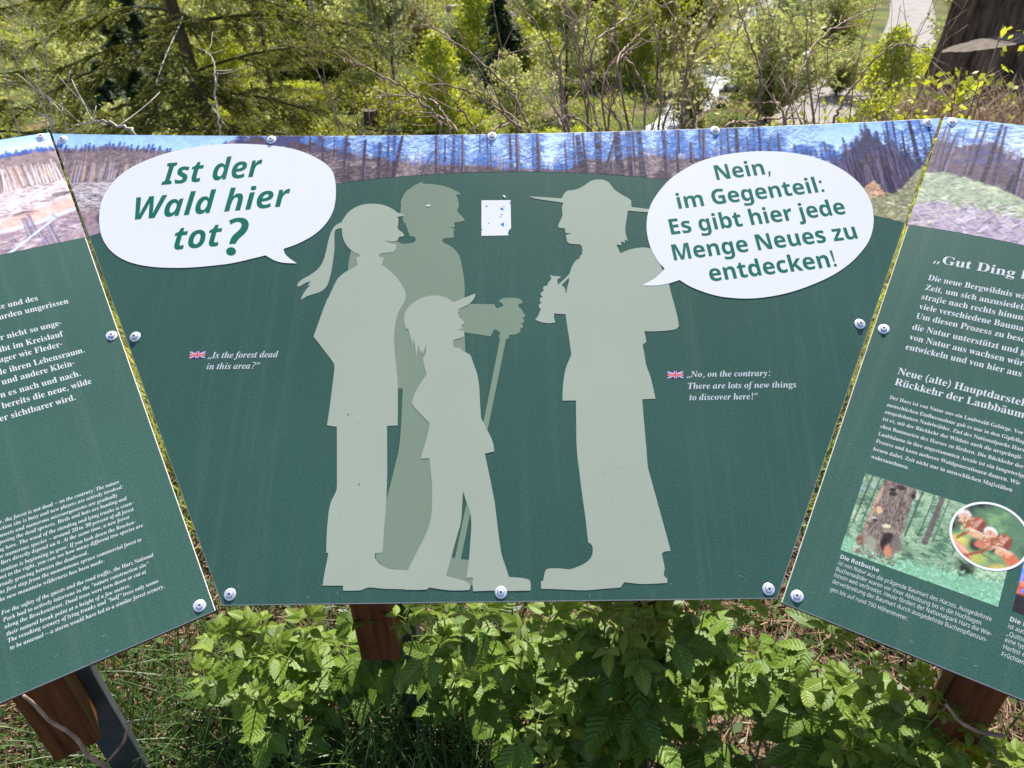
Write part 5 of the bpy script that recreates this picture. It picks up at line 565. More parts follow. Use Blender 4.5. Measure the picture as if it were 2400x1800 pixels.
 'ranger': '56.2 696.6 83.2 694.4 114.8 690.9 116.9 695.2 119.2 699.3 121.9 703.2 125 706.5 127.6 707.3 130.5 707.5 136.1 708.2 141.7 709.4 147.4 711.7 152.9 714.8 158.7 719.2 164.4 723.6 168.6 726.3 172.9 728.4 177.8 729.4 182.7 729.6 187.6 729.4 192.4 728.4 196.6 726.5 200.4 723.6 203.1 719.7 205.5 715.3 207.9 711 210.6 707 215.6 702.2 221 697.8 225 695 229 692.3 232.9 689.5 235.6 687.1 238 684.5 238.8 682.1 238.4 679.7 238 677.3 238.2 673.9 238.5 670.5 276.2 664.1 275.7 657.6 231.1 663 229.1 651.9 226.1 636.2 225.1 630.7 224.3 625.3 224.1 620.6 224.4 615.9 225.9 608.7 227.7 601.6 222.3 604 221.9 597.4 216 601.4 215.5 592.6 208.1 595.1 207.4 593.1 213.1 577.2 218.9 580.2 224.8 582.8 229.2 584.4 233.8 585.7 238.3 586.6 243.7 587.5 249.1 588 254.5 588 259.7 587.3 265 586.1 270.2 584.9 278.7 556.7 282.9 543.6 287.2 530.6 291 517.5 292.2 511.5 292.9 505.3 293.7 499.2 297.1 478.8 298.3 471.1 299.4 463.5 300.3 455.8 300.9 450.6 301.3 445.4 301.5 440.2 301.3 438.1 300.9 436 299 434.1 297 432.6 293.2 431.3 289.2 430.6 284.5 430 279.8 429.5 275.1 429.2 268.7 428.9 262.3 428.7 255.9 428.7 249.8 428.9 243.8 429.2 244.9 418.8 245.8 410 238.8 404.3 239.8 398.5 240.5 392.6 241.1 385.3 241.5 378 242.1 370.7 243.1 365.3 244.5 359.9 246.1 355.2 247.5 350.4 249.1 340.7 250.5 331 251.8 321.3 253.1 310.5 231.8 309.9 231.8 285.2 232.2 255.8 232.5 226.9 232.5 217.4 232.4 207.9 232.8 198.5 233.7 192.4 234.9 186.3 236.2 180.2 243.6 142 249.2 113.3 254.5 85.6 257.3 70.5 252.9 70.2 248.6 69.8 247 69.3 245.6 68.5 243.9 65.9 244.8 58.6 245.4 54.7 245.9 50.7 246.2 47.4 246.1 44 245.1 40.4 244.2 36.8 244.5 35.2 245.1 33.5 248.6 31.3 248.5 24.5 232.4 23.7 226 23.5 219.6 23.3 213.2 23.2 209.4 23.4 205.6 23.7 201.9 24.1 185.4 26.1 179.3 18.6 158.6 17.4 147.7 16.6 136.8 15.7 125.9 15.3 116.1 15.5 106.2 16.2 96.3 16.8 63.2 18.3 63 29.1 66.4 29.2 67.1 33.2 68 37.1 69 40.9 70.4 44.3 71.7 45.7 73.3 46.5 77.3 47.1 81.4 47.2 85.6 47.2 89.7 47.1 93.9 46.9 98.1 46.3 102.3 45.7 106.4 45.6 111.7 46.9 116.8 48.8 122.2 50.8 127.3 53.2 131 55.5 134.4 58.2 136.7 60.2 138.6 62.6 140 65.6 140.9 68.8 141.4 72.2 141.5 75.6 141.4 77.6 140.9 79.6 139.8 81.1 138.4 82.5 136.9 83.5 135.2 84.5 133 117.1 130.2 146.6 127.5 176.6 126.3 193.9 125.7 199.6 125.1 205.3 124.6 211.1 124.1 219.3 123.9 227.6 123.8 236 123.9 248.6 124.3 261.2 124.7 274 125.7 309.5 104 309.7 104.3 315.3 104.6 320.8 105 326.4 105.4 331.7 106 337 106.7 342.3 107.8 348.9 109 355.5 110.4 362.1 112.3 368.2 114.6 374.2 116.6 378.8 118.8 383.2 120.8 387.8 121 390.5 120.8 394.6 120.5 398.8 118.7 418.2 116.3 440.7 114.9 454.9 114.2 462.8 106.1 463.4 102.9 463.5 99.6 463.8 97.5 464.4 95.4 465.3 94.9 461 94.7 456.7 95.6 452.3 96.8 447.9 92.2 447.1 87.5 446.6 82.4 446.9 77.3 447.8 73.4 448.7 69.6 450 66.4 451.7 63.2 453.6 65.6 456.7 67.9 460 69.7 464.2 71.3 468.6 73.3 473.6 70.1 475.8 69.8 479.4 70.6 481.2 71.6 483 74.9 484.4 72 487.3 71.8 490.9 72.5 492.8 73.4 494.6 77.1 495.6 73.9 498.9 73.7 502.6 75.4 505.5 79.3 506.9 77.5 510.6 78.2 514.2 80.9 516.4 82.8 516.8 84.8 516.9 85.8 520 87 522.9 89 525.5 91.1 528 92.5 531.3 91 534 91 537.4 93.8 536.2 96.5 535.3 102.4 534.6 108.4 534.1 107.6 531 104.6 530.7 102.7 528.5 102.5 525.9 102.5 523.3 102.8 520.8 103.3 518.2 110.4 525.1 117.5 532.1 124 539.6 125.6 544.2 126.7 549.2 129.1 554.5 131.8 559.6 133.7 562.4 136 564.8 139.2 567.1 142.5 569.2 142.9 573 147.1 576.7 146.9 582.1 148.1 583.6 147.7 586.3 147.3 589 146.8 591.8 145.8 594.4 143.2 596.3 137.7 596.9 132 597.3 126.5 598.1 124.2 599.7 122 601.8 120.9 608.8 119.8 616.2 122.2 616.4 124.5 616.8 127.7 617.9 130.8 619.1 127.7 618.9 124.6 618.9 122 619.4 119.5 620 119.4 623 119.2 625.9 118.5 629.4 108.8 630 107.1 634 107.7 636.4 108.3 638.7 110.9 644.3 113.7 649.9 115.7 655.6 115.7 661.3 115.1 667.1 115.3 671.1 115.9 675.1 116.8 678.5 117.9 681.8 96.8 686 87.6 687.7 78.5 689.4 69.4 691.4 64.9 692.9 60.6 694.8',
 'rhole': '122.5 531.6 109.1 517 111.2 515.8 113 514.3 114.3 511.9 115.2 509.1 115.6 506.2 115.9 503.2 117.4 502.2 118 507.5 118.8 512.7 120.6 518.6 122.3 524.4 122.5 528',
 'bub1': '-347.9 568.4 -353.4 572.5 -358.9 576.5 -364.2 580.9 -368 584.7 -371.1 589 -372.8 593.3 -374 597.9 -368.8 599.8 -363.5 601.7 -358.3 603.8 -353 606.2 -347.8 608.9 -342.7 611.7 -336.8 615.2 -330.9 618.9 -325.3 623 -320 627.6 -314.9 632.6 -310.1 638 -306.1 643.5 -302.5 649.4 -299.2 655.6 -296.5 661.7 -294.2 668.1 -292.4 674.7 -291.2 681.7 -290.5 689.1 -290.2 696.5 -290.2 704.6 -290.6 712.8 -291.2 721 -292 727.7 -293.1 734.4 -294.6 741 -296.2 747.1 -298.2 753.1 -300.8 758.7 -304.9 764.8 -309.7 770.4 -314.8 775.5 -322.1 781.3 -329.7 786.5 -337.5 791.3 -346.3 796.3 -355.3 800.9 -364.4 804.8 -374.6 808.4 -384.9 811.4 -395.3 813.9 -407 816.1 -418.7 817.9 -430.4 819.4 -443.5 820.8 -456.6 822 -469.7 822.9 -480.6 823.4 -491.4 823.7 -502.2 823.7 -513 823.4 -523.8 822.8 -534.4 821.8 -545.1 820.5 -555.7 818.8 -566.2 816.9 -576.8 814.8 -587.3 812.5 -597.6 809.8 -607.3 806.9 -616.9 803.6 -626.3 799.9 -635.8 795.9 -645.2 791.5 -654.3 786.7 -662.3 782 -670.1 776.8 -677.4 771.2 -683.9 765.5 -690 759.3 -695.6 752.6 -700.1 745.6 -704 738.1 -707.5 730.3 -709.9 724 -712 717.5 -713.4 710.7 -714.3 703.5 -714.7 696.1 -714.6 688.6 -714 680.6 -713 672.5 -711.6 664.4 -709.8 656.3 -707.6 648.2 -705 640.3 -702.4 633.8 -699.4 627.4 -695.9 621.3 -691.4 614.5 -686.4 608.1 -681.1 602.2 -675 596.6 -668.6 591.4 -661.9 586.8 -654.7 582.6 -647.2 579 -639.7 576 -630.5 573 -621.2 570.6 -612 568.6 -601.6 566.9 -591.3 565.6 -581 564.8 -567.4 564.1 -553.8 563.7 -540.3 563.8 -526.9 564.3 -513.5 565.2 -500.2 566.4 -486.9 567.7 -473.5 569.2 -460.4 571.3 -441.6 575.6 -422.9 580.6 -404.3 585.6 -400.4 582.9 -396.6 580.4 -391.3 577.1 -385.9 574.4 -381.1 572.7 -376.2 571.2 -371.3 570.2 -363.5 569.4 -355.7 568.9',
 'bub2': '245.7 514.5 252.5 518.2 259.4 521.8 266.1 525.9 270.5 529.2 274.7 532.9 278.8 536.8 282.9 541.1 286.8 545.6 283.9 549.3 281 553 278.4 557 275.3 562.9 272.5 569 269.9 575.3 267.7 581.3 265.8 587.4 264.3 593.8 263.1 600.6 262.3 607.6 261.8 614.7 261.5 620.1 261.6 625.6 261.9 631 262.8 638.9 264 646.8 265.7 654.6 268.1 662.7 271.1 670.7 274.6 678.4 279.2 686.6 284.3 694.6 289.8 702.3 296.3 710.7 303.1 718.9 310.4 726.4 318.9 733.8 327.9 740.6 337.1 746.9 347.8 753.6 358.9 759.7 370.1 765 382.9 769.7 395.9 773.5 409 776.7 423.2 779.4 437.5 781.3 451.7 782.8 463.7 783.6 475.6 783.9 487.5 783.7 501.4 783.1 515.3 782 528.9 780.2 542.7 777.7 556.2 774.5 569.3 770.4 581.4 765.6 593 759.8 604.2 753.2 613.8 746.4 623 738.7 631.5 730.2 638.9 721.4 645.6 711.8 651.2 701.5 655.1 691.6 658 680.9 660 670 660.5 661.4 660.2 652.6 659.3 643.8 658.1 635.2 656.2 626.6 653.8 618.1 650.6 609.5 646.8 601 642.3 592.9 636.9 585 630.9 577.5 624.5 570.4 617 562.6 609.2 555.2 601.1 548.3 591.1 540.9 580.8 534 570.3 527.8 559.2 521.9 547.9 516.7 536.6 511.9 524.3 506.9 512 502.3 499.6 498.3 486.3 494.7 473 491.7 459.6 489.3 446.5 487.5 433.4 486.4 420.4 486.1 407.5 486.6 394.7 487.8 382 489.6 372.4 491.7 363 494.5 353.7 497.8 344.2 501.8 334.8 506.4 325.7 511.5 320.4 515.2 315.3 519.3 310.2 523.5 304.4 521.4 298.7 519.4 293 517.6 285.7 515.9 278.4 514.5 271.1 513.6 262.6 513.5 254.1 514',
 'qm': '-477.2 657.5 -472.8 659.7 -468.4 661.6 -463.4 662.8 -458.2 663.1 -453.3 662.4 -448.6 660.7 -445.2 658 -442.7 654.4 -441.1 650 -440.6 645.5 -441.2 640.6 -442.6 636.1 -444.9 631.8 -447.8 627.9 -451 624.4 -454.2 621 -456 618.2 -457.6 615.2 -458.6 612.6 -459.4 609.9 -471.2 609.6 -470.6 614.4 -469.7 619 -468.2 623.2 -466.2 627.1 -463.1 630.6 -459.9 634 -457.2 637.4 -454.9 641 -454 644.5 -453.3 648.1 -455.9 653 -458.6 654.1 -461.3 654.8 -464.4 654.3 -467.3 653.2 -470.3 651.3 -473 649',
 'qd': '-457.1 594.5 -457.2 591.9 -458.2 589.6 -460 587.8 -462.3 586.7 -464.9 586.3 -467.6 586.8 -470.2 588 -472.4 589.9 -474 592.3 -474.7 594.8 -474.6 597.4 -473.7 599.7 -471.8 601.5 -469.5 602.6 -466.9 603 -464.2 602.5 -461.6 601.3 -459.3 599.4 -457.8 597',
 'pole': '4.3 420.3 14.5 420.2 -9.6 296.4 -55.6 62 -64.3 63.6 -18.5 296.5',
 'foot': '-70.6 64.8 -64.3 63.8 -55.6 62.1 -42.9 60.9 -42.1 38.3 -36.9 34.9 -38.2 24.1 -42.5 24.2 -77 37.4',
 'card': '-28 690.3 24.1 689.5 24.4 631.8 22 629.3 19.8 625.6 18.7 621.3 18.8 619.7 20.5 617.2 -27.6 617.1',
 'blue': '5.9 674.7 8.9 674 12.2 670.4 11.3 669 7.2 669.1 5.6 671.5|6.1 660 9.1 661.2 8.8 657.4|3.9 655.1 6.1 655.9 8.5 654.9 6.1 654.1|5.7 640 8.2 641.6 10.4 643.1 12.3 642.4 12 636.4 10.3 635.3 8.7 636.5 8.5 638.1 6.6 638.4|22.2 686.6 23.8 686.6 23.8 679.8 22.7 680.8|-20.5 677.9 -18.6 679.8 -17.2 677.8 -18 675.8 -20 675.8|-16.3 642.1 -14.9 643.4 -13.6 642 -14.9 640.3|-27.7 631 -26.1 631 -25.8 629.4 -27.7 628.2|10.6 677.3 13.3 677.5 13.3 675.9 11.1 676|16.1 637.6 18 636 17.4 635.4|14.9 629.5 17.4 629.1 16 627.6',
 'chips': '9.6 700 12.9 699.9 14.8 698.4 15.3 695.8 13.7 694.3 12.3 695.9 10.7 697.9|-126.7 681.9 -120.3 683.4 -119.5 679.8 -125.7 679.6',
 'flag1': '-511.1 405.7 -485.1 405.6 -485 393.2 -510.8 393.2',
 'flag2': '276 357.5 301.2 357.3 300.8 344.8 275.4 344.8'}
TRUNKS = {"C": [[-323.9, 824.8, -320.3, 779.7, 3.4], [-302.3, 835.2, -301.1, 783.5, 1.7], [-279.7, 834.7, -280.0, 736.7, 4.2], [-270.9, 770.0, -268.6, 736.5, 2.5], [-244.1, 826.2, -244.2, 739.0, 5.1], [-242.0, 769.4, -241.3, 740.0, 4.2], [-216.7, 816.9, -214.5, 741.5, 7.6], [-214.0, 816.8, -211.9, 741.4, 3.4], [-201.5, 835.0, -199.3, 743.2, 4.2], [-189.9, 836.9, -188.2, 743.0, 5.1], [-175.4, 832.1, -189.2, 744.0, 6.0], [-117.0, 798.3, -136.6, 747.0, 4.2], [-112.3, 836.1, -108.6, 748.5, 6.8], [-96.3, 825.9, -94.9, 748.2, 3.4], [-79.1, 835.3, -81.5, 748.9, 6.0], [-70.2, 814.4, -69.2, 749.6, 2.5], [-63.9, 834.9, -61.7, 749.5, 5.1], [-348.7, 840.7, -345.5, 803.7, 3.4], [-371.7, 826.0, -369.9, 806.5, 2.5], [-446.4, 842.0, -444.3, 823.4, 2.5], [-283.9, 766.1, -281.8, 736.8, 2.5], [-31.8, 834.3, -30.2, 750.3, 3.4], [-35.5, 791.7, -34.8, 750.4, 1.7], [-18.4, 834.0, -16.3, 750.2, 3.4], [-12.1, 807.7, -12.0, 750.1, 1.7], [13.0, 756.9, 13.0, 749.5, 3.4], [23.3, 835.4, 26.5, 750.1, 5.1], [36.7, 835.1, 39.0, 749.4, 6.8], [67.1, 834.3, 67.2, 748.7, 5.1], [73.0, 834.2, 73.6, 748.6, 3.4], [75.4, 834.1, 78.4, 748.5, 5.1], [116.9, 764.9, 116.9, 751.0, 3.4], [124.7, 812.7, 126.7, 746.2, 3.4], [141.2, 834.9, 143.5, 745.1, 4.2], [140.5, 789.9, 142.6, 745.2, 5.1], [149.0, 825.2, 154.0, 744.4, 9.3], [158.3, 832.1, 161.7, 744.7, 4.2], [183.4, 836.3, 185.6, 742.6, 9.3], [191.3, 836.1, 188.6, 744.8, 3.4], [217.6, 816.4, 197.2, 744.6, 7.6], [221.6, 835.4, 222.7, 739.4, 11.9], [208.0, 767.4, 210.3, 740.2, 5.1], [240.3, 836.1, 240.8, 737.9, 6.0], [245.6, 836.0, 245.4, 736.6, 7.6], [261.8, 835.6, 263.4, 734.0, 9.3], [251.0, 835.8, 250.3, 766.4, 2.5], [305.8, 835.7, 305.1, 730.7, 5.1], [310.7, 835.6, 307.9, 730.7, 4.2], [331.3, 836.3, 326.9, 741.6, 4.2], [296.8, 746.9, 296.5, 730.9, 2.5], [330.7, 835.2, 328.6, 784.1, 3.4], [335.4, 835.1, 332.1, 784.1, 3.4], [375.4, 837.0, 372.3, 769.2, 7.6], [382.5, 836.8, 376.9, 769.1, 5.1], [356.1, 806.0, 354.5, 764.0, 6.0], [414.3, 838.9, 409.0, 778.1, 4.2], [426.0, 838.6, 423.2, 781.9, 4.2], [442.0, 838.8, 438.4, 783.0, 6.8], [474.1, 838.9, 469.8, 785.0, 4.2], [483.4, 838.6, 480.2, 784.8, 4.2], [459.5, 814.9, 458.1, 783.9, 3.4], [501.5, 815.3, 498.4, 782.9, 3.4], [517.5, 822.0, 515.7, 783.1, 5.1], [553.3, 795.7, 552.0, 778.9, 2.5], [564.4, 792.6, 563.0, 775.8, 2.5], [598.1, 801.6, 599.1, 763.9, 4.2], [612.2, 781.6, 613.0, 758.0, 3.4], [636.1, 793.7, 634.4, 735.6, 3.4], [647.8, 799.0, 643.9, 724.5, 3.4], [660.2, 793.1, 658.2, 702.6, 4.2], [682.7, 826.6, 683.1, 691.3, 6.8], [697.6, 821.9, 692.1, 691.1, 4.2], [718.6, 847.3, 705.5, 690.8, 4.2], [730.4, 848.4, 722.9, 711.9, 4.2], [742.9, 822.3, 736.4, 711.6, 4.2], [759.8, 849.1, 760.8, 743.6, 7.6], [778.6, 850.1, 780.0, 770.7, 4.2], [793.7, 832.5, 791.3, 781.6, 3.4], [683.3, 767.4, 687.6, 691.2, 4.2], [667.3, 767.8, 671.1, 699.6, 3.4], [709.6, 761.3, 713.2, 696.0, 4.2], [693.9, 775.5, 700.5, 688.3, 3.4]], "R": [[-405.2, 931.2, -402.1, 832.6, 4.4], [-399.6, 932.2, -392.2, 826.4, 4.0], [-384.2, 917.7, -385.9, 823.6, 7.0], [-374.0, 932.3, -372.2, 898.7, 2.2], [-354.4, 948.5, -352.0, 826.4, 4.0], [-343.5, 946.0, -345.0, 825.9, 4.0], [-320.3, 946.8, -322.8, 816.5, 6.2], [-313.1, 944.9, -305.9, 780.9, 4.4], [-272.5, 874.5, -270.7, 773.4, 9.7], [-280.8, 837.0, -284.0, 781.9, 6.2], [-302.3, 852.6, -304.3, 804.6, 2.6]], "L": [[317.6, 895.4, 317.2, 840.0, 0.7], [322.6, 874.7, 323.4, 840.2, 0.6], [330.9, 890.0, 331.3, 841.9, 1.0], [342.9, 898.7, 344.3, 849.9, 1.3], [353.6, 892.1, 356.3, 846.7, 0.7], [365.8, 894.9, 365.9, 844.2, 0.7], [370.3, 891.8, 370.8, 842.9, 0.9], [376.8, 886.2, 376.1, 843.4, 0.6], [383.8, 894.4, 382.3, 842.7, 0.9], [387.9, 889.4, 389.3, 841.9, 0.7], [398.4, 900.7, 399.3, 843.1, 1.2], [402.4, 889.7, 405.9, 843.4, 0.7], [319.6, 892.9, 312.5, 841.2, 0.4], [356.8, 877.6, 358.7, 846.1, 0.6], [391.6, 888.4, 394.0, 842.6, 0.6]]}
# bare stems, tip to foot, world metres
CANES = [["m", [[0.031, 2.35, 1.312], [0.055, 2.35, 1.285], [0.09, 2.35, 1.262], [0.136, 2.35, 1.187], [0.162, 2.35, 1.114], [0.191, 2.35, 1.002], [0.198, 2.35, 0.944]]], ["m", [[0.181, 2.509, 1.29], [0.21, 2.466, 1.243], [0.23, 2.423, 1.157], [0.238, 2.379, 1.101], [0.252, 2.336, 1.045], [0.276, 2.293, 0.994], [0.278, 2.25, 0.973]]], ["m", [[0.226, 2.811, 1.241], [0.248, 2.774, 1.198], [0.282, 2.737, 1.159], [0.298, 2.699, 1.106], [0.308, 2.662, 1.046], [0.313, 2.625, 0.976], [0.364, 2.587, 0.938], [0.397, 2.55, 0.89]]], ["n", [[0.332, 2.455, 1.293], [0.342, 2.454, 1.222], [0.352, 2.453, 1.134], [0.356, 2.452, 1.058], [0.348, 2.451, 1.016], [0.33, 2.45, 0.924]]], ["n", [[0.429, 2.506, 1.285], [0.451, 2.455, 1.234], [0.476, 2.404, 1.155], [0.473, 2.353, 1.091], [0.474, 2.301, 1.028], [0.46, 2.25, 0.971]]], ["p", [[0.547, 2.814, 1.244], [0.585, 2.77, 1.196], [0.608, 2.726, 1.127], [0.616, 2.682, 1.074], [0.603, 2.638, 1.011], [0.564, 2.594, 0.955], [0.527, 2.55, 0.887]]], ["p", [[0.64, 2.36, 1.298], [0.591, 2.358, 1.24], [0.567, 2.356, 1.185], [0.557, 2.354, 1.089], [0.55, 2.352, 1.004], [0.551, 2.35, 0.946]]], ["l", [[-0.313, 2.454, 1.237], [-0.245, 2.426, 1.242], [-0.191, 2.397, 1.233], [-0.151, 2.369, 1.204], [-0.1, 2.341, 1.18], [-0.045, 2.313, 1.136], [0.005, 2.285, 1.097], [0.039, 2.256, 1.049], [0.064, 2.228, 0.996], [0.073, 2.2, 0.984]]], ["l", [[-0.504, 2.466, 1.151], [-0.478, 2.428, 1.14], [-0.424, 2.39, 1.139], [-0.364, 2.352, 1.116], [-0.286, 2.314, 1.083], [-0.238, 2.276, 1.051], [-0.201, 2.238, 1.03], [-0.187, 2.2, 0.985]]], ["l", [[-0.258, 2.265, 1.11], [-0.222, 2.263, 1.112], [-0.132, 2.26, 1.101], [-0.092, 2.258, 1.082], [-0.042, 2.255, 1.052], [0.008, 2.253, 1.011], [0.043, 2.25, 0.976]]], ["l", [[-0.414, 2.451, 1.037], [-0.352, 2.401, 1.05], [-0.276, 2.351, 1.057], [-0.219, 2.3, 1.06], [-0.186, 2.25, 1.037], [-0.156, 2.2, 0.989]]], ["l", [[-0.351, 2.469, 0.98], [-0.23, 2.379, 1.0], [-0.171, 2.29, 0.996], [-0.131, 2.2, 0.984]]], ["l", [[-0.197, 2.27, 1.141], [-0.183, 2.265, 1.101], [-0.15, 2.26, 1.058], [-0.125, 2.255, 1.034], [-0.092, 2.25, 0.974]]], ["l", [[-0.116, 2.598, 1.083], [-0.091, 2.549, 1.047], [-0.051, 2.499, 1.025], [-0.024, 2.449, 1.004], [0.036, 2.4, 0.962], [0.061, 2.35, 0.942]]], ["m", [[0.103, 2.721, 0.982], [0.147, 2.631, 0.973], [0.177, 2.54, 0.943], [0.189, 2.45, 0.917]]], ["m", [[0.13, 2.225, 1.016], [0.17, 2.217, 1.024], [0.21, 2.208, 1.018], [0.261, 2.2, 0.984]]], ["l", [[0.058, 2.445, 0.916], [0.024, 2.364, 0.966], [-0.024, 2.282, 0.979], [-0.044, 2.2, 0.984]]], ["n", [[0.38, 2.723, 0.951], [0.4, 2.586, 0.932], [0.423, 2.45, 0.9]]], ["m", [[0.143, 2.68, 1.052], [0.179, 2.673, 1.042], [0.25, 2.665, 1.019], [0.275, 2.658, 0.969], [0.296, 2.65, 0.865]]], ["n", [[0.34, 2.792, 1.177], [0.373, 2.752, 1.139], [0.394, 2.712, 1.096], [0.438, 2.671, 1.069], [0.465, 2.631, 1.022], [0.479, 2.59, 0.98], [0.468, 2.55, 0.888]]], ["n", [[0.473, 2.625, 1.191], [0.41, 2.533, 1.169], [0.36, 2.442, 1.151], [0.334, 2.35, 1.12]]], ["e", [[0.647, 2.285, 1.307], [0.68, 2.279, 1.248], [0.706, 2.273, 1.189], [0.733, 2.268, 1.148], [0.75, 2.262, 1.09], [0.752, 2.256, 1.03], [0.755, 2.25, 0.974]]], ["e", [[0.975, 2.689, 1.25], [0.989, 2.649, 1.214], [1.001, 2.61, 1.086], [0.974, 2.57, 1.051], [0.95, 2.53, 1.007], [0.928, 2.49, 0.949], [0.907, 2.45, 0.921]]], ["e", [[1.247, 2.727, 1.216], [1.19, 2.672, 1.211], [1.11, 2.616, 1.198], [1.04, 2.561, 1.176], [0.97, 2.505, 1.138], [0.941, 2.45, 1.113]]], ["e", [[1.238, 2.29, 1.165], [1.192, 2.285, 1.175], [1.134, 2.28, 1.186], [1.103, 2.275, 1.175], [1.069, 2.27, 1.144], [1.038, 2.265, 1.099], [1.01, 2.26, 1.058], [0.992, 2.255, 1.007], [0.979, 2.25, 0.977]]], ["e", [[0.99, 2.436, 0.925], [0.937, 2.397, 0.949], [0.863, 2.358, 0.963], [0.792, 2.318, 0.973], [0.733, 2.279, 0.976], [0.679, 2.239, 0.987], [0.636, 2.2, 0.99]]], ["e", [[0.851, 2.529, 0.961], [0.833, 2.436, 0.994], [0.84, 2.343, 1.011], [0.822, 2.25, 1.012]]], ["p", [[0.719, 2.495, 1.163], [0.664, 2.484, 1.157], [0.612, 2.473, 1.134], [0.589, 2.461, 1.105], [0.561, 2.45, 1.072]]], ["p", [[0.68, 2.483, 1.282], [0.64, 2.444, 1.263], [0.603, 2.405, 1.227], [0.574, 2.367, 1.175], [0.544, 2.328, 1.119], [0.529, 2.289, 1.063], [0.525, 2.25, 0.984]]], ["p", [[0.773, 2.631, 0.969], [0.658, 2.49, 0.956], [0.582, 2.35, 0.956]]], ["n", [[0.126, 2.25, 1.068], [0.15, 2.225, 1.035], [0.18, 2.2, 0.981]]], ["m", [[0.152, 2.48, 1.088], [0.156, 2.403, 1.063], [0.162, 2.327, 1.029], [0.199, 2.25, 0.974]]], ["m", [[0.437, 2.682, 1.263], [0.392, 2.588, 1.221], [0.337, 2.494, 1.211], [0.259, 2.4, 1.18]]], ["m", [[0.276, 2.505, 1.283], [0.223, 2.487, 1.239], [0.191, 2.468, 1.175], [0.169, 2.45, 1.139]]], ["n", [[0.44, 2.577, 1.156], [0.38, 2.501, 1.135], [0.323, 2.426, 1.11], [0.29, 2.35, 1.051]]], ["s", [[-1.18, 3.134, 1.068], [-1.13, 3.087, 1.056], [-1.111, 3.039, 1.034], [-1.101, 2.992, 0.999], [-1.102, 2.945, 0.934], [-1.09, 2.897, 0.895], [-1.079, 2.85, 0.824]]], ["t", [[-1.05, 1.81, 1.12], [-1.0, 1.795, 1.143], [-0.942, 1.78, 1.15], [-0.894, 1.765, 1.141], [-0.85, 1.75, 1.13]]], ["d", [[-2.28, 3.673, 1.051], [-2.216, 3.629, 0.974], [-2.171, 3.584, 0.908], [-2.127, 3.539, 0.819], [-2.09, 3.495, 0.753], [-2.063, 3.45, 0.702]]], ["d", [[-2.334, 3.836, 1.14], [-2.256, 3.764, 1.098], [-2.185, 3.693, 1.02], [-2.128, 3.621, 0.907], [-2.121, 3.55, 0.786]]], ["d", [[-2.344, 3.715, 0.953], [-2.333, 3.693, 0.912], [-2.325, 3.672, 0.863], [-2.336, 3.65, 0.767]]], ["d", [[-2.095, 3.47, 0.93], [-1.99, 3.36, 0.858], [-1.868, 3.25, 0.818]]], ["d", [[-2.255, 3.637, 0.768], [-2.126, 3.494, 0.762], [-1.989, 3.35, 0.765]]], ["d", [[-2.283, 3.82, 1.184], [-2.209, 3.785, 1.123], [-2.114, 3.75, 1.053]]]]
PLANTS = [[-0.496, 0.833, 0.5], [-0.445, 0.832, 0.45], [-0.497, 0.806, 0.36], [-0.378, 0.847, 0.5], [-0.341, 0.869, 0.42], [-0.588, 0.9, 0.4], [-0.444, 0.866, 0.25], [-0.2, 0.845, 0.52], [-0.133, 0.828, 0.48], [-0.116, 0.844, 0.34], [-0.063, 0.85, 0.52], [-0.021, 0.86, 0.38], [0.012, 0.847, 0.46], [0.082, 0.807, 0.5], [0.056, 0.822, 0.54], [0.152, 0.82, 0.55], [0.142, 0.81, 0.42], [0.031, 0.742, 0.36], [0.077, 0.744, 0.34], [0.052, 0.704, 0.3], [0.134, 0.78, 0.36], [0.199, 0.791, 0.34], [0.167, 0.756, 0.26], [0.257, 0.813, 0.52], [0.273, 0.806, 0.42], [0.32, 0.815, 0.55], [0.371, 0.817, 0.4], [0.4, 0.812, 0.55], [0.406, 0.802, 0.3], [0.484, 0.791, 0.42], [0.547, 0.802, 0.5], [0.426, 0.828, 0.42], [0.618, 0.729, 0.42], [0.595, 0.727, 0.36], [0.579, 0.692, 0.34], [0.687, 0.731, 0.44], [0.674, 0.705, 0.34], [0.586, 0.802, 0.36], [0.617, 0.769, 0.46], [0.738, 0.692, 0.4], [0.814, 0.66, 0.36], [-0.645, 0.912, 0.26], [0.629, 0.65, 0.36], [0.796, 0.617, 0.4], [0.343, 0.813, 0.3], [-0.463, 0.85, 0.5], [0.674, 0.663, 0.5], [0.712, 0.651, 0.47], [0.704, 0.651, 0.42], [0.188, 0.76, 0.64], [0.219, 0.762, 0.6], [0.162, 0.755, 0.6], [-0.273, 0.862, 0.5], [0.098, 0.861, 0.5], [0.217, 0.841, 0.52], [-0.134, 0.868, 0.5]]
DRY = [[[-0.652, 0.575, 0.728], [-0.645, 0.575, 0.708], [-0.64, 0.575, 0.666], [-0.624, 0.575, 0.641], [-0.618, 0.575, 0.616], [-0.619, 0.575, 0.581], [-0.603, 0.575, 0.546]], [[0.5, 0.8, 0.078], [0.544, 0.8, 0.125], [0.581, 0.8, 0.155], [0.622, 0.8, 0.164]], [[0.569, 0.56, 0.678], [0.597, 0.56, 0.639], [0.633, 0.56, 0.611], [0.673, 0.56, 0.598]], [[-0.114, 0.95, 0.227], [-0.081, 0.95, 0.149], [-0.066, 0.95, 0.051], [-0.056, 0.95, -0.073]], [[-0.74, 0.7, 0.32], [-0.678, 0.7, 0.396], [-0.655, 0.7, 0.447], [-0.644, 0.7, 0.459]]]
# ------------------------------------------------------------------ flat print: polygons and lettering
from mathutils.geometry import tessellate_polygon
def loops(txt):
    v = list(map(float, txt.split())); return list(zip(v[::2], v[1::2]))

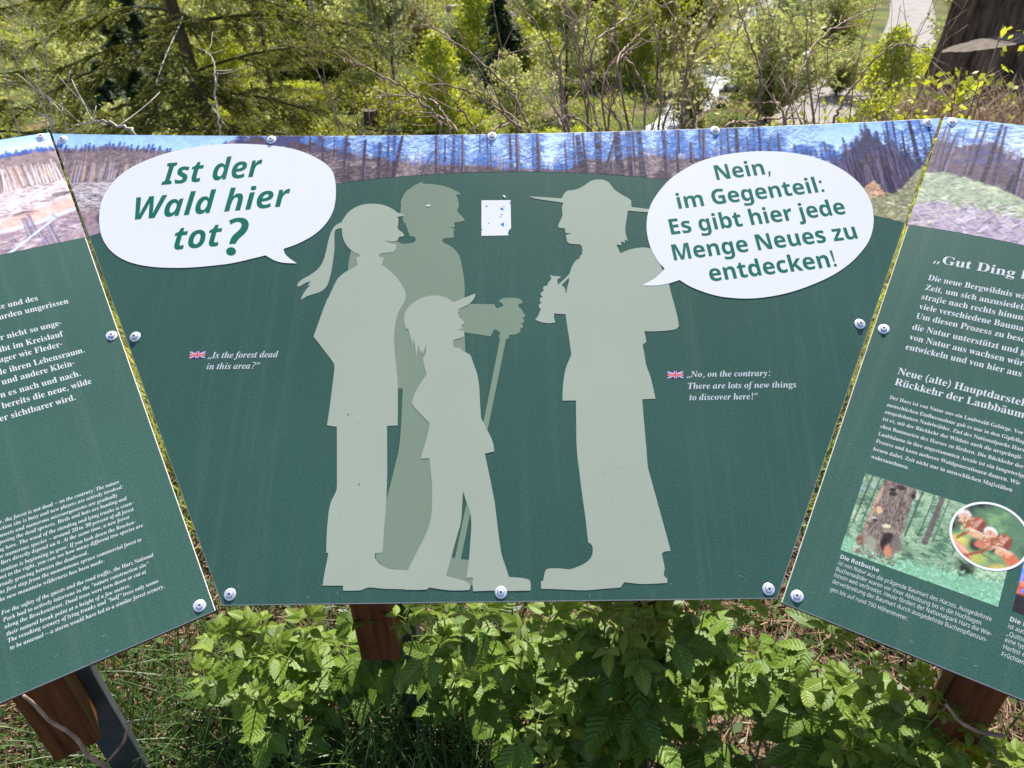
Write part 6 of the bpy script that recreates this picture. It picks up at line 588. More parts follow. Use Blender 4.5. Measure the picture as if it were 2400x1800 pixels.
def tess(lps):
    """triangulate closed outlines; each outer loop together with the holes inside it"""
    def inside(p, l):
        c = False
        for (x0, y0), (x1, y1) in zip(l, l[1:]+l[:1]):
            if (y0 > p[1]) != (y1 > p[1]) and p[0] < (x1-x0)*(p[1]-y0)/(y1-y0)+x0: c = not c
        return c
    own = [[j for j, l in enumerate(lps) if j != i and inside(q[0], l)] for i, q in enumerate(lps)]
    Vs, Ts, n = [], [], 0
    for i, q in enumerate(lps):
        if len(own[i]) % 2: continue
        grp = [q]+[lps[j] for j in range(len(lps)) if len(own[j]) % 2 and i in own[j]]
        tri = tessellate_polygon([[Vector((x, y, 0)) for x, y in l] for l in grp])
        V = np.array([p for l in grp for p in l], float); T = np.array(tri, int)
        if not len(T): continue
        a, b, c = V[T[:, 0]], V[T[:, 1]], V[T[:, 2]]
        s = (b[:, 0]-a[:, 0])*(c[:, 1]-a[:, 1]) - (b[:, 1]-a[:, 1])*(c[:, 0]-a[:, 0])
        T[s < 0] = T[s < 0][:, ::-1]; T = T[np.abs(s) > 1e-9]
        Vs.append(V); Ts.append(T+n); n += len(V)
    return np.vstack(Vs), np.vstack(Ts)

class Flat:
    def __init__(self): self.V, self.T, self.n, self.mi = [], [], 0, []
    def add(self, V2, T, z, mi=0):
        V = np.column_stack([V2, np.full(len(V2), z)]) * .001
        self.V.append(V); self.T.append(T + self.n); self.n += len(V); self.mi += [mi] * len(T)
    def poly(self, lps, z, mi=0): V, T = tess(lps); self.add(V, T, z, mi)
    def mesh(self, name, *mats): return mesh(name, np.vstack(self.V), np.vstack(self.T), mats=list(mats), mi=self.mi)

_gc = {}
UML = {'ä': 'a', 'ö': 'o', 'ü': 'u'}
def glyph(st, ch):
    if (st, ch) in _gc: return _gc[st, ch]
    def raw(c):
        a, s = GLYPHS[st][c]; return a, [loops(q) for q in s.split(';')]
    sl = .2 if st in 'EI' else 0
    def shift(l, dx, dy, k=1): return [[(x*k+dx+sl*dy, y*k+dy) for x, y in q] for q in l]
    if ch == ' ': r = ({'E': 165, 'R': 175, 'B': 180}.get(st, 180), None)
    else:
        if ch in UML:
            a, l = raw(UML[ch]); _, d = raw('.')
            xs = [x for q in d for x, y in q]; w = max(xs)-min(xs); ys = [y for q in d for x, y in q]; h0 = min(ys)
            top = max(y for q in l for x, y in q)
            l = l + shift(d, a*.32-w/2-min(xs), top+55-h0) + shift(d, a*.68-w/2-min(xs), top+55-h0)
        elif ch in '„“”':
            a, d = raw(','); o = 0 if ch == '„' else 370
            if ch == '“':
                cx = sum(x for q in d for x, y in q)/sum(len(q) for q in d); cy = sum(y for q in d for x, y in q)/sum(len(q) for q in d)
                d = [[(2*cx-x, 2*cy-y) for x, y in q] for q in d]
            l = shift(d, 0, o) + shift(d, a*.75, o); a = int(a*1.75)
        elif ch == '–': a, l = 420, [[(20, 150), (400, 150), (400, 195), (20, 195)]]
        else: a, l = raw(ch)
        r = (a, tess(l))
    _gc[st, ch] = r; return r

def write(fl, st, txt, u, v, ang, hs, vs, z):
    x = 0; c, s = math.cos(math.radians(ang)), math.sin(math.radians(ang))
    for ch in txt:
        a, g = glyph(st, ch)
        if g:
            V, T = g; px = (V[:, 0]+x)*hs*.001; py = V[:, 1]*vs*.001
            if st == 'E': px = px - .04*py
            fl.add(np.column_stack([u+px*c-py*s, v+px*s+py*c]), T, z)
        x += a

# ------------------------------------------------------------------ printed photographs: one colour per grid point
class Raster:
    def __init__(self, x0, x1, y0, y1, step, seed=1):
        self.x0, self.y0, self.st = x0, y0, step
        self.xs = np.arange(x0, x1+step, step); self.ys = np.arange(y0, y1+step, step)
        self.X, self.Y = np.meshgrid(self.xs, self.ys); self.im = np.zeros(self.X.shape + (3,)); self.rs = np.random.RandomState(seed)
    def noise(self, sc, oct=4, sy=1.0):
        out = np.zeros(self.X.shape); amp = 1; tot = 0
        for o in range(oct):
            f = 2**o/sc; gx = int(np.ptp(self.xs)*f)+3; gy = int(np.ptp(self.ys)*f*sy)+3
            g = self.rs.rand(gy, gx); fx = (self.X-self.xs[0])*f; fy = (self.Y-self.ys[0])*f*sy
            i, j = fx.astype(int), fy.astype(int); a, b = fx-i, fy-j; a = a*a*(3-2*a); b = b*b*(3-2*b)
            out += amp*((g[j, i]*(1-a)+g[j, i+1]*a)*(1-b)+(g[j+1, i]*(1-a)+g[j+1, i+1]*a)*b); tot += amp; amp *= .55
        return out/tot
    def blend(self, mask, col): self.im += (np.asarray(col)-self.im)*np.clip(mask, 0, 1)[..., None]
    def line(self, x0, y0, x1, y1, w, col, al=1.0, w2=None):
        w2 = w if w2 is None else w2; h = max(w, w2)/2+self.st
        i0 = max(0, int((min(x0, x1)-h-self.x0)/self.st)); i1 = min(len(self.xs), int((max(x0, x1)+h-self.x0)/self.st)+2)
        j0 = max(0, int((min(y0, y1)-h-self.y0)/self.st)); j1 = min(len(self.ys), int((max(y0, y1)+h-self.y0)/self.st)+2)
        if i0 >= i1 or j0 >= j1: return
        X = self.X[j0:j1, i0:i1]; Y = self.Y[j0:j1, i0:i1]; dx, dy = x1-x0, y1-y0; L = dx*dx+dy*dy+1e-9
        t = np.clip(((X-x0)*dx+(Y-y0)*dy)/L, 0, 1); d = np.hypot(X-x0-t*dx, Y-y0-t*dy)
        a = np.clip((w+(w2-w)*t)/2/self.st+.5-d/self.st, 0, 1)*al*min(1, max(w, w2)/self.st+.25)
        s = self.im[j0:j1, i0:i1]; s += (np.asarray(col)-s)*a[..., None]
    def blob(self, x, y, rx, ry, col, al=1.0, rot=0.0, soft=.25):
        R = max(rx, ry)*1.4+self.st
        i0 = max(0, int((x-R-self.x0)/self.st)); i1 = min(len(self.xs), int((x+R-self.x0)/self.st)+2); j0 = max(0, int((y-R-self.y0)/self.st)); j1 = min(len(self.ys), int((y+R-self.y0)/self.st)+2)
        if i0 >= i1 or j0 >= j1: return
        X = self.X[j0:j1, i0:i1]-x; Y = self.Y[j0:j1, i0:i1]-y; c, s_ = math.cos(rot), math.sin(rot)
        d = np.hypot((X*c+Y*s_)/rx, (-X*s_+Y*c)/ry); a = np.clip((1-d)/soft+.5, 0, 1)*al
        s = self.im[j0:j1, i0:i1]; s += (np.asarray(col)-s)*a[..., None]
    def sample(self, x, y):
        fx = np.clip((x-self.x0)/self.st, 0, len(self.xs)-1.001); fy = np.clip((y-self.y0)/self.st, 0, len(self.ys)-1.001)
        i, j = fx.astype(int), fy.astype(int); a, b = (fx-i)[..., None], (fy-j)[..., None]; im = self.im
        return (im[j, i]*(1-a)+im[j, i+1]*a)*(1-b)+(im[j+1, i]*(1-a)+im[j+1, i+1]*a)*b
    def sheet(self, name, X, Y, z):
        ny, nx = X.shape
        g1 = self.noise(3.2*self.st, 2)-.5; g2 = self.noise(7*self.st, 2)-.5
        self.im = np.clip(self.im*(1+.35*g1+.2*g2)[..., None], 0, 1)
        V = np.column_stack([X.ravel(), Y.ravel(), np.full(X.size, z)])*.001
        i = np.arange(ny-1)[:, None]*nx+np.arange(nx-1)[None]
        return mesh(name, V, np.stack([i, i+1, i+nx+1, i+nx], -1).reshape(-1, 4), M['photo'], color=self.sample(X, Y).reshape(-1, 3))

SKY_T, SKY_M, SKY_B = srgb(150, 186, 240), srgb(184, 212, 248), srgb(212, 228, 250)
BR, BRD, PURP, BLUE, PINK = srgb(142, 124, 124), srgb(92, 76, 82), srgb(60, 52, 74), srgb(80, 118, 184), srgb(200, 186, 188)

def dead_tree(R, x0, y0, x1, y1, w, n, sky, dens=1.0, topped=False):
    """bare spruce in the print: trunk from top (x0,y0) to foot (x1,y1) with drooping dead branches"""
    rs = R.rs; L = math.hypot(x1-x0, y1-y0)
    for k in range(int(n*dens)):
        t = rs.rand()**1.0; bx, by = x0+(x1-x0)*t, y0+(y1-y0)*t
        s = rs.choice([-1, 1]); ln = (4+10*t if topped else 7+11*rs.rand())*(.6+.7*rs.rand()); dr = rs.uniform(-.15, .55)*ln
        col = np.array(BLUE if by > sky(bx)+2 else BRD)*rs.uniform(.45, 1.3); mx, my = bx+s*ln*.5, by-dr*.3
        R.line(bx, by, mx, my, 1.5, col, .95, 1.2); R.line(mx, my, bx+s*ln, by-dr, 1.2, col, .9, .8)
        for q in range(3):
            f = rs.uniform(.3, 1); R.line(bx+s*ln*f, by-dr*f*.8, bx+s*(ln*f+3), by-dr*f-rs.uniform(1, 5), .9, col, .8)
    c = np.array(PURP)*rs.uniform(.6, 1.1)
    R.line(x0, y0, x1, y1, w*.95, c, 1.0, w*1.3)
    if rs.rand() < .5: R.line(x0+w*.2, y0, x1+w*.25, y1, w*.3, np.array(srgb(170, 160, 185)), .6)
    for k in range(int(L/3)):
        t = rs.rand(); R.line(x0+(x1-x0)*t-w*.3, y0+(y1-y0)*t, x0+(x1-x0)*t+w*.3, y0+(y1-y0)*t-.8, .9, np.array([BRD, srgb(150, 130, 150)][rs.randint(2)])*.7, .6)

def fringe(R, xr, f, h, cols, step=2.2):
    """ragged line of tree tops above a wood edge"""
    x = xr[0]
    while x < xr[1]:
        y = f(x); hh = h*R.rs.uniform(.1, 1)**1.5; c = np.array(cols[R.rs.randint(len(cols))])*R.rs.uniform(.7, 1.2)
        R.line(x, y-6, x+R.rs.uniform(-.6, .6), y+hh, 2.6, c, .9, .6)
        for k in range(int(hh/2.5)):
            yy = y+hh*R.rs.rand(); s = R.rs.choice([-1, 1]); R.line(x, yy, x+s*R.rs.uniform(2, 5), yy-R.rs.uniform(0, 2), .9, c, .7)
        x += step*R.rs.uniform(.5, 1.6)

def small_spruce(R, x, y0, h, wd, col):
    R.line(x, y0, x, y0+h, 1.6, col, 1, 1.0)
    for k in range(int(h*2.2)):
        t = R.rs.rand(); s = R.rs.choice([-1, 1]); ln = wd*(1-t)*R.rs.uniform(.5, 1.1)+.8; R.line(x, y0+h*t, x+s*ln, y0+h*t-ln*.25+1, 1.2, np.array(col)*R.rs.uniform(.6, 1.3), .9)

def scribble(R, n, xr, yf, yt, ln, cols, w=(.6, 1.2), al=.6, ang=(-.5, .5)):
    rs = R.rs
    for k in range(n):
        x = rs.uniform(*xr); a_, b_ = yf(x), yt(x)
        if b_ <= a_: continue
        y = rs.uniform(a_, b_); th = rs.uniform(*ang); l = ln*rs.uniform(.4, 1.3)
        c = np.array(cols[rs.randint(len(cols))])*rs.uniform(.75, 1.25)
        R.line(x, y, x+math.cos(th)*l, y+math.sin(th)*l, rs.uniform(*w), c, al)

def pl(pts):
    p = np.array(sorted(pts), float); return lambda x: np.interp(x, p[:, 0], p[:, 1])

def paint_sky(R, lo, hi):
    t = np.clip((R.Y-lo)/(hi-lo), 0, 1)[..., None]
    R.im[:] = np.where(t > .5, np.array(SKY_M)+(np.array(SKY_T)-np.array(SKY_M))*(t-.5)*2, np.array(SKY_B)+(np.array(SKY_M)-np.array(SKY_B))*t*2)
    R.blend((R.noise(160, 4, 2.5)-.52)*1.5, srgb(225, 234, 250))

def texture(R, mask, cols, sc=6):
    a = R.noise(sc, 4); b = R.noise(sc*3, 3)
    R.blend(mask, cols[0]); R.blend(mask*np.clip((a-.48)*5, 0, 1)*.6, cols[1]); R.blend(mask*np.clip((b-.52)*5, 0, 1)*.4, cols[2])

def strip_centre():
    R = Raster(-846, 830, 608, 862, 1.45, 3)
    paint_sky(R, 740, 850)
    tl = pl([(-850, 816), (-815, 817), (-767, 818), (-719, 822), (-662, 816), (-605, 807), (-560, 800), (-520, 815), (-497, 831), (-450, 839), (-369, 828), (-303, 807), (-271, 795), (-208, 786), (-168, 774), (-90, 769), (-12, 762), (66, 755), (128, 751), (143, 757), (164, 777), (198, 769), (253, 777), (292, 782), (322, 769), (353, 771), (420, 772), (500, 766), (600, 752), (624, 766), (649, 789), (678, 818), (711, 788), (737, 764), (763, 750), (840, 745)])
    jag = (R.noise(9, 3)-.5)*14
    mk = lambda f, j=1.0: np.clip((f(R.X)+jag*j-R.Y)/1.5+.5, 0, 1)
    texture(R, mk(tl), (BR, BRD, srgb(176, 152, 158)), 5)
    right = np.clip((R.X-560)/40, 0, 1)
    texture(R, mk(tl)*right, (srgb(96, 80, 96), srgb(70, 58, 76), srgb(124, 102, 106)), 5)
    # debris field and slope below the left-hand wood
    db = pl([(-850, 742), (-784, 743), (-721, 745), (-674, 745), (-560, 742), (-500, 600), (840, 600)])
    texture(R, mk(db, .4), (PINK, srgb(150, 122, 132), srgb(214, 190, 186)), 5)
    rd = pl([(-850, 672), (-760, 700), (-700, 706), (-640, 700), (-560, 600), (840, 600)])
    texture(R, np.clip((rd(R.X)-R.Y)/6+.5, 0, 1)*.8, (srgb(140, 118, 128), srgb(98, 76, 92), srgb(186, 150, 136)), 6)
    R.blob(-742, 712, 34, 6, srgb(72, 52, 70), .8); R.blob(-700, 672, 20, 16, srgb(70, 52, 62), .75, .4)
    for x in np.arange(-840, -520, 5.2):
        x += R.rs.uniform(-2, 2); b = db(x)+R.rs.uniform(-4, 6); t = tl(x)-R.rs.uniform(14, 52)
        R.line(x+R.rs.uniform(-2, 2), t, x, b, R.rs.uniform(1, 2.2), np.array([srgb(200, 190, 205), srgb(64, 50, 66), srgb(214, 178, 156)][R.rs.randint(3)]), .8)
    for x in np.arange(-840, -500, 9): small_spruce(R, x+R.rs.uniform(-3, 3), tl(x)-6, R.rs.uniform(8, 20), R.rs.uniform(4, 7), srgb(36, 82, 160))
    scribble(R, 2200, (-846, -500), lambda x: db(x)-60, lambda x: db(x), 16, [srgb(232, 220, 220), srgb(96, 78, 86), PINK, srgb(70, 58, 66)], w=(.8, 1.5), al=.75)
    scribble(R, 1300, (-846, -500), lambda x: tl(x)-36, lambda x: tl(x), 9, [BRD, srgb(160, 128, 130), PURP], al=.5)
    sky = lambda x: tl(x)
    scribble(R, 3600, (-300, 480), lambda x: 640, lambda x: tl(x), 8, [BRD, srgb(188, 176, 174), PURP, srgb(150, 132, 126)], w=(.7, 1.3), al=.7, ang=(-1.3, 1.3))
    fringe(R, (-300, 480), tl, 30, [BR, BRD, srgb(150, 124, 128)]); fringe(R, (560, 830), lambda x: tl(x)-6, 26, [PURP, srgb(70, 58, 88)]); fringe(R, (-846, -520), tl, 9, [BR, BRD])
    # loose crowns between the trunks
    for k in range(3000):
        x = R.rs.uniform(-480, 600); y = R.rs.uniform(max(700, tl(x)), 860); gap = min(abs(x+36)/26, abs(x-88)/26, abs(x-330)/20)
        if R.rs.rand() > gap: continue
        s = R.rs.choice([-1, 1]); l = R.rs.uniform(5, 17); R.line(x, y, x+s*l, y-l*R.rs.uniform(-.3, 1.1), R.rs.uniform(.8, 1.3), np.array(BLUE if R.rs.rand() < .45 else srgb(112, 98, 122))*R.rs.uniform(.4, 1.2), .75)
    for x, h, w in ((-478, 34, 16), (-452, 30, 20), (-398, 44, 24), (-372, 40, 26), (-330, 52, 17), (-282, 60, 17), (-425, 26, 12)):
        for q in range(2): small_spruce(R, x+q*3, tl(x)-14, h, w, srgb(70, 70, 110))
    for a in TRUNKS['C']: dead_tree(R, *a[:4], max(1.6, a[4]), 50 if a[0] < 500 else 60, sky, 1.0)
    for x in np.arange(470, 640, 12): small_spruce(R, x+R.rs.uniform(-4, 4), 742, R.rs.uniform(30, 66)*(1.0 if x < 560 else .7), 10, srgb(70, 78, 120))
    for x in np.arange(636, 800, 8): small_spruce(R, x+R.rs.uniform(-4, 4), tl(x)-34, R.rs.uniform(46, 72), 11, srgb(74, 72, 98))
    for k in range(150):
        x = R.rs.uniform(610, 745); R.line(x, R.rs.uniform(720, 790), x+R.rs.uniform(-6, 14), R.rs.uniform(650, 720), R.rs.uniform(1, 2.4), np.array([srgb(58, 48, 78), srgb(120, 106, 130), srgb(36, 30, 52)][R.rs.randint(3)]), .7)
    fo = pl([(560, 600), (640, 690), (654, 700), (673, 716), (687, 690), (705, 691), (732, 712), (756, 741), (768, 746), (840, 752)])
    texture(R, mk(fo), (srgb(150, 148, 112), srgb(108, 112, 92), srgb(196, 182, 138)), 4)
    texture(R, mk(fo)*np.clip(1-np.hypot((R.X-672)/26, (R.Y-698)/22), 0, 1)*2, (srgb(206, 150, 120), srgb(170, 118, 100), srgb(224, 184, 150)), 4)
    scribble(R, 1500, (610, 830), lambda x: 610, lambda x: fo(x), 6, [srgb(218, 210, 166), srgb(80, 86, 72), srgb(150, 140, 116), srgb(60, 62, 60)], w=(.8, 1.4), al=.8, ang=(-.9, .9))
    # grid bounded by the arc below and the panel edges
    nx, ny = 1150, 150
    s, t = np.meshgrid(np.linspace(0, 1, nx), np.linspace(0, 1, ny)); y = np.full_like(s, 750.); x = s*0
    for k in range(4):
        xl = -406.1-(837.9-406.1)*(y/855.5)+1.0; xr = 406.1+(820.2-406.1)*(y/851)-1.0
        x = xl+(xr-xl)*s; arc = -1425.2+np.sqrt(2175.9**2-(x+11)**2); top = 833.6+18.4*(x/829)**2-.0034*x; y = arc+(top-arc)*t
    return R.sheet("printed_photo", x, y, .22)

def strip_left():
    R = Raster(-850, 416, 700, 970, 1.6, 8)
    paint_sky(R, 915, 970)
    tl = pl([(-850, 900), (100, 925), (323, 928), (350, 927), (378, 928), (416, 925)]); db = pl([(-850, 800), (200, 830), (305, 840), (346, 846), (416, 845)])
    jag = (R.noise(9, 3)-.5)*10; mk = lambda f, j=1.: np.clip((f(R.X)+jag*j-R.Y)/1.5+.5, 0, 1)
    texture(R, mk(tl), (BR, BRD, srgb(170, 140, 150)), 5)
    texture(R, mk(db, .4), (srgb(206, 184, 188), srgb(168, 138, 146), srgb(226, 204, 194)), 5)
    for x in np.arange(-850, 420, 5):
        x += R.rs.uniform(-2, 2); R.line(x-R.rs.uniform(2, 8), tl(x)-R.rs.uniform(20, 45), x, db(x)+R.rs.uniform(-4, 5), R.rs.uniform(.9, 2), np.array([srgb(206, 194, 204), srgb(66, 52, 70), srgb(222, 182, 158)][R.rs.randint(3)]), .75)
    fringe(R, (-850, 416), tl, 8, [BR, BRD])
    for a in TRUNKS['L']: R.line(*a[:4], 1.6, srgb(224, 206, 200), .9, 2.4)
    for x in np.arange(-850, 420, 8): small_spruce(R, x+R.rs.uniform(-3, 3), tl(x)-5, R.rs.uniform(6, 15), R.rs.uniform(4, 7), srgb(34, 84, 170))
    scribble(R, 2600, (-850, 416), lambda x: db(x)-70, lambda x: db(x)+2, 16, [srgb(238, 228, 226), srgb(112, 92, 98), PINK, srgb(84, 68, 76)], w=(.8, 1.6), al=.75)
    scribble(R, 700, (-850, 416), lambda x: tl(x)-40, tl, 9, [BRD, srgb(170, 140, 146), PURP], al=.5)
    for a, b, c, d in ((305, 806, 322, 822), (312, 800, 330, 815), (342, 806, 344, 824), (355, 818, 384, 834), (345, 826, 372, 838), (350, 820, 400, 816), (330, 812, 300, 806)): R.line(a, b, c, d, 2.2, srgb(236, 230, 234), .95)
    R.blob(334, 786, 22, 6, srgb(70, 50, 62), .85); R.blob(396, 816, 16, 5, srgb(72, 54, 74), .8)
    rd = pl([(-850, 690), (180, 738), (287, 757), (340, 761), (409, 777), (420, 780)])
    texture(R, np.clip((rd(R.X)+26-R.Y)/8+.5, 0, 1)*.7, (srgb(208, 172, 156), srgb(178, 140, 128), srgb(222, 196, 184)), 6)
    R.blend(np.clip(1-np.abs(R.Y-rd(R.X))/4.2, 0, 1)*4, srgb(184, 192, 212))
    texture(R, np.clip((rd(R.X)-5-R.Y)/3+.5, 0, 1), (srgb(150, 128, 142), srgb(108, 86, 106), srgb(178, 152, 148)), 4)
    scribble(R, 2600, (-850, 416), lambda x: 700, lambda x: rd(x)-6, 14, [srgb(206, 200, 206), srgb(78, 66, 76), srgb(170, 150, 140)], w=(.8, 1.5), al=.75)
    for a, b, c, d, w in ((328, 775, 330, 735, 8), (336, 781, 340, 733, 6), (361, 752, 366, 707, 8), (344, 742, 352, 704, 6)): R.line(a, b, c, d, w, srgb(112, 98, 116), .95, w*1.2); R.line(a-1, b, c-1, d, w*.35, srgb(170, 162, 182), .8)
    R.line(288, 706, 378, 767, 5, srgb(190, 196, 222), 1, 3); R.line(378, 765, 372, 772, 2, srgb(100, 90, 104), .9)
    nx, ny = 900, 140
    s, t = np.meshgrid(np.linspace(0, 1, nx), np.linspace(0, 1, ny)); x = -842+(410.8+842)*s; arc = 710-((x-361)**2)/2556.0*.12; arc = np.maximum(arc, 640)
    y = arc+(965.6-arc)*t; return R.sheet("printed_photo", x, y, .22)

def strip_right():
    R = Raster(-418, 850, 660, 956, 1.6, 12)
    paint_sky(R, 850, 960)
    tl = pl([(-420, 905), (-380, 880), (-355, 888), (-330, 905), (-300, 880), (-270, 868), (-240, 860), (0, 880), (300, 860), (850, 880)])
    jag = (R.noise(12, 3)-.5)*24; mk = lambda f, j=1.: np.clip((f(R.X)+jag*j-R.Y)/2+.5, 0, 1)
    texture(R, mk(tl), (srgb(104, 90, 102), srgb(78, 66, 86), srgb(134, 108, 104)), 6)
    scribble(R, 2400, (-418, 850), lambda x: 790, tl, 9, [srgb(76, 64, 84), srgb(140, 118, 116), srgb(60, 52, 72), srgb(150, 134, 146)], w=(.7, 1.3), al=.65, ang=(-1.2, 1.2))
    for k in range(4600):
        x = R.rs.uniform(-418, 850); y = R.rs.uniform(850, 956); s = R.rs.choice([-1, 1]); l = R.rs.uniform(4, 14)
        if R.rs.rand() < .75: R.line(x, y, x+s*l, y-l*R.rs.uniform(-.1, .5), R.rs.uniform(.8, 1.4), np.array(srgb(44, 72, 150))*R.rs.uniform(.5, 1.4), .85)
    fringe(R, (-418, 850), tl, 30, [srgb(96, 78, 98), PURP, srgb(136, 98, 96)])
    for a in TRUNKS['R'] + [[x, 956, x-14+R.rs.uniform(-8, 8), 790, R.rs.uniform(3, 9)] for x in range(-190, 850, 34)]: dead_tree(R, *a[:4], max(1.6, a[4]), 26, tl, 1.)
    fo = pl([(-420, 818), (-381, 825), (-349, 819), (-299, 806), (-256, 790), (0, 770), (400, 790), (850, 780)])
    texture(R, mk(fo, .5), (srgb(160, 168, 142), srgb(118, 130, 118), srgb(206, 206, 170)), 4)
    scribble(R, 2400, (-418, 850), lambda x: 720, fo, 9, [srgb(222, 226, 190), srgb(84, 94, 88), srgb(120, 134, 104), srgb(60, 66, 70)], w=(.8, 1.5), al=.8, ang=(-.5, .5))
    dp = pl([(-420, 742), (-363, 759), (-281, 752), (0, 740), (850, 744)])
    texture(R, mk(dp, .8), (srgb(170, 156, 172), srgb(120, 102, 130), srgb(200, 188, 180)), 4)
    scribble(R, 2800, (-418, 850), lambda x: 660, lambda x: dp(x)+14, 15, [srgb(230, 224, 226), srgb(72, 60, 80), srgb(150, 134, 138), srgb(190, 188, 150), srgb(54, 48, 60)], w=(.8, 1.6), al=.8, ang=(-1.0, 1.0))
    for k in range(70):
        x = R.rs.uniform(-418, 850); y = R.rs.uniform(690, 770); th = R.rs.uniform(.2, 2.8); l = R.rs.uniform(18, 60); R.line(x, y, x+math.cos(th)*l, y+math.sin(th)*l, 1.6, np.array(srgb(112, 92, 118))*R.rs.uniform(.7, 1.5), .85, 1.0)
    nx, ny = 900, 150
    s, t = np.meshgrid(np.linspace(0, 1, nx), np.linspace(0, 1, ny)); x = -413.5+(842+413.5)*s; arc = np.maximum(699.8-((x+347)**2)/3530.0, 640)
    y = arc+(951.8-arc)*t; return R.sheet("printed_photo", x, y, .22)

def beech_photo():
    R = Raster(-356, -150, 103, 233, .75, 21)
    g = R.noise(30, 4); t = np.clip((R.Y-104)/127, 0, 1)
    R.im[:] = np.array(srgb(116, 142, 116))
    R.blend(np.clip((g-.4)*3, 0, 1), srgb(164, 186, 152)); R.blend(np.clip((R.noise(9, 4)-.48)*6, 0, 1)*.8, srgb(62, 98, 78))
    R.blend(np.clip((R.noise(24, 3)-.58)*7, 0, 1)*np.clip((t-.72)*5, 0, 1), srgb(206, 214, 236))
    scribble(R, 2600, (-356, -150), lambda x: 103, lambda x: 232, 6, [srgb(170, 192, 158), srgb(52, 76, 62), srgb(98, 128, 100), srgb(138, 170, 136)], w=(.5, 1.1), al=.6, ang=(-.6, .5))
    for x, w in ((-347, 2), (-336, 1.5), (-290, 1.6), (-278, 2), (-262, 1.3), (-252, 6.5), (-243, 1.2), (-216, 1.4)): R.line(x+3, 232, x-3, R.rs.uniform(150, 165), w, srgb(92, 78, 80) if w > 2 else srgb(58, 62, 54), .9, w*1.15)
    dk = np.clip((R.noise(26, 3)-.50)*6, 0, 1)*np.clip(1-np.hypot((R.X+222)/58, (R.Y-136)/20), 0, 1)*2
    R.blend(dk, srgb(44, 48, 44))
    fg = pl([(-356, 128), (-310, 112), (-280, 118), (-240, 124), (-200, 130), (-150, 138)])
    R.blend(np.clip((fg(R.X)+(R.noise(8, 3)-.5)*16-R.Y)/2+.5, 0, 1)*.9, srgb(122, 168, 140))
    # the old trunk
    xc = -313+(R.Y-104)*.06; hw = 25-(R.Y-104)*.02+4*np.clip((130-R.Y)/26, 0, 1)
    e = (R.noise(12, 3)-.5)*5; mk = np.clip((hw+e-np.abs(R.X-xc))/.8+.5, 0, 1)*np.clip((R.Y-106-(R.noise(7, 2))*6)/2+.5, 0, 1)
    texture(R, mk, (srgb(112, 98, 92), srgb(72, 60, 60), srgb(150, 136, 122)), 3)
    for k in range(1100):
        y = R.rs.uniform(108, 231); x = -313+(y-104)*.06+R.rs.uniform(-23, 23); R.line(x, y, x+R.rs.uniform(-1, 1.4), y-R.rs.uniform(2, 7), .7, np.array([srgb(54, 44, 44), srgb(164, 148, 134)][R.rs.randint(2)]), .55)
    R.blend(mk*np.clip((xc-hw+6-R.X)/3, 0, 1)*np.clip((R.noise(5, 3)-.3)*4, 0, 1)*.8, srgb(190, 150, 130)); R.blend(mk*np.clip(1-np.abs(R.X-xc-9)/.8, 0, 1)*.8, srgb(52, 44, 46))
    for x, y, rx, ry, c in ((-313, 219, 4, 3, srgb(30, 26, 26)), (-311, 213, 5, 3.4, srgb(38, 32, 32)), (-303, 226, 6, 4, srgb(40, 34, 36)), (-285, 219, 3.4, 4, srgb(30, 26, 26)), (-294, 176, 1.6, 1.8, srgb(28, 24, 24)), (-323, 165, 3.5, 2.4, srgb(60, 56, 62)), (-326, 168, 3.4, 1.4, srgb(176, 172, 176)), (-322, 182, 4, 6, srgb(206, 164, 130)), (-307, 162, 6, 3, srgb(206, 196, 164)), (-303, 156, 8, 3, srgb(140, 126, 112)), (-300, 146, 8, 8, srgb(34, 30, 32)), (-303, 134, 5, 9, srgb(30, 26, 28)), (-296, 126, 5, 9, srgb(190, 124, 96)), (-334, 128, 5, 8, srgb(120, 74, 60)), (-320, 128, 9, 12, srgb(140, 142, 122)), (-288, 140, 7, 12, srgb(110, 98, 92))): R.blob(x, y, rx, ry, c, .9, .3, .5)
    scribble(R, 500, (-356, -150), lambda x: 103, lambda x: fg(x)+6, 4, [srgb(170, 222, 186), srgb(70, 120, 92), srgb(120, 180, 140)], w=(.6, 1.2), al=.7, ang=(-1.5, 1.5))
    s, t = np.meshgrid(np.linspace(0, 1, 250), np.linspace(0, 1, 160))
    return R.sheet("printed_photo", -354.6+201.7*s, 104.6+126.8*t, .22)

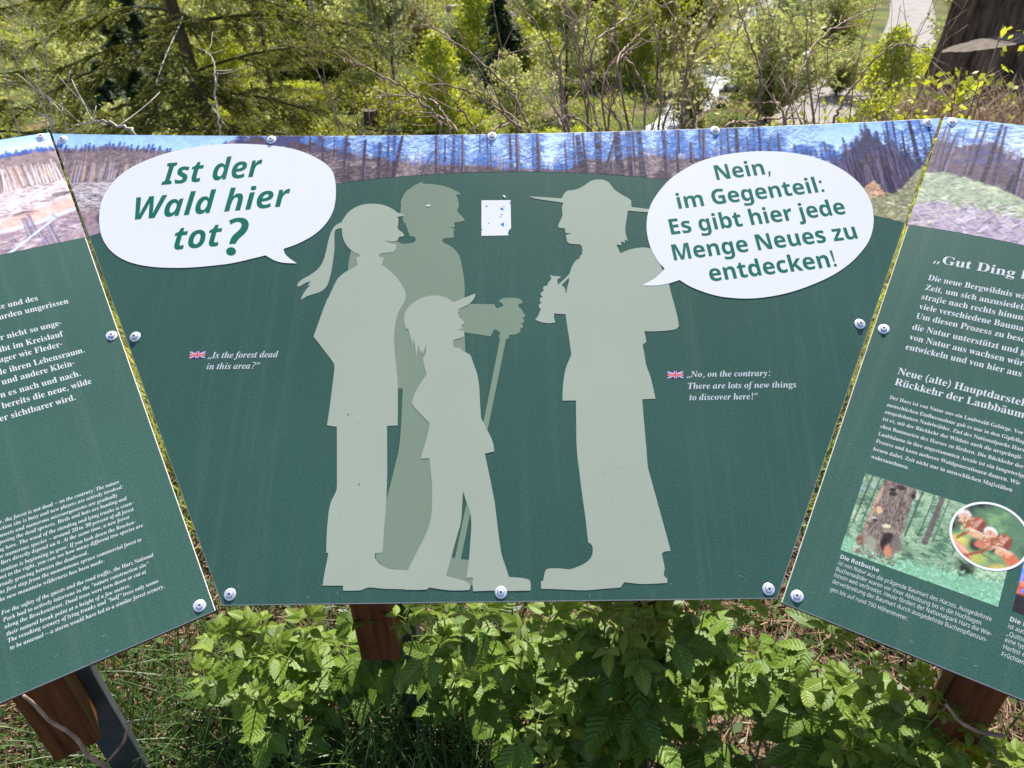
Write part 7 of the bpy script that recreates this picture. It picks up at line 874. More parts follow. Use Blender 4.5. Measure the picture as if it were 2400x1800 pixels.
def beechnut_disc():
    R = Raster(-236, -128, 144, 252, .7, 31); cx, cy = -182.5, 197.4
    R.im[:] = np.array(srgb(86, 116, 90)); R.blend(np.clip((R.noise(34, 3)-.5)*5, 0, 1), srgb(44, 48, 56)); R.blend(np.clip((R.noise(26, 3)-.56)*6, 0, 1), srgb(120, 152, 106))
    for x, y, rx, ry, c in ((-222, 175, 18, 9, srgb(196, 186, 96)), (-192, 160, 12, 8, srgb(168, 172, 88)), (-160, 155, 16, 8, srgb(188, 172, 98)), (-176, 186, 8, 12, srgb(40, 40, 50)), (-196, 178, 8, 9, srgb(38, 38, 46))): R.blob(x, y, rx, ry, c, .9, .2, .7)
    R.blob(-214, 165, 20, 8, srgb(186, 122, 98), 1, -.55); R.blob(-211, 168, 15, 3, srgb(230, 168, 146), .7, -.55); R.blob(-152, 174, 16, 8, srgb(190, 104, 76), 1, -.6); R.blob(-184, 185, 15, 7, srgb(184, 108, 88), 1, .5); R.blob(-178, 192, 6, 9, srgb(196, 96, 80), 1, .3)
    for a in ((-219, 180, -208, 194, 3.4, 4.4), (-205, 158, -186, 172, 4, 4), (-186, 172, -178, 184, 4, 5), (-190, 170, -172, 164, 1.6, 1)): R.line(*a[:4], a[4], srgb(132, 78, 56), 1, a[5])
    for x, y in ((-207, 206), (-172, 193)):
        R.blob(x-10, y+9, 8, 9, srgb(214, 204, 200), .9, .7); R.blob(x-9, y+5, 7, 8, srgb(196, 142, 116), .8, .6); R.blob(x+6, y+2, 9, 12, srgb(150, 86, 72), 1, -.5); R.blob(x+7, y+3, 3, 9, srgb(190, 134, 116), .9, -.5); R.blob(x+13, y-1, 4, 11, srgb(122, 70, 58), 1, -.2); R.blob(x-3, y-3, 6, 8, srgb(150, 92, 66), 1, .3); R.blob(x+9, y-10, 11, 3, srgb(204, 182, 166), .9, -.15)
        for k in range(90):
            th = R.rs.uniform(0, 6.28); q = R.rs.uniform(6, 12); px, py = x-4+math.cos(th)*q*.9, y-1+math.sin(th)*q; R.line(px, py, px+R.rs.uniform(-5, 3), py-R.rs.uniform(-3, 5), .8, np.array([srgb(206, 160, 128), srgb(120, 70, 50), srgb(232, 200, 170)][R.rs.randint(3)]), .8)
        for k in range(44): px = x+R.rs.uniform(0, 18); R.line(px, y-10, px+R.rs.uniform(-2, 2), y-16-R.rs.uniform(0, 3), .8, srgb(206, 156, 120), .8)
    # disc grid + white ring
    a = np.linspace(0, 2*math.pi, 97)[:-1]; r = np.linspace(0.01, 46.2, 60); A, Rr = np.meshgrid(np.append(a, a[0]), r)
    return R.sheet("round_photo", cx+Rr*np.cos(A), cy+Rr*np.sin(A), .50)

def autumn_photo():
    R = Raster(-138, 66, 104, 234, .9, 41)
    R.im[:] = np.array(srgb(84, 132, 220)); R.blend(np.clip((R.Y-150)/80, 0, 1)*.6, srgb(150, 180, 235))
    R.blend(np.clip((pl([(-138, 150), (-100, 190), (-40, 215), (66, 180)])(R.X)+(R.noise(16, 4)-.5)*40-R.Y)/3+.5, 0, 1)*np.clip((R.noise(7, 3)-.36)*6, 0, 1), srgb(186, 84, 66))
    R.blend(np.clip((R.noise(6, 3)-.55)*6, 0, 1)*np.clip((190-R.Y)/20, 0, 1), srgb(214, 140, 110)); R.blend(np.clip((134-R.Y+(R.noise(14, 3)-.5)*20)/4+.5, 0, 1), srgb(46, 42, 48))
    s, t = np.meshgrid(np.linspace(0, 1, 180), np.linspace(0, 1, 110))
    return R.sheet("printed_photo", -137+202*s, 106.3+125*t, .22)
# ------------------------------------------------------------------ the three tilted information boards
def panel_mesh(poly, name="panel", thick=10.0, cham=1.3, sag=0.0):
    """poly: bottom-left, bottom-right, top-right, top-left in mm; front face green, chamfer pale, sides brown; the top edge may sag"""
    bl, br, tr, tl = [np.array(q, float) for q in poly]
    t = np.linspace(0, 1, 25); top = tr[None]+(tl-tr)[None]*t[:, None]; top[:, 1] -= sag*(1-(2*t-1)**2)
    P = np.vstack([bl, br, top]); n = len(P)
    def inset(d):
        out = []
        for i in range(n):
            a, b, e = P[i-1], P[i], P[(i+1) % n]
            n1 = np.array([-(b-a)[1], (b-a)[0]]); n1 /= np.linalg.norm(n1); n2 = np.array([-(e-b)[1], (e-b)[0]]); n2 /= np.linalg.norm(n2)
            m_ = n1+n2; m_ /= np.linalg.norm(m_); out.append(b+m_*d/max(.3, m_ @ n1))
        return np.array(out)
    I = inset(cham)
    V = np.vstack([np.column_stack([I, np.zeros(n)]), np.column_stack([P, np.full(n, -cham*.8)]), np.column_stack([P, np.full(n, -thick)])])*.001
    i = np.arange(n); j = (i+1) % n
    Fs = [i[None], np.stack([n+i, n+j, j, i], -1), np.stack([2*n+i, 2*n+j, n+j, n+i], -1), (2*n+i[::-1])[None]]
    return mesh(name, V, Fs, mats=[M['green'], M['edge'], M['core']], mi=[0]+[1]*n+[2]*n+[2])

def bolt_mesh():
    k = 1.12*.0076/.0085
    g = Geo(); g.lathe(np.array([(9.0, 0), (9.0, .7), (8.2, 1.5), (6.6, 2.0), (5.5, 2.1), (5.2, 1.3), (4.9, 1.3), (4.8, 3.0), (4.3, 4.2), (3.4, 4.7), (2.6, 4.8)])*.001*k, 28)
    nq = len(g.Q[0]); q = np.arange(28)*2*math.pi/28; r = (2.05+.42*np.cos(q*6))*.001*k
    V = np.vstack([np.column_stack([2.6*.001*k*np.cos(q), 2.6*.001*k*np.sin(q), np.full(28, .0048*k)]), np.column_stack([r*np.cos(q), r*np.sin(q), np.full(28, .0048*k)]), np.column_stack([r*np.cos(q), r*np.sin(q), np.full(28, .0030*k)])])
    i = np.arange(28); j = (i+1) % 28
    g.add(V, np.vstack([np.stack([i, j, 28+j, 28+i], -1), np.stack([28+i, 28+j, 56+j, 56+i], -1)]))
    g.add([(1.2*.001*k*math.cos(t), 1.2*.001*k*math.sin(t), .0031*k) for t in q], T=[(0, n, n+1) for n in range(1, 27)])
    g.add(V[56:], T=[(0, n, n+1) for n in range(1, 27)])
    return g.mesh("bolt", None, mats=[M['steel_bolt'], M['recess']], mi=[0]*(nq+28)+[1]*28+[0]*26+[1]*26)
BOLT = bolt_mesh()

def shape(name, lps, z, mat, parent, label=None):
    f = Flat()
    for k, l in enumerate(lps): f.poly([l], z+.05*k)
    o = link(name, f.mesh(name, mat), parent)
    if label: o["label"] = label
    return o

def board(key, O, e1, e2, nrm, label, poly, bolts, posts, sag=0.0):
    root = empty("information_board", (O[0], O[1], 0), math.atan2(e1[1], e1[0]))
    tag(root, label, "information board", "boards of the fanned information stand")
    bpy.context.view_layer.update()
    Mw = Matrix(((e1[0], e2[0], nrm[0], O[0]), (e1[1], e2[1], nrm[1], O[1]), (e1[2], e2[2], nrm[2], O[2]), (0, 0, 0, 1)))
    inv = root.matrix_world.inverted()
    pn = link("panel", panel_mesh(poly, sag=sag), root, local=inv @ Mw)
    for u, v in bolts:
        b = link("bolt", BOLT, pn, local=Matrix.Translation((u*.001, v*.001, 0)) @ Matrix.Rotation(random.Random(u*7+v).uniform(0, 6), 4, 'Z'))
    # support rails under the panel and the posts, in board axes
    ht = max(p[1] for p in poly); w0, w1 = min(p[0] for p in poly[:2]), max(p[0] for p in poly[:2])
    for v in (.24*ht, .74*ht):
        g = Geo(); xl, xr = w_at(poly, v)
        g.box((xl*.001+.012, v*.001-.03, -.0302), (xr*.001-.012, v*.001+.03, -.0102), bev=.002)
        link("support_rail", g.mesh("support_rail", M['steel_dark']), pn)
    sl = math.atan2(e2[2], math.hypot(e2[0], e2[1]))
    for u, set_back, zb, vis in posts:
        # wooden block hanging from the panel, steel upright beside and behind it
        v0 = set_back; top = lambda yy: O[2]+yy*math.tan(sl)-.0125/math.cos(sl)
        g = Geo(); x0, x1, y0, y1 = u-.036, u+.036, v0, v0+.08
        V = [(x0, y0, zb), (x1, y0, zb), (x1, y1, zb), (x0, y1, zb), (x0, y0, top(y0)), (x1, y0, top(y0)), (x1, y1, top(y1)), (x0, y1, top(y1))]
        g.add(V, [(3, 2, 1, 0), (4, 5, 6, 7), (0, 1, 5, 4), (1, 2, 6, 5), (2, 3, 7, 6), (3, 0, 4, 7)])
        me = g.mesh("wooden_post", M['wood']); bevel(me, .003)
        link("wooden_post", me, root)
        g = Geo(); x0, x1, y0, y1 = u+.004, u+.056, y1+.002, y1+.045
        V = [(x0, y0, -.3), (x1, y0, -.3), (x1, y1, -.3), (x0, y1, -.3), (x0, y0, top(y0)), (x1, y0, top(y0)), (x1, y1, top(y1)), (x0, y1, top(y1))]
        g.add(V, [(3, 2, 1, 0), (4, 5, 6, 7), (0, 1, 5, 4), (1, 2, 6, 5), (2, 3, 7, 6), (3, 0, 4, 7)])
        me = g.mesh("steel_upright", M['steel']); bevel(me, .004)
        link("steel_upright", me, root)
    return root, pn

def w_at(poly, v):
    bl, br, tr, tl = poly; t = (v-bl[1])/(tl[1]-bl[1]); return bl[0]+(tl[0]-bl[0])*t, br[0]+(tr[0]-br[0])*t

def bevel(me, w):
    import bmesh
    bm = bmesh.new(); bm.from_mesh(me); bmesh.ops.bevel(bm, geom=bm.edges[:], offset=w, segments=2, affect='EDGES', profile=.5); bm.to_mesh(me); bm.free()

def texts(pn, key, blocks, z, mat, label=None):
    f = Flat()
    for bk, blk, st, t, u, v, ang, hs, vs in LINES:
        if bk == key and blk in blocks: write(f, st, t, u, v, ang, hs, vs, z)
    o = link("lettering", f.mesh("lettering", mat), pn)
    if label: o["label"] = label
    return o

def flag(pn, q):
    q = np.array(loops(q)); tl, tr, br, bl = q
    P = lambda s, t: tuple(tl*(1-s)*(1-t)+tr*s*(1-t)+br*s*t+bl*(1-s)*t)
    f = Flat(); R4 = lambda a, b, c, d: [P(a, b), P(a, d), P(c, d), P(c, b)]
    f.poly([R4(0, 0, 1, 1)], .25, 0)
    def dia(a, b, w, z, mi):
        (x0, y0), (x1, y1) = a, b; f.poly([[P(*p) for p in ((x0, max(0, y0-w) if y0 > .5 else y0), (x0+(w if x0 < .5 else -w)*.6, y0), (x1, y1+(w if y1 < .5 else 0)), (x1, y1), (x1-(w if x1 > .5 else -w)*.6, y1), (x0, y0+(w if y0 < .5 else 0)))]], z, mi)
    for a, b in (((0, 0), (1, 1)), ((1, 0), (0, 1))):
        dx = .09
        if a[0] == 0: f.poly([[P(0, 0), P(0, dx*1.7), P(1-dx, 1), P(1, 1), P(1, 1-dx*1.7), P(dx, 0)]], .33 if a[0] == 0 else .36, 1)
        else: f.poly([[P(1, 0), P(1-dx, 0), P(0, 1-dx*1.7), P(0, 1), P(dx, 1), P(1, dx*1.7)]], .37, 1)
    f.poly([[P(0, 0), P(.04, 0), P(.42, .42), P(.37, .42)]], .41, 2); f.poly([[P(1, 1), P(.96, 1), P(.58, .58), P(.63, .58)]], .41, 2)
    f.poly([[P(1, 0), P(.95, 0), P(.58, .40), P(.63, .40)]], .41, 2); f.poly([[P(0, 1), P(.05, 1), P(.42, .60), P(.37, .60)]], .41, 2)
    f.poly([R4(.40, 0, .60, 1)], .45, 1); f.poly([R4(0, .33, 1, .67)], .49, 1)
    f.poly([R4(.44, 0, .56, 1)], .53, 2); f.poly([R4(0, .40, 1, .60)], .57, 2)
    return link("flag", f.mesh("flag", M['flagblue'], M['letter'], M['flagred']), pn)

# centre board
rootC, pC = board('C', (-0.0281, .7073, .7279), (.99985, -.0172, 0), (.01406, .81702, .57644), (-.00992, -.57635, .81714),
    "wedge shaped green board with two white speech bubbles and pale walker silhouettes",
    ((-406.1, -.7), (406.1, .7), (820.3, 850.4), (-838, 856.2)),
    ((-814, 841), (-420, 831), (-9, 829), (403, 832), (794, 840), (-608, 434), (600, 436), (4, 13.5), (-396, 15), (395, 14)),
    ((-.236, .143, .387, 1), (.263, .150, .40, 1)), 18.4)
link("printed_photo", strip_centre(), pC)["label"] = "printed strip of dead spruces under blue sky along the panel top"
shape("silhouette", [loops(SHAPES['man']), loops(SHAPES['pole']), loops(SHAPES['foot'])], .2, M['sage'], pC, "darker sage silhouette of a man holding a walking stick")
shape("silhouette", [loops(SHAPES['woman'])], .45, M['pale'], pC, "pale silhouette of a woman with a ponytail")
shape("silhouette", [loops(SHAPES['child'])], .62, M['pale'], pC, "pale silhouette of a child in a peaked cap")
f = Flat(); f.poly([loops(SHAPES['ranger']), loops(SHAPES['rhole'])], .45)
link("silhouette", f.mesh("silhouette", M['pale']), pC)["label"] = "pale silhouette of a ranger with hat, rucksack and binoculars"
shape("speech_bubble", [loops(SHAPES['bub1'])], .75, M['white'], pC, "white speech bubble with the slanted question"); shape("speech_bubble", [loops(SHAPES['bub2'])], .75, M['white'], pC, "white speech bubble with the five line answer")
f = Flat()
for bk, blk, st, t, u, v, ang, hs, vs in LINES:
    if blk == 'b1': write(f, st, t, u, v, ang, hs, vs, 1.0)
f.poly([loops(SHAPES['qm'])], 1.0); f.poly([loops(SHAPES['qd'])], 1.0)
link("lettering", f.mesh("lettering", M['ink']), pC)["label"] = "bold slanted dark green question"
texts(pC, 'C', ('b2',), 1.0, M['ink'], "dark green answer in five lines"); texts(pC, 'C', ('c1',), .3, M['letter'], "white italic English question"); texts(pC, 'C', ('c2',), .3, M['letter'], "white italic English answer")
flag(pC, SHAPES['flag1']); flag(pC, SHAPES['flag2'])
f = Flat(); f.poly([loops(SHAPES['card'])], .3, 0)
for k, b in enumerate(SHAPES['blue'].split('|')): f.poly([loops(b)], .42, 1)
rr = random.Random(4)
for k in range(70):
    x, y, q = rr.uniform(-54, 0), rr.uniform(652, 713), rr.uniform(.25, .7)
    if x > -9 and y < 668: continue
    f.poly([[(x, y), (x+q*1.6, y+rr.uniform(-.4, .4)), (x+q, y+q)]], .42, 2)
link("sticker_remnant", f.mesh("sticker_remnant", M['white'], M['blue'], M['steel_dark']), pC)["label"] = "white rectangle left by a torn off sticker with blue specks"
f = Flat()
for b in SHAPES['chips'].split('|'): f.poly([loops(b)], .8, 0)
rr = random.Random(9)
def scratch(f, n, box, ln, mi, z, wd=(.25, .6)):
    for k in range(n):
        x, y, th, l = rr.uniform(box[0], box[1]), rr.uniform(box[2], box[3]), rr.uniform(0, 3.1), ln*rr.uniform(.2, 1); w = rr.uniform(*wd)
        f.poly([[(x, y), (x+math.cos(th)*l*.5-math.sin(th)*w, y+math.sin(th)*l*.5+math.cos(th)*w), (x+math.cos(th)*l, y+math.sin(th)*l), (x+math.cos(th)*l*.5, y+math.sin(th)*l*.5)]], z, mi)
scratch(f, 50, (-380, 380, 25, 600), 4, 1, .72, (.15, .3)); scratch(f, 16, (-400, 380, 3, 40), 9, 0, .36, (.12, .25)); scratch(f, 30, (-260, 200, 120, 560), 6, 2, .74)
for x, y in ((-240.5, 290), (-216, 176)): f.poly([[(x, y), (x+1.6, y+.5), (x+1.9, y+3.6), (x+.3, y+3.2)]], .74, 2)
link("scuff_marks", f.mesh("scuff_marks", M['white'], M['palegreen'], M['recess']), pC)

# left board
rootL, pL = board('L', (-.7905, .4995, .7258), (.86046, .50952, 0), (-.43683, .7377, .51476), (.26228, -.44293, .85733),
    "green board with white German and English text at the left picture edge",
    ((-844, 0), (406.1, 0), (411.5, 966.8), (-844, 966.8)), ((396, 957), (397, 499), (388, 16), (-40, 955), (-830, 955), (-830, 16), (-830, 490), (-230, 14)),
    ((.126, .155, .376, 1), (-.62, .155, .376, 0)))
link("printed_photo", strip_left(), pL)["label"] = "printed photograph of a felled forest with road and broken trunks"
texts(pL, 'L', ('de',), .3, M['letter'], "white German lines"); texts(pL, 'L', ('en',), .3, M['letter'], "small white italic English lines")
f = Flat(); scratch(f, 40, (0, 400, 4, 700), 5, 0, .36, (.15, .3)); scratch(f, 14, (-100, 380, 3, 40), 10, 1, .36, (.12, .25)); link("scuff_marks", f.mesh("scuff_marks", M['palegreen'], M['white']), pL)

# right board
rootR, pR = board('R', (.7256, .4785, .7267), (.84579, -.53352, 0), (.4563, .72337, .51819), (-.27647, -.43828, .85527),
    "green board with beech trunk photo and round beechnut picture at the right picture edge",
    ((-406.1, 0), (844, 0), (844, 952.8), (-414.5, 952.3)), ((-399, 942), (-395, 483), (-389, 17), (20, 940), (830, 940), (830, 16), (830, 480), (230, 14)),
    ((-.112, .141, .40, 1), (.62, .141, .396, 0)))
link("printed_photo", strip_right(), pR)["label"] = "printed photograph of dead trunks above young growth"
link("printed_photo", beech_photo(), pR)["label"] = "printed photograph of an old beech trunk with fungi"
link("round_photo", beechnut_disc(), pR)["label"] = "round printed photograph of open beechnuts with white rim"
a = np.linspace(0, 2*math.pi, 97); f = Flat()
V = np.vstack([np.column_stack([-182.5+46*np.cos(a), 197.4+46*np.sin(a)]), np.column_stack([-182.5+49.1*np.cos(a), 197.4+49.1*np.sin(a)])])
f.add(V, np.array([(i, 97+i, 97+i+1) for i in range(96)]+[(i, 97+i+1, i+1) for i in range(96)]), .56); link("photo_rim", f.mesh("photo_rim", M['white']), pR)
link("printed_photo", autumn_photo(), pR)["label"] = "printed photograph of a red autumn tree"
texts(pR, 'R', ('h1', 'p1'), .3, M['letter'], "large white German heading and lines"); texts(pR, 'R', ('h2', 'p2'), .3, M['letter'], "bold white German heading with small lines"); texts(pR, 'R', ('h3', 'p3'), .3, M['letter'], "white sans serif picture captions")
f = Flat(); scratch(f, 30, (-400, 0, 4, 680), 4, 0, .36, (.15, .3)); scratch(f, 12, (-400, 100, 3, 30), 10, 1, .36, (.12, .25)); link("scuff_marks", f.mesh("scuff_marks", M['palegreen'], M['white']), pR)
# ------------------------------------------------------------------ terrain, road, stream
def smooth(t): t = np.clip(t, 0, 1); return t*t*(3-2*t)
def ground_z(x, y):
    x = np.asarray(x, float); y = np.asarray(y, float)
    side = smooth((x-.40*y+.2)/1.6)*smooth((14-y)/6)               # the bank on the right reaches farther out
    drop = smooth((y-(2.0+3.7*side))/11.5)
    z = -4.0*drop
    z = z + .05*np.sin(x*1.7+y*.6)*smooth((y-2)/2)*(1-drop*.6) + .03*np.sin(x*.9-y*2.3)*smooth((y-1.6)/2)*(1-drop*.6)
    far = np.clip(np.hypot(x*.7, y)-56, 0, None)
    return z + far*.16 + .0012*far**2*np.exp(-far/300)
gx = np.unique(np.concatenate([np.linspace(-400, -60, 24), np.linspace(-60, -8, 53), np.linspace(-8, 8, 81), np.linspace(8, 60, 53), np.linspace(60, 400, 24)]))
gy = np.unique(np.concatenate([np.linspace(-60, -4, 15), np.linspace(-4, 16, 101), np.linspace(16, 70, 68), np.linspace(70, 420, 40)]))
GX, GY = np.meshgrid(gx, gy)
V = np.column_stack([GX.ravel(), GY.ravel(), ground_z(GX, GY).ravel()]); nx = len(gx)
i = np.arange(len(gy)-1)[:, None]*nx+np.arange(nx-1)[None]
m, nt, p = new_mat("forest floor")
c1 = ramp(nt, noise(nt, 1.3, 6), [(.30, (.030, .019, .011)), (.46, (.085, .055, .030)), (.60, (.17, .115, .07))])
c2 = ramp(nt, noise(nt, .55, 5), [(.35, (.030, .048, .010)), (.65, (.13, .15, .03))])
geo = N(nt, "ShaderNodeNewGeometry"); sep = N(nt, "ShaderNodeSeparateXYZ"); nt.links.new(geo.outputs["Position"], sep.inputs[0])
mr = N(nt, "ShaderNodeMapRange"); nt.links.new(sep.outputs["Y"], mr.inputs["Value"]); mr.inputs["From Min"].default_value = 6; mr.inputs["From Max"].default_value = 16
mu = N(nt, "ShaderNodeMath", operation='MULTIPLY'); nt.links.new(mr.outputs[0], mu.inputs[0]); nt.links.new(ramp(nt, noise(nt, .8, 4), [(.34, (.1, .1, .1)), (.5, (1, 1, 1))]), mu.inputs[1])
mx = N(nt, "ShaderNodeMix", data_type='RGBA'); nt.links.new(mu.outputs[0], mx.inputs[0]); nt.links.new(c1, mx.inputs[6]); nt.links.new(c2, mx.inputs[7])
nt.links.new(mx.outputs[2], p.inputs["Base Color"]); p.inputs["Roughness"].default_value = .95; p.inputs["Specular IOR Level"].default_value = .15
bump(nt, p, noise(nt, 22, 6), .8, .03)
tag(link("ground", mesh("ground", V, np.stack([i, i+1, i+nx+1, i+nx], -1).reshape(-1, 4), m, smooth=True)), kind="structure")

def ribbon(name, pts, widths, dz, mat, sub=6, wob=.0, seed=0):
    P = np.array(pts, float); t = np.linspace(0, len(P)-1, (len(P)-1)*sub+1); k = np.arange(len(P))
    x, y, w = np.interp(t, k, P[:, 0]), np.interp(t, k, P[:, 1]), np.interp(t, k, widths)
    ker = np.ones(sub)/sub; pad = lambda v: np.convolve(np.concatenate([np.full(sub, v[0]), v, np.full(sub, v[-1])]), ker, 'same')[sub:-sub]
    x, y = pad(x), pad(y); T = unit(np.column_stack([np.gradient(x), np.gradient(y)])); Nn = np.column_stack([-T[:, 1], T[:, 0]])
    rs = np.random.RandomState(seed); m_ = 7; s = np.linspace(-1, 1, m_)
    X = x[:, None]+Nn[:, 0:1]*w[:, None]*.5*s; Y = y[:, None]+Nn[:, 1:2]*w[:, None]*.5*s
    e = rs.normal(size=X.shape)*wob; X += e; Y += e[:, ::-1]
    Z = ground_z(X, Y)+dz
    V = np.column_stack([X.ravel(), Y.ravel(), Z.ravel()]); i = np.arange(len(x)-1)[:, None]*m_+np.arange(m_-1)[None]
    return link(name, mesh(name, V, np.stack([i, i+1, i+m_+1, i+m_], -1).reshape(-1, 4), mat, smooth=True))
tag(ribbon("road", [(-2, 12.5), (3.6, 16.2), (6.6, 18.8), (8.3, 20.6), (9.6, 22.4), (11.0, 24.4), (14.2, 28.2), (18.0, 35.4), (20.9, 42.0), (25, 50), (33, 60)], [1.9]*11, .05, M['asphalt']), kind="structure")
tag(ribbon("stream", [(17.5, 50), (13.5, 41.5), (11.2, 36.6), (9.9, 33.2), (8.9, 30.8), (8.0, 29.0), (7.1, 26.2), (6.1, 23.8), (5.4, 22.2), (4.5, 20.0), (3.0, 17.5), (0, 15.5), (-4, 14.5)], [1.3, 1.2, 1.2, 1.3, 1.2, 1.4, 1.2, 1.3, 1.1, 1.1, 1.1, 1.0, 1.0], .06, M['water'], wob=.07), kind="structure")

# ------------------------------------------------------------------ plant builders
def trunk_part(parent, h, r, mat, seed=0, lean=.05, name="trunk", k=7):
    rs = np.random.RandomState(seed); n = 7; t = np.linspace(0, 1, n)
    pts = np.column_stack([rs.normal(size=n).cumsum()*lean*h*.12, rs.normal(size=n).cumsum()*lean*h*.12, t*h]); pts[0, :2] = 0
    g = Geo(); g.tube(pts, r*(1-.82*t), k); return link(name, g.mesh(name, mat, smooth=True), parent)

def crown_mesh(kind, seed):
    rs = np.random.RandomState(seed); g = Geo()
    def clumps(C, n, sig, L, W, up=0.0, size_j=.4):
        c = np.repeat(C, n, 0)+rs.normal(size=(len(C)*n, 3))*sig; ax = rand_dirs(rs, len(c)); ax[:, 2] += up; ax = unit(ax); wd = unit(np.cross(ax, rand_dirs(rs, len(c))))
        tn = np.clip(np.repeat(rs.uniform(.1, .9, len(C)), n)+rs.normal(size=len(c))*.15, 0, 1)
        j = 1+rs.uniform(-size_j, size_j, len(c)); g.leaves(c, ax, wd, L*j, W*j, tn)
    if kind == 'lime':            # dense young birch, teardrop outline, 1 unit high
        n = 150; h = rs.uniform(.08, 1, n)**.9; r = .33*np.sqrt(np.clip(1-h, .0, 1))*(.45+h)*rs.uniform(.35, 1.15, n); a = rs.uniform(0, 6.28, n)
        C = np.column_stack([r*np.cos(a), r*np.sin(a), h]); clumps(C, 34, (.035, .035, .05), .036, .024, .5)
    elif kind == 'pale':          # loose sapling with rising sprays
        Cs = []
        for b in range(34):
            h0 = rs.uniform(.12, .85); a = rs.uniform(0, 6.28); ln = (1-h0)*.5*rs.uniform(.5, 1.2)+.05; q = np.linspace(.25, 1, 7)[:, None]
            d = np.array([math.cos(a), math.sin(a), rs.uniform(.5, 1.3)]); p0 = np.array([0, 0, h0]); p = p0+d*ln*q; Cs.append(p); g.tube(np.vstack([p0, p[3], p[-1]]), [.006, .004, .002], 3, tint=.05, cap=False)
        clumps(np.vstack(Cs), 15, .028, .034, .022, .2)
    elif kind == 'willow':        # wide bush of thin arching rods with narrow leaves
        Cs = []
        for b in range(70):
            a = rs.uniform(0, 6.28); sp = rs.uniform(.1, .75); t = np.linspace(.15, 1, 10)[:, None]; hh = rs.uniform(.5, 1.05)
            p = np.hstack([np.cos(a)*sp*t**1.3*.62, np.sin(a)*sp*t**1.3*.62, hh*(t-.28*sp*t**2.5)]); Cs.append(p[2:]); g.tube(p[::3], [.007, .005, .003, .002], 3, tint=.05, cap=False)
        clumps(np.vstack(Cs), 13, .026, .045, .016, .25)
    elif kind == 'mat':           # low spreading mound
        n = 130; a = rs.uniform(0, 6.28, n); r = np.sqrt(rs.rand(n))*.62; C = np.column_stack([r*np.cos(a), r*np.sin(a), (.42*np.sqrt(np.clip(1-(r/.66)**2, 0, 1)))*rs.uniform(.3, 1.1, n)]); clumps(C, 30, (.04, .04, .035), .044, .028, .5)
    elif kind == 'spruce':        # conical, tiers of hanging sprays
        for t in np.linspace(.04, .97, 22):
            nb = int(6+9*(1-t)); R = .34*(1-t)**.85+.02
            for b in range(nb):
                a = rs.uniform(0, 6.28); L = R*rs.uniform(.65, 1.15); s = np.linspace(.15, 1, 8); n = 8*7
                base = np.column_stack([np.cos(a)*L*s, np.sin(a)*L*s, t+.06*s*(1-t)-.11*L/.34*s**2]); c = np.repeat(base, 7, 0)+rs.normal(size=(n, 3))*np.array([.012, .012, .012])
                side = np.array([-math.sin(a), math.cos(a), 0]); ax = unit(np.array([math.cos(a), math.sin(a), -.25])+side*rs.uniform(-1.2, 1.2, (n, 1))+rs.normal(size=(n, 3))*.2); wd = unit(np.cross(ax, [0, 0, 1.0]+rs.normal(size=(n, 3))*.3))
                g.leaves(c, ax, wd, .062*rs.uniform(.6, 1.3, n), .015, np.clip(np.repeat(s, 7)*.7+rs.uniform(-.1, .3, n), 0, 1))
    elif kind == 'twigs':         # leafless or brown-leaved thicket
        for b in range(60):
            a = rs.uniform(0, 6.28); sp = rs.uniform(.05, .6); t = np.linspace(0, 1, 5)[:, None]; p = np.hstack([np.cos(a)*sp*t, np.sin(a)*sp*t, rs.uniform(.5, 1)*t])+rs.normal(size=(5, 3))*.02*t; g.tube(p, [.008, .006, .005, .003, .001], 3, tint=rs.uniform(.2, .8), cap=False)
        n = 40; C = np.column_stack([rs.normal(size=n)*.2, rs.normal(size=n)*.2, rs.uniform(.3, .9, n)]); clumps(C, 18, .06, .03, .02)
    return g
CROWN = {}
for kind, mat, n in (('lime', 'lime', 3), ('pale', 'palegreen', 3), ('willow', 'greygreen', 3), ('mat', 'olive', 3), ('spruce', 'darkneedle', 3), ('twigs', 'rust', 2)):
    CROWN[kind] = [crown_mesh(kind, 11*q+len(kind)).mesh("crown", M[mat]) for q in range(n)]
def recolor(me, mat): c = me.copy(); c.materials.clear(); c.materials.append(M[mat]); return c
CROWN['palebush'] = [recolor(me, 'palegreen') for me in CROWN['willow']]; CROWN['olivebush'] = [recolor(me, 'olive') for me in CROWN['lime']]; CROWN['olivesap'] = [recolor(me, 'olive') for me in CROWN['pale']]; CROWN['limemat'] = [recolor(me, 'lime') for me in CROWN['mat']]; CROWN['greysap'] = [recolor(me, 'greygreen') for me in CROWN['pale']]
g = Geo(); g.tube([(0, 0, -.05), (.01, 0, .4), (0, .012, .95)], [.016, .011, .002], 6); TRUNK = g.mesh("trunk", M['bark'], smooth=True)
_r = random.Random(77)
def plant(name, kind, x, y, h, label, cat, group, wide=1.0):
    e = empty(name, (x, y, float(ground_z(x, y))-.03), _r.uniform(0, 6.28)); e.scale = (h*wide, h*wide, h)
    tag(e, label, cat, group); v = CROWN[kind]; link("crown", v[_r.randrange(len(v))], e)
    if kind not in ('mat', 'limemat', 'twigs'): link("trunk", TRUNK, e)
    return e

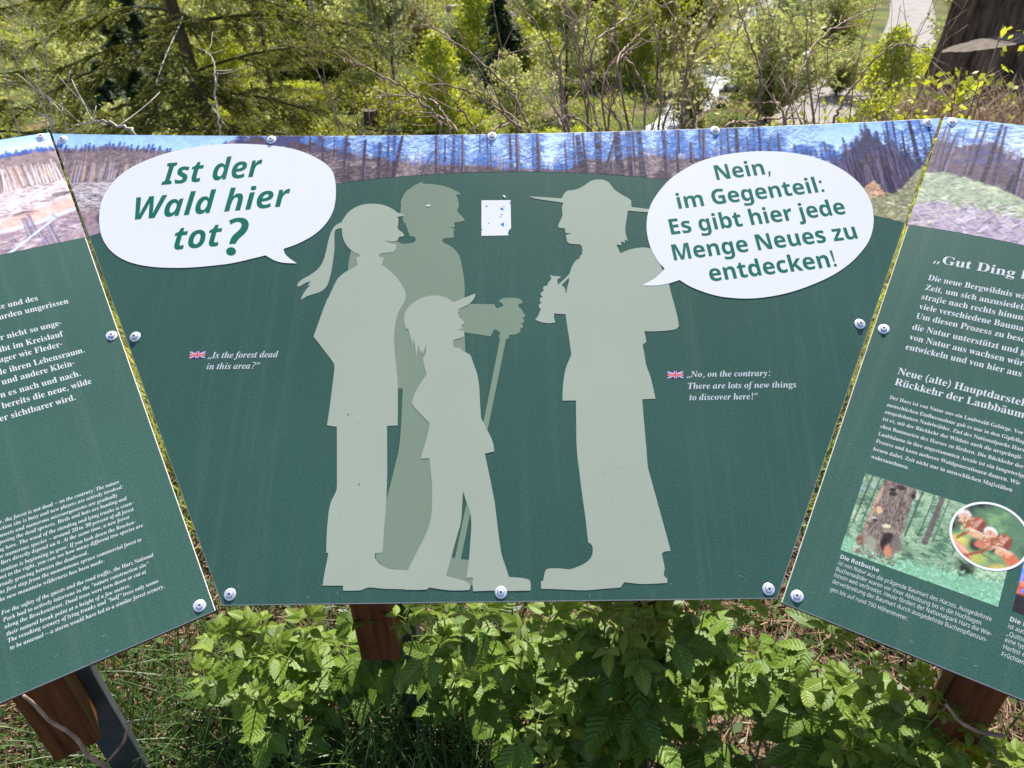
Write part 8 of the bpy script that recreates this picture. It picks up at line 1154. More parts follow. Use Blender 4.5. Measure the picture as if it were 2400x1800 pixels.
# landmark plants in the valley
plant("spruce", 'spruce', -.07, 24.3, 3.1, "small dark spruce standing alone behind the bare canes, middle of the valley", "tree", None, 1.05)
plant("spruce", 'spruce', 3.5, 30.8, 3.6, "dark spruce partly hidden by the tallest bare canes", "tree", None, .9)
plant("spruce", 'spruce', 7.6, 34.5, 3.4, "dark spruce on the far bank left of the white stream", "tree", None, 1.1)
plant("birch_sapling", 'lime', -1.72, 20.1, 2.35, "bright lime green birch sapling, brightest tree left of the small dark spruce", "tree", None, 1.0)
plant("birch_sapling", 'greysap', -3.8, 26.8, 3.6, "tall thin grey green sapling beside the big spruce on the left", "tree", None, .9)
plant("willow_bush", 'palebush', 7.0, 20.3, 3.1, "large pale green willow bush between the stream and the road", "bush", None, 1.25)
plant("willow_bush", 'palebush', 8.0, 24.0, 2.4, "pale green willow bush at the road bend behind the largest willow", "bush", None, 1.2)
plant("leafy_bush", 'lime', 10.7, 21.5, 2.0, "bright yellow green bush hiding the bend of the road", "bush", None, 1.3)
plant("leafy_bush", 'limemat', 12.3, 24.4, 2.6, "low yellow green bush beside the road right of its bend", "bush", None, 1.0)
plant("willow_bush", 'palebush', 9.9, 22.9, 1.7, "small pale willow bush at the inside of the road bend", "bush", None, 1.2)
plant("leafy_bush", 'olivebush', 4.9, 20.0, 1.3, "olive green bush hiding the lower end of the white stream", "bush", None, 1.4)
plant("leafy_bush", 'limemat', 7.4, 27.2, 2.4, "low lime green bush overhanging the middle of the stream", "bush", None, 1.0)
plant("dead_thicket", 'twigs', 9.2, 29.2, 2.2, "rust brown dead thicket above the pale willow bush", "bush", None, 1.0)
plant("dead_thicket", 'twigs', -3.2, 30.5, 2.6, "rust brown dead thicket behind the grey green sapling", "bush", None, 1.0)
def clear(x, y, m=1.5):
    rx = np.interp(y, [16.2, 20.6, 24.4, 28.2, 35.4, 42, 50], [3.6, 8.3, 11, 14.2, 18, 20.9, 25]); sx = np.interp(y, [17.5, 20, 23.8, 29, 33.2, 41.5, 50], [3, 4.5, 6.1, 8, 9.9, 13.5, 17.5])
    return abs(x-rx) > m+.9*(y > 21) and abs(x-sx) > m*.85
kinds = [('lime', "birch_sapling", "lime green birch sapling among the valley bushes", "tree", (1.6, 3.0), 1.0), ('olivebush', "leafy_bush", "dense olive green bush on the valley floor", "bush", (1.2, 2.4), 1.3), ('pale', "birch_sapling", "loose pale green sapling with rising twigs in the valley", "tree", (1.8, 3.4), 1.0), ('palebush', "willow_bush", "pale green arching willow bush in the valley", "bush", (1.5, 2.8), 1.2),
         ('willow', "willow_bush", "grey green arching willow bush in the valley", "bush", (1.5, 2.8), 1.2), ('mat', "low_shrub", "low olive green mound shrub on the valley floor", "bush", (1.3, 2.6), 1.2), ('limemat', "low_shrub", "low lime green mound shrub on the valley floor", "bush", (1.2, 2.4), 1.2), ('spruce', "spruce", "dark young spruce standing among the valley bushes", "tree", (1.8, 3.6), 1.0), ('olivesap', "birch_sapling", "loose olive green sapling in the valley", "tree", (1.8, 3.4), 1.0), ('twigs', "dead_thicket", "brown dead thicket between the valley bushes", "bush", (1.0, 2.0), 1.1)]
wts = [16, 14, 14, 12, 8, 14, 13, 7, 10, 5]
cnt = 0
for tries in range(4000):
    y = _r.uniform(12.5, 50); x = _r.uniform(-.52*y-1, .62*y+1)
    k = _r.choices(kinds, wts)[0]
    if not clear(x, y, 1.7) or math.hypot(x+1.7, y-18) < 2.0 or math.hypot(x+3.7, y-19.8) < 1.5 or abs(x+.07*1)+abs(y-22.6)*.6 < 1.1: continue
    if x > 6 and y < 21 or x > .40*y+1.2 and y > 26: continue
    hh = _r.uniform(*k[4])*(0.55 if y < 15 else .8 if y < 19 else 1.0)
    plant(k[1], k[0], x, y, hh, k[2], k[3], k[2].replace("standing ", "")+"s", k[5]); cnt += 1
    if cnt >= 185: break

# tree stump, log and boulders in the valley
def stump(name, loc, r, h, label, mat, top, seed, roots=.5, tilt=(0, 0), cat="tree stump", k=56):
    rs = np.random.RandomState(seed); e = empty(name, loc, 0.0); tag(e, label, cat)
    a = np.arange(k)*2*math.pi/k; ridge = 1+.07*np.sin(a*5+1)+.06*np.sin(a*9+rs.rand()*6)+.035*np.sin(a*17+2)+.03*np.sin(a*29+rs.rand()*6)+.022*rs.normal(size=k)
    zs = np.array([-.35, -.1, .0, .08, .18, .32, .5, .7, .88, 1.0]); V = []
    for z in zs:
        fl = 1+roots*np.exp(-max(z, 0)*6)*(1+.55*np.sin(a*5+1)); jit = 1+.02*rs.normal(size=k)
        rr = r*(1+(ridge-1)*(1-.55*max(z, 0)))*fl*jit*(1-.08*z); zz = z*h+(tilt[0]*np.cos(a)+tilt[1]*np.sin(a))*rr*max(z, 0)
        V.append(np.column_stack([rr*np.cos(a), rr*np.sin(a), zz]))
    n = len(zs); V = np.vstack(V); i = np.arange(n-1)[:, None]*k; j = np.arange(k)[None]; j2 = (j+1) % k
    link("bark", mesh("bark", V, np.stack([i+j, i+j2, i+k+j2, i+k+j], -1).reshape(-1, 4), mat, smooth=True), e)
    top_r = V[-k:]; c = top_r.mean(0); T = np.vstack([top_r+np.array([0, 0, .004]), c+(top_r-c)*.5+np.array([0, 0, .004+.01*r]), c[None]+[0, 0, .006]]); F3 = [(k+q, k+(q+1) % k, 2*k) for q in range(k)]
    link("cut_face", mesh("cut_face", T, [np.array([(q, (q+1) % k, k+(q+1) % k, k+q) for q in range(k)]), np.array(F3)], top), e)
    return e
stump("tree_stump", (-3.64, 20.6, -4.0), .21, .52, "small grey sawn stump in the valley left of the lime green birch", M['bark'], M['cutwood'], 3, .25)
stump("tree_stump", (4.36, 7.0, -.42), .44, .74, "large dark weathered stump with slanting pale cut at the right picture edge", M['deadbark'], M['cutwood'], 5, .28, (.20, -.16), k=110)
e = stump("dead_tree", (5.02, 8.35, -.75), .33, 4.6, "thick dark dead trunk rising out of the picture behind the large stump", M['deadbark'], M['cutwood'], 8, .25, (.2, 0), "tree trunk", 110)
def log(x, y, L, r, rz, label, dz=.0):
    e = empty("fallen_log", (x, y, float(ground_z(x, y))+r*.7+dz), rz); tag(e, label, "log"); t = np.linspace(-.5, .5, 9); g = Geo(); g.tube(np.column_stack([t*L, .03*np.sin(t*9), .02*np.cos(t*7)]), r*(1-.25*(t+.5)), 10); link("bark", g.mesh("bark", M['cane_pale'], smooth=True), e)
    g = Geo(); q = np.arange(10)*.628; g.add(np.vstack([np.column_stack([np.full(10, -.5*L-.004), r*np.cos(q), r*np.sin(q)]), [[-.5*L-.004, 0, 0]]]), T=[((n+1) % 10, n, 10) for n in range(10)]); link("cut_face", g.mesh("cut_face", M['cutwood']), e)
log(-1.2, 33.5, 2.2, .14, .1, "pale fallen log above the small dark spruce", 1.2); log(8.2, 33.9, 1.6, .13, -.2, "pale fallen log across the far stream bank", .5); log(6.2, 27.8, 1.4, .12, .35, "pale log lying left of the white stream", .5)
def boulder(x, y, s, label, seed):
    rs = np.random.RandomState(seed); n, k = 9, 14; V = []
    for q in range(n):
        th = math.pi*q/(n-1); a = np.arange(k)*2*math.pi/k; V.append(np.column_stack([np.sin(th)*np.cos(a), np.sin(th)*np.sin(a), np.full(k, math.cos(th))*.7]))
    V = np.vstack(V); d = 1+.22*np.sin(V@np.array([2.3, 1.1, 1.7])+seed)+.14*np.sin(V@np.array([-3.1, 4.2, 2.2])+seed*2)+.05*rs.normal(size=len(V)); V = V*d[:, None]*s
    i = np.arange(n-1)[:, None]*k; j = np.arange(k)[None]; j2 = (j+1) % k
    o = link("boulder", mesh("boulder", V, np.stack([i+j, i+k+j, i+k+j2, i+j2], -1).reshape(-1, 4), M['stone'], smooth=True), loc=(x, y, float(ground_z(x, y))+s*.25)); tag(o, label, "boulder", "boulders along the stream")
for q, (x, y, s) in enumerate(((7.2, 28.6, .36), (9.4, 29.4, .34), (6.2, 25.6, .34), (5.3, 23.4, .3), (7.1, 23.9, .28), (9.1, 32.4, .4), (6.3, 22.3, .26))): boulder(x, y, s, "grey rounded boulder at the edge of the white stream", q+1)

# ------------------------------------------------------------------ big young spruce on the left: real needles on every twig
def spruce_branch(L, seed, droop):
    rs = np.random.RandomState(seed); g = Geo(); t = np.linspace(0, 1, 14); ax = np.column_stack([t*L, .05*L*np.sin(t*3+seed), .10*L*t-droop*L*t**2])
    g.tube(ax, .009*(1-.85*t)*(L/1.0)**.5, 5, tint=.0, cap=False); tw = []
    for q in range(int(L*36)):
        u = rs.uniform(.12, 1)**.8; p = np.array([np.interp(u, t, ax[:, c]) for c in range(3)]); s = 1 if q % 2 else -1; ln = (.30*(1-u)+.09)*rs.uniform(.6, 1.15)*min(1, L); an = s*rs.uniform(.55, 1.0)
        d = np.array([math.cos(an), math.sin(an), rs.uniform(-.45, .12)]); tw.append((p, d, ln, u))
        if ln > .17:
            for w in range(int(ln*22)):
                f = rs.uniform(.25, .95); p2 = p+d*ln*f; a2 = an+rs.choice([-1, 1])*rs.uniform(.5, .9); tw.append((p2, np.array([math.cos(a2), math.sin(a2), rs.uniform(-.4, .15)]), ln*.42*(1.15-f), u))
    tw.append((ax[-2], ax[-1]-ax[-2], .12, 1))
    for p, d, ln, u in tw:
        d = unit(d); n = int(ln*420)+8; s = rs.rand(n); sag = np.zeros((n, 3)); sag[:, 2] = -.35*ln*s**2
        c = p+d*ln*s[:, None]+sag; g.tube(np.vstack([p, p+d*ln*.5+[0, 0, -.09*ln], p+d*ln+[0, 0, -.35*ln]]), [.0028, .0022, .0012], 3, tint=.1, cap=False)
        o = rand_dirs(rs, n); o[:, 2] = np.abs(o[:, 2])*.8-.15; na = unit(o-d*(o@d)[:, None]+d*.75); wd = unit(np.cross(na, rand_dirs(rs, n))); nl = .017*rs.uniform(.75, 1.2, n)
        new = np.clip((s-.55)*2.0, 0, 1)*(.35+.65*u)
        g.leaves(c+na*nl[:, None]*.5, na, wd, nl*1.3, .0040, np.clip(.22+.75*new+rs.normal(size=n)*.10, 0, 1))
    return g.mesh("branch", M['needle'])
BRANCH = [spruce_branch(L, s, d) for L, s, d in ((1.25, 1, .22), (1.0, 2, .30), (.8, 3, .16), (1.1, 4, .36))]
def big_spruce(x, y, h, nb, label, seed, z0=None, rmax=1.3):
    z = float(ground_z(x, y)) if z0 is None else z0; e = empty("spruce", (x, y, z)); tag(e, label, "tree"); rs = np.random.RandomState(seed)
    t = np.linspace(0, 1, 12); g = Geo(); g.tube(np.column_stack([.05*np.sin(t*4+seed), .05*np.cos(t*5), t*h-.1]), .052*(1-.9*t), 10); link("trunk", g.mesh("trunk", M['bark'], smooth=True), e)
    for q in range(nb):
        f = (q+.5)/nb; zz = h*(.10+.88*f); a = q*2.399+rs.uniform(-.3, .3); s = rmax*(1-f)**.75*rs.uniform(.8, 1.15)+.12; b = link("branch", BRANCH[rs.randint(4)], e, loc=(0, 0, zz)); b.rotation_euler = (rs.uniform(-.25, .25), rs.uniform(-.12, .22)-.35*f, a); b.scale = (s, s, s)
big_spruce(-2.02, 5.1, 5.2, 88, "large olive green spruce with drooping twigs filling the upper left of the picture", 2)
big_spruce(-4.5, 6.6, 4.6, 70, "olive green spruce behind the bleached dead twigs at the left picture edge", 6, rmax=1.25)
big_spruce(-2.7, 9.2, 4.2, 60, "olive green spruce farther down the slope behind the large spruce", 9, rmax=1.1)

# ------------------------------------------------------------------ bare canes and dead stems behind the boards
GROUPS = {'l': ("bare_shrub", "bare brown shrub fanning out leftwards over the middle of the centre board's top edge", (-.25, 2.05), 'cane'), 'm': ("bare_shrub", "bare brown shrub of tall upright canes rising above the centre board's middle", (.25, 2.25), 'cane'), 'n': ("bare_shrub", "bare brown shrub of forked canes between the tall upright canes and the stream", (.62, 2.2), 'cane'),
          'p': ("budding_shrub", "brown shrub with pale yellow buds in front of the white stream", (.9, 2.2), 'cane'), 'e': ("bare_shrub", "sparse dark shrub with long curved canes in front of the road", (1.3, 2.1), 'cane'), 's': ("dead_cane", "single bleached dead stem in front of the large spruce", (-1.25, 2.7), 'cane_pale'), 't': ("dead_cane", "bent bleached stem lying along the left part of the centre board's top edge", (-1.05, 1.85), 'cane_pale'), 'd': ("dead_shrub", "bleached dead twigs at the left picture edge", (-2.3, 3.3), 'cane_pale')}
for gk, (nm, lab, base, mt) in GROUPS.items():
    bz = float(ground_z(*base)); e = empty(nm, (base[0], base[1], bz)); tag(e, lab, "shrub" if 'cane' not in nm else "dead stem"); rs = np.random.RandomState(ord(gk))
    for g_, pts in CANES:
        if g_ != gk: continue
        P = np.array(pts); foot = np.array([base[0]+rs.uniform(-.12, .12)+(P[-1][0]-base[0])*.35, base[1]+rs.uniform(-.1, .1), 0]); foot[2] = float(ground_z(foot[0], foot[1]))-.03
        midp = P[-1]*.55+foot*.45; midp[:2] += rs.uniform(-.02, .02, 2); P = np.vstack([P, midp, foot]) if gk not in 't' else np.vstack([P, foot])
        # denser, knobbly centre line
        tt = np.linspace(0, len(P)-1, (len(P)-1)*6+1); Q = np.column_stack([np.interp(tt, np.arange(len(P)), P[:, c]) for c in range(3)]); ker = np.array([1, 2, 3, 2, 1])/9.
        for c in range(3): Q[2:-2, c] = np.convolve(Q[:, c], ker, 'valid')
        Q[1:-1] += rs.normal(size=(len(Q)-2, 3))*.0022
        ll = np.linalg.norm(np.diff(Q, axis=0), axis=1).sum(); s = np.linspace(0, 1, len(Q)); r0 = min(.0044, .0020+.0018*ll); rad = .0014+(r0-.0014)*s**.8; rad = rad*(1+.22*(rs.rand(len(Q)) < .2))*(.7 if gk == 'd' else 1)
        g = Geo(); loc = np.array([base[0], base[1], bz]); g.tube(Q-loc, rad, 6)
        for q in range(int(2+ll*3)):
            i_ = rs.randint(2, max(3, int(len(Q)*.62))); d = unit(Q[i_-1]-Q[i_]+rand_dirs(rs, 1)[0]*.9*np.linalg.norm(Q[i_-1]-Q[i_])); l2 = rs.uniform(.03, .20); k_ = np.linspace(0, 1, 5)[:, None]; T2 = Q[i_]+d*l2*k_+rand_dirs(rs, 1)[0]*.04*l2*np.sin(k_*5)+np.array([0, 0, .12*l2])*k_**2
            g.tube(T2-loc, np.linspace(rad[i_]*.6, .0009, 5), 4)
        link("stem", g.mesh("stem", M[mt], smooth=True), e)
        if gk == 'p':
            n = 70; i_ = rs.randint(0, int(len(Q)*.7), n); c = Q[i_]-loc+rs.normal(size=(n, 3))*.03; ax = rand_dirs(rs, n); g2 = Geo(); g2.leaves(c, ax, unit(np.cross(ax, rand_dirs(rs, n))), .022*rs.uniform(.6, 1.3, n), .012, rs.rand(n)); link("buds", g2.mesh("buds", M['catkin']), e)

XL = {'bare_shrub': ("bare thicket of thin upright brown canes behind the centre board's right half", (.45, 2.75), 13, .55, 5), 'bare_shrub.001': ("bare thicket of thin leaning canes behind the left end of the leftward fan", (-.45, 2.6), 8, .5, 6), 'bare_shrub.002': ("thin bare thicket between the budding shrub and the road", (1.25, 2.9), 10, .5, 7)}
for lab, base, nst, sp, sd in XL.values():
    bz = float(ground_z(*base)); e = empty("bare_shrub", (base[0], base[1], bz)); tag(e, lab, "shrub"); rs = np.random.RandomState(sd)
    for q in range(nst):
        t = np.linspace(0, 1, 22)[:, None]; H = rs.uniform(1.15, 1.75)-bz*.5; dx, dy = rs.uniform(-sp, sp), rs.uniform(-.25, .3); P = np.hstack([dx*t**1.5+rs.uniform(-.12, .12), dy*t+rs.uniform(-.1, .1)+0*t, H*t]); P[:, :2] += rs.normal(size=(22, 2)).cumsum(0)*.008; g = Geo(); r_ = .0036*(1-.75*t[:, 0]); g.tube(P, r_, 5)
        for b in range(5):
            i_ = rs.randint(8, 20); d = unit(np.array([rs.normal()*.7, rs.normal()*.4, 1.0])); l2 = rs.uniform(.08, .4); k_ = np.linspace(0, 1, 6)[:, None]; g.tube(P[i_]+d*l2*k_+rs.normal(size=(6, 3))*.006*k_, np.linspace(r_[i_]*.7, .0008, 6), 4)
        link("stem", g.mesh("stem", M['cane'], smooth=True), e)

# leafy saplings close behind the boards on the right
def leafy_sapling(x, y, zt, n_st, spread, nleaf, label, seed, mat='lime', leaf=.034, lean=(0, 0), z0=None):
    z = float(ground_z(x, y)); e = empty("leafy_sapling", (x, y, z)); tag(e, label, "sapling"); rs = np.random.RandomState(seed); h = zt-z; gs = Geo(); gl = Geo()
    for s in range(n_st):
        a = rs.uniform(0, 6.28); t = np.linspace(0, 1, 9); sp = spread*rs.uniform(.3, 1); hh = h*rs.uniform(.7, 1.05); P = np.column_stack([np.cos(a)*sp*t**1.4+lean[0]*t, np.sin(a)*sp*t**1.4+lean[1]*t, hh*t])+rs.normal(size=(9, 3))*.012*t[:, None]; gs.tube(P, .0055*(1-.8*t)+.0008, 5)
        for b in range(7):
            u = rs.uniform(.35, 1); p = np.array([np.interp(u, t, P[:, c]) for c in range(3)]); d = unit(np.array([rs.normal(), rs.normal(), rs.uniform(.1, .9)])); l = rs.uniform(.08, .26); gs.tube(np.vstack([p, p+d*l*.5, p+d*l+[0, 0, .02]]), [.002, .0015, .0008], 4)
            n = nleaf; c = p+d*l*rs.uniform(.2, 1.05, n)[:, None]+rs.normal(size=(n, 3))*.022; ax = unit(rand_dirs(rs, n)+[0, 0, .5]); gl.leaves(c, ax, unit(np.cross(ax, rand_dirs(rs, n))), leaf*rs.uniform(.6, 1.25, n), leaf*.6, rs.uniform(.2, 1, n))
    link("stem", gs.mesh("stem", M['cane'], smooth=True), e); link("leaves", gl.mesh("leaves", M[mat]), e)
leafy_sapling(1.75, 3.9, .72, 7, .42, 11, "bright green leafy sapling in front of the lower road", 1)
leafy_sapling(2.35, 4.4, .62, 6, .40, 11, "bright green leafy sapling left of the large stump", 2)
leafy_sapling(1.15, 3.6, .50, 6, .4, 9, "low bright green sapling behind the budding shrub", 5, 'palegreen')
leafy_sapling(1.72, 2.75, 1.27, 3, .16, 9, "thin sapling with fresh green leaves in front of the large stump", 3, leaf=.036)
leafy_sapling(1.98, 2.7, 1.05, 3, .15, 8, "thin dark stemmed sapling at the right picture edge", 4, leaf=.034)
leafy_sapling(-.75, 3.4, .48, 6, .4, 10, "low green sapling behind the left part of the centre board", 6, 'palegreen')
# ------------------------------------------------------------------ raspberry plants under the boards
def leaflet(g, M4, L, Wd, rs, tint, nu=7, nv=26):
    """pleated, toothed leaflet along +Y of its frame M4"""
    t = np.linspace(0, 1, nv)[:, None]; s = np.linspace(-1, 1, 2*nu+1)[None]
    half = Wd*.5*np.clip(np.sin(np.pi*np.clip(t, .0, 1)**.72), 0, 1)**.8*(1-.25*t)+.0004
    tooth = 1+.07*np.where((np.arange(nv) % 3 == 0), 1, -1)[:, None]*(np.abs(s) > .9)
    x = s*half*tooth; ph = (t-np.abs(s)*.20)*7.5
    y = t*L + np.abs(x)*.25
    z = .12*Wd*(np.abs((ph % 1)-.5)*2-.5)*np.clip(np.abs(s)*6, 0, 1)*(half/(Wd*.5)) + .20*np.abs(x) - (.10+.16*rs.rand())*L*t**2 - .05*x*x/Wd
    P = np.stack([x, y+0*x, z], -1).reshape(-1, 3); P = P@np.array(M4)[:3, :3].T+np.array(M4)[:3, 3]
    w = 2*nu+1; i = np.arange(nv-1)[:, None]*w+np.arange(w-1)[None]
    vein_shade = (.5-np.abs((ph % 1)-.5)*2)*.5*np.clip(np.abs(s)*5, 0, 1)*np.ones_like(x); mid = (np.abs(s) < .08)*.30*np.ones_like(x)  # paler veins, with light and shade of the pleats put into the tint
    g.add(P, np.stack([i, i+1, i+w+1, i+w], -1).reshape(-1, 4), tint=np.clip(tint+vein_shade+mid, 0, 1).reshape(-1)[:len(P)])

def rasp_leaf(seed, n_l, size, young):
    rs = np.random.RandomState(seed); g = Geo(); pet = size*rs.uniform(.45, .65)
    rach = np.array([(0, 0, 0), (0, pet*.5, .06*pet), (0, pet, .05*pet), (0, pet+size*.22, .0)])
    g.tube(rach, [.0013, .0011, .0010, .0008], 5, tint=.85, cap=False)
    F = lambda p, rz, rx, ry: Matrix.Translation(p) @ Matrix.Rotation(rz, 4, 'Z') @ Matrix.Rotation(rx, 4, 'X') @ Matrix.Rotation(ry, 4, 'Y')
    tn = rs.uniform(.25, .55)
    leaflet(g, F(rach[-1], rs.normal()*.08, -.15+rs.normal()*.12, rs.normal()*.12), size, size*.66, rs, tn)
    for k in range((n_l-1)//2):
        p = rach[2]*(1-.28*k)+np.array([0, size*(.10 if k == 0 else -.06), 0])
        for s in (-1, 1): leaflet(g, F(p, s*(-1.05-.25*k)+rs.normal()*.08, -.08+rs.normal()*.15, s*(.12)+rs.normal()*.1), size*(.86-.12*k)*rs.uniform(.92, 1.05), size*.52*rs.uniform(.92, 1.05), rs, np.clip(tn+rs.normal()*.06, 0, 1))
    return g.mesh("leaf", M['rasp_young' if young else 'rasp'], smooth=True)
LEAF = [rasp_leaf(s, n, .074, False) for s, n in ((1, 3), (2, 5), (3, 3), (4, 3), (5, 3))]
LEAF_Y = [rasp_leaf(s, n, .050, True) for s, n in ((11, 3), (12, 3), (13, 5))]
WHERE = lambda x, y: ("under the left board" if x < -.47 else "below the centre board's left half" if x < -.05 else "below the middle of the centre board" if x < .16 else "below the centre board's right half" if x < .42 else "under the right board")
rs = np.random.RandomState(42)
for q, tip in enumerate(PLANTS):
    tip = np.array(tip); off = np.array([rs.uniform(-.07, .07), rs.uniform(.02, .14), 0]); base = np.array([tip[0]+off[0], tip[1]+off[1], 0.0])
    e = empty("raspberry_plant", tuple(base)); yg = rs.rand() < .45
    tall = "tall" if tip[2] > .47 else "knee high" if tip[2] > .33 else "low"
    tag(e, "%s raspberry plant with %s leaves %s" % (tall, "yellow green young" if yg else "dark green", WHERE(tip[0], tip[1])), "raspberry plant", "raspberry plants under the boards")
    h = tip[2]; t = np.linspace(0, 1, 9)[:, None]; P = np.hstack([-off[0]*t**1.6, -off[1]*t**1.8, h*t])+rs.normal(size=(9, 3))*.004*np.sin(t*np.pi)
    g = Geo(); g.tube(P, .0030-.0017*t[:, 0], 6); link("stem", g.mesh("stem", M['stem'] if rs.rand() < .7 else M['cane'], smooth=True), e)
    n = int(3+h*6+rs.randint(0, 2)); a0 = rs.uniform(0, 6.28)
    for k in range(n):
        f = .34+.62*(k+.5)/n; p = [float(np.interp(f, t[:, 0], P[:, c])) for c in range(3)]; a = a0+k*2.4+rs.normal()*.3; pitch = rs.uniform(-.45, .35)
        yl = f > (.80 if yg else .97); me = LEAF_Y[rs.randint(3)] if yl else LEAF[rs.randint(5)]
        o = link("leaf", me, e, loc=p); sc = rs.uniform(.62, 1.15)*(1.0-.25*max(0, f-.8)/.2); o.scale = (sc, sc, sc); o.rotation_euler = (pitch, rs.normal()*.2, a)
    for k in range(4):                                            # folded shoots at the tip
        o = link("leaf", LEAF_Y[rs.randint(3)], e, loc=[float(v) for v in P[-1]]); sc = rs.uniform(.35, .75); o.scale = (sc, sc, sc); o.rotation_euler = (rs.uniform(.25, .8), rs.normal()*.2, a0+1+k*1.65)

# grass, dry litter and undergrowth: uncountable
def blades(n, xr, yr, hr, w, rs, zf, flat=0.0, keep=None, seg=4):
    x = rs.uniform(*xr, n); y = rs.uniform(*yr, n)
    if keep is not None: k = keep(x, y, rs); x, y = x[k], y[k]
    n = len(x); z = zf(x, y); h = rs.uniform(*hr, n); a = rs.uniform(0, 6.28, n); ln = rs.uniform(.15, .8, n)*(1-flat)+flat; curve = rs.uniform(.3, 1.0, n)
    d = np.column_stack([np.cos(a), np.sin(a)]); b = np.column_stack([-np.sin(a), np.cos(a)]); V = np.zeros((n, seg+1, 2, 3))
    for k in range(seg+1):
        t = k/seg; out = h*(ln*t*.6+curve*.45*t*t); up = h*(t-.42*curve*t*t)*(1-flat)+flat*(.012+.02*rs.rand(n))
        ww = w*(1-t**1.7)*.5+.0002
        c = np.column_stack([x, y])+d*out[:, None]
        for s, sg in ((0, -1), (1, 1)): V[:, k, s, :2] = c+b*(sg*ww*rs.uniform(.9, 1.1, n))[:, None]; V[:, k, s, 2] = z+up
    base = np.arange(n)[:, None]*(2*(seg+1)); k = np.arange(seg)[None]*2
    Q = np.stack([base+k, base+k+1, base+k+3, base+k+2], -1).reshape(-1, 4); tn = np.clip(rs.normal(.45, .25, n), 0, 1)
    return V.reshape(-1, 3), Q, np.repeat(tn, 2*(seg+1))
zf = ground_z
rs = np.random.RandomState(7)
gk = lambda x, y, rs: rs.rand(len(x)) < np.clip(.05+.95*np.exp(-((x+.20)/.20)**2)*np.exp(-((y-.90)/.30)**2)+.85*np.exp(-((x+.70)/.36)**2-((y-.80)/.3)**2)+.25*np.exp(-((x-.15)/.2)**2-((y-.86)/.1)**2)+.1*(y > 1.5), 0, 1)
g = Geo()
for n, hr, w in ((24000, (.14, .34), .0046), (12000, (.06, .18), .0034)):
    V, Q, tn = blades(n, (-1.5, 1.5), (.55, 2.2), hr, w, rs, zf, keep=gk); g.add(V, Q, tint=tn)
tag(link("grass", g.mesh("grass", M['grass'])), kind="stuff")
g = Geo(); V, Q, tn = blades(16000, (-3.2, 3.2), (1.45, 4.5), (.10, .34), .006, rs, zf); g.add(V, Q, tint=np.clip(tn+.2, 0, 1))
tag(link('fresh_grass', g.mesh('fresh_grass', M['lime'])), kind='stuff')
g = Geo(); V, Q, tn = blades(17000, (-1.6, 1.6), (.5, 2.4), (.03, .16), .0030, rs, lambda x, y: zf(x, y)+rs.uniform(-.005, .05, len(x)), flat=.92, seg=2); g.add(V, Q, tint=tn)
V, Q, tn = blades(1500, (-1.5, 1.5), (.6, 2.2), (.08, .26), .0022, rs, zf, flat=.45, seg=4); g.add(V, Q, tint=tn)
V, Q, tn = blades(9000, (2.2, 6.2), (4.6, 9.5), (.15, .55), .010, rs, zf, flat=.35, seg=3); g.add(V, Q, tint=tn*.9)
V, Q, tn = blades(1800, (-5, 5), (2.2, 6.5), (.15, .45), .006, rs, zf, flat=.5, seg=3); g.add(V, Q, tint=tn)
tag(link("dry_litter", g.mesh("dry_litter", M['straw'])), kind="stuff")
g = Geo(); n = 5200; x = rs.uniform(-1.6, 1.7, n); y = rs.uniform(.5, 2.3, n); c = np.column_stack([x, y, zf(x, y)+rs.uniform(.01, .13, n)]); ax = unit(rand_dirs(rs, n)*[1, 1, .45]); g.leaves(c, ax, unit(np.cross(ax, rand_dirs(rs, n)*.4+[0, 0, 1.0])), rs.uniform(.012, .044, n), rs.uniform(.008, .022, n), rs.uniform(.1, .8, n))
tag(link("ground_leaves", g.mesh("ground_leaves", M['grass'])), kind="stuff")
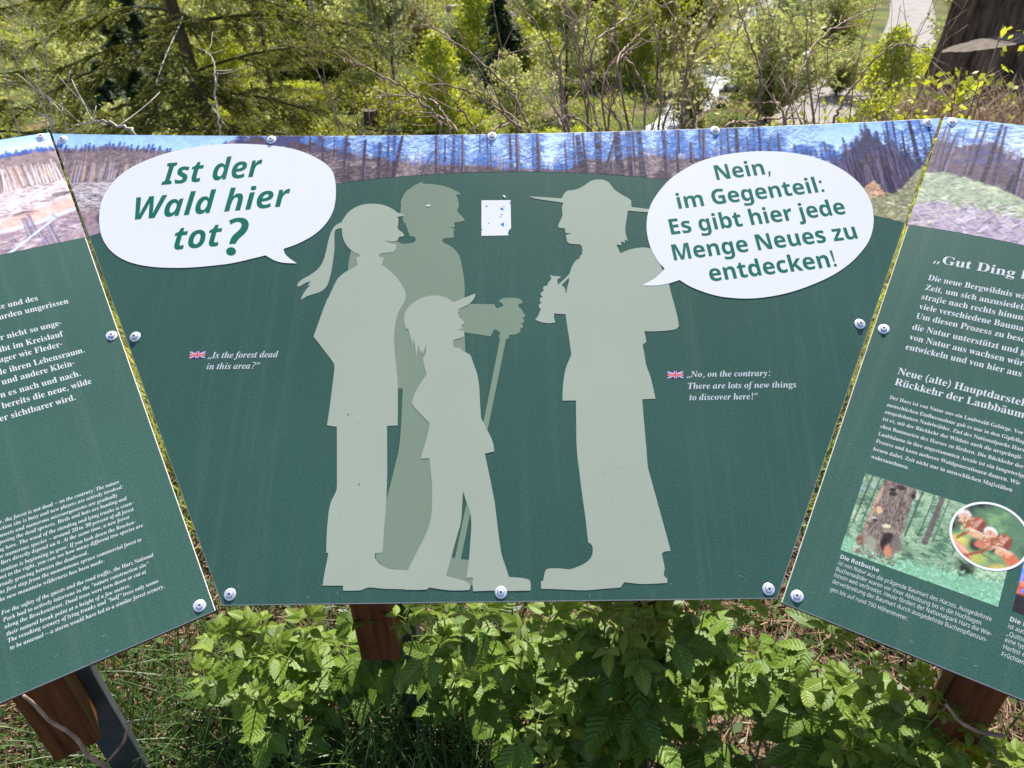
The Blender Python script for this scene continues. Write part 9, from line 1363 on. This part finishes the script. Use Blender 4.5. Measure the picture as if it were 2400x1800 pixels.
def under(n, yr, clump, size, mat, name, seed):
    rs = np.random.RandomState(seed); y = yr[0]+(yr[1]-yr[0])*rs.rand(n)**1.2; x = rs.uniform(-1, 1, n)*(.62*y+2)
    ok = np.array([clear(a, b, 1.15) or b < 15.5 for a, b in zip(x, y)]); x, y = x[ok], y[ok]; s = size*(.5+.035*y)
    C = np.column_stack([x, y, zf(x, y)]); m_ = clump; c = np.repeat(C, m_, 0)+rs.normal(size=(len(C)*m_, 3))*np.repeat(s, m_)[:, None]*[3.2, 3.2, 1.6]; c[:, 2] = np.abs(c[:, 2]-np.repeat(C[:, 2], m_))+np.repeat(C[:, 2], m_)
    ax = unit(rand_dirs(rs, len(c))+[0, 0, .5]); g = Geo(); g.leaves(c, ax, unit(np.cross(ax, rand_dirs(rs, len(c)))), np.repeat(s, m_)*rs.uniform(.6, 1.4, len(c)), np.repeat(s, m_)*.55, np.clip(np.repeat(rs.uniform(.1, .9, len(C)), m_)+rs.normal(size=len(c))*.15, 0, 1))
    tag(link(name, g.mesh(name, M[mat])), kind="stuff")
under(3000, (2.2, 46), 16, .075, 'olive', "undergrowth", 1); under(2200, (3.0, 46), 16, .08, 'lime', "fresh_undergrowth", 2); under(1300, (5, 46), 14, .08, 'palegreen', "pale_undergrowth", 3)

# dead stems lying in front of the posts and across the litter
DLAB = ["bent dead stem hanging in front of the left board's wooden post", "thin dead stem lying across the dry litter at the bottom right", "bent dead stem crossing in front of the right board's post", "reddish dead stem leaning between grass and raspberry leaves below the centre board", "short dark dead stem touching the bent stem below the left board"]
for lab, pts in zip(DLAB, DRY):
    P = np.array(pts); t = np.linspace(0, len(P)-1, (len(P)-1)*4+1); Q = np.column_stack([np.interp(t, np.arange(len(P)), P[:, c]) for c in range(3)]); ker = np.array([1, 2, 1])/4.
    for c in range(3): Q[1:-1, c] = np.convolve(Q[:, c], ker, 'valid')
    g = Geo(); g.tube(Q-P[-1], np.linspace(.0022, .0034, len(Q)), 7); tag(link("dead_cane", g.mesh("dead_cane", M['cane'], smooth=True), loc=tuple(P[-1])), lab, "dead stem")
rs = np.random.RandomState(19)
for q in range(16):
    x, y = rs.uniform(-.2, 1.2), rs.uniform(.85, 1.5); l = rs.uniform(.25, .6); a = rs.uniform(-.4, .9); P = np.array([0, 0, 0])+np.linspace(0, 1, 8)[:, None]*np.array([math.cos(a)*l, math.sin(a)*l, rs.uniform(.0, .14)]); P += rs.normal(size=P.shape)*.006; P[:, 2] += .02
    g = Geo(); g.tube(P, np.linspace(.0042, .0016, 8)*rs.uniform(.6, 1.3), 6); tag(link("dead_cane", g.mesh("dead_cane", M['cane'], smooth=True), loc=(x, y, float(zf(x, y)))), "brown dead cane lying in the dry litter under the boards", "dead cane", "dead canes in the litter")
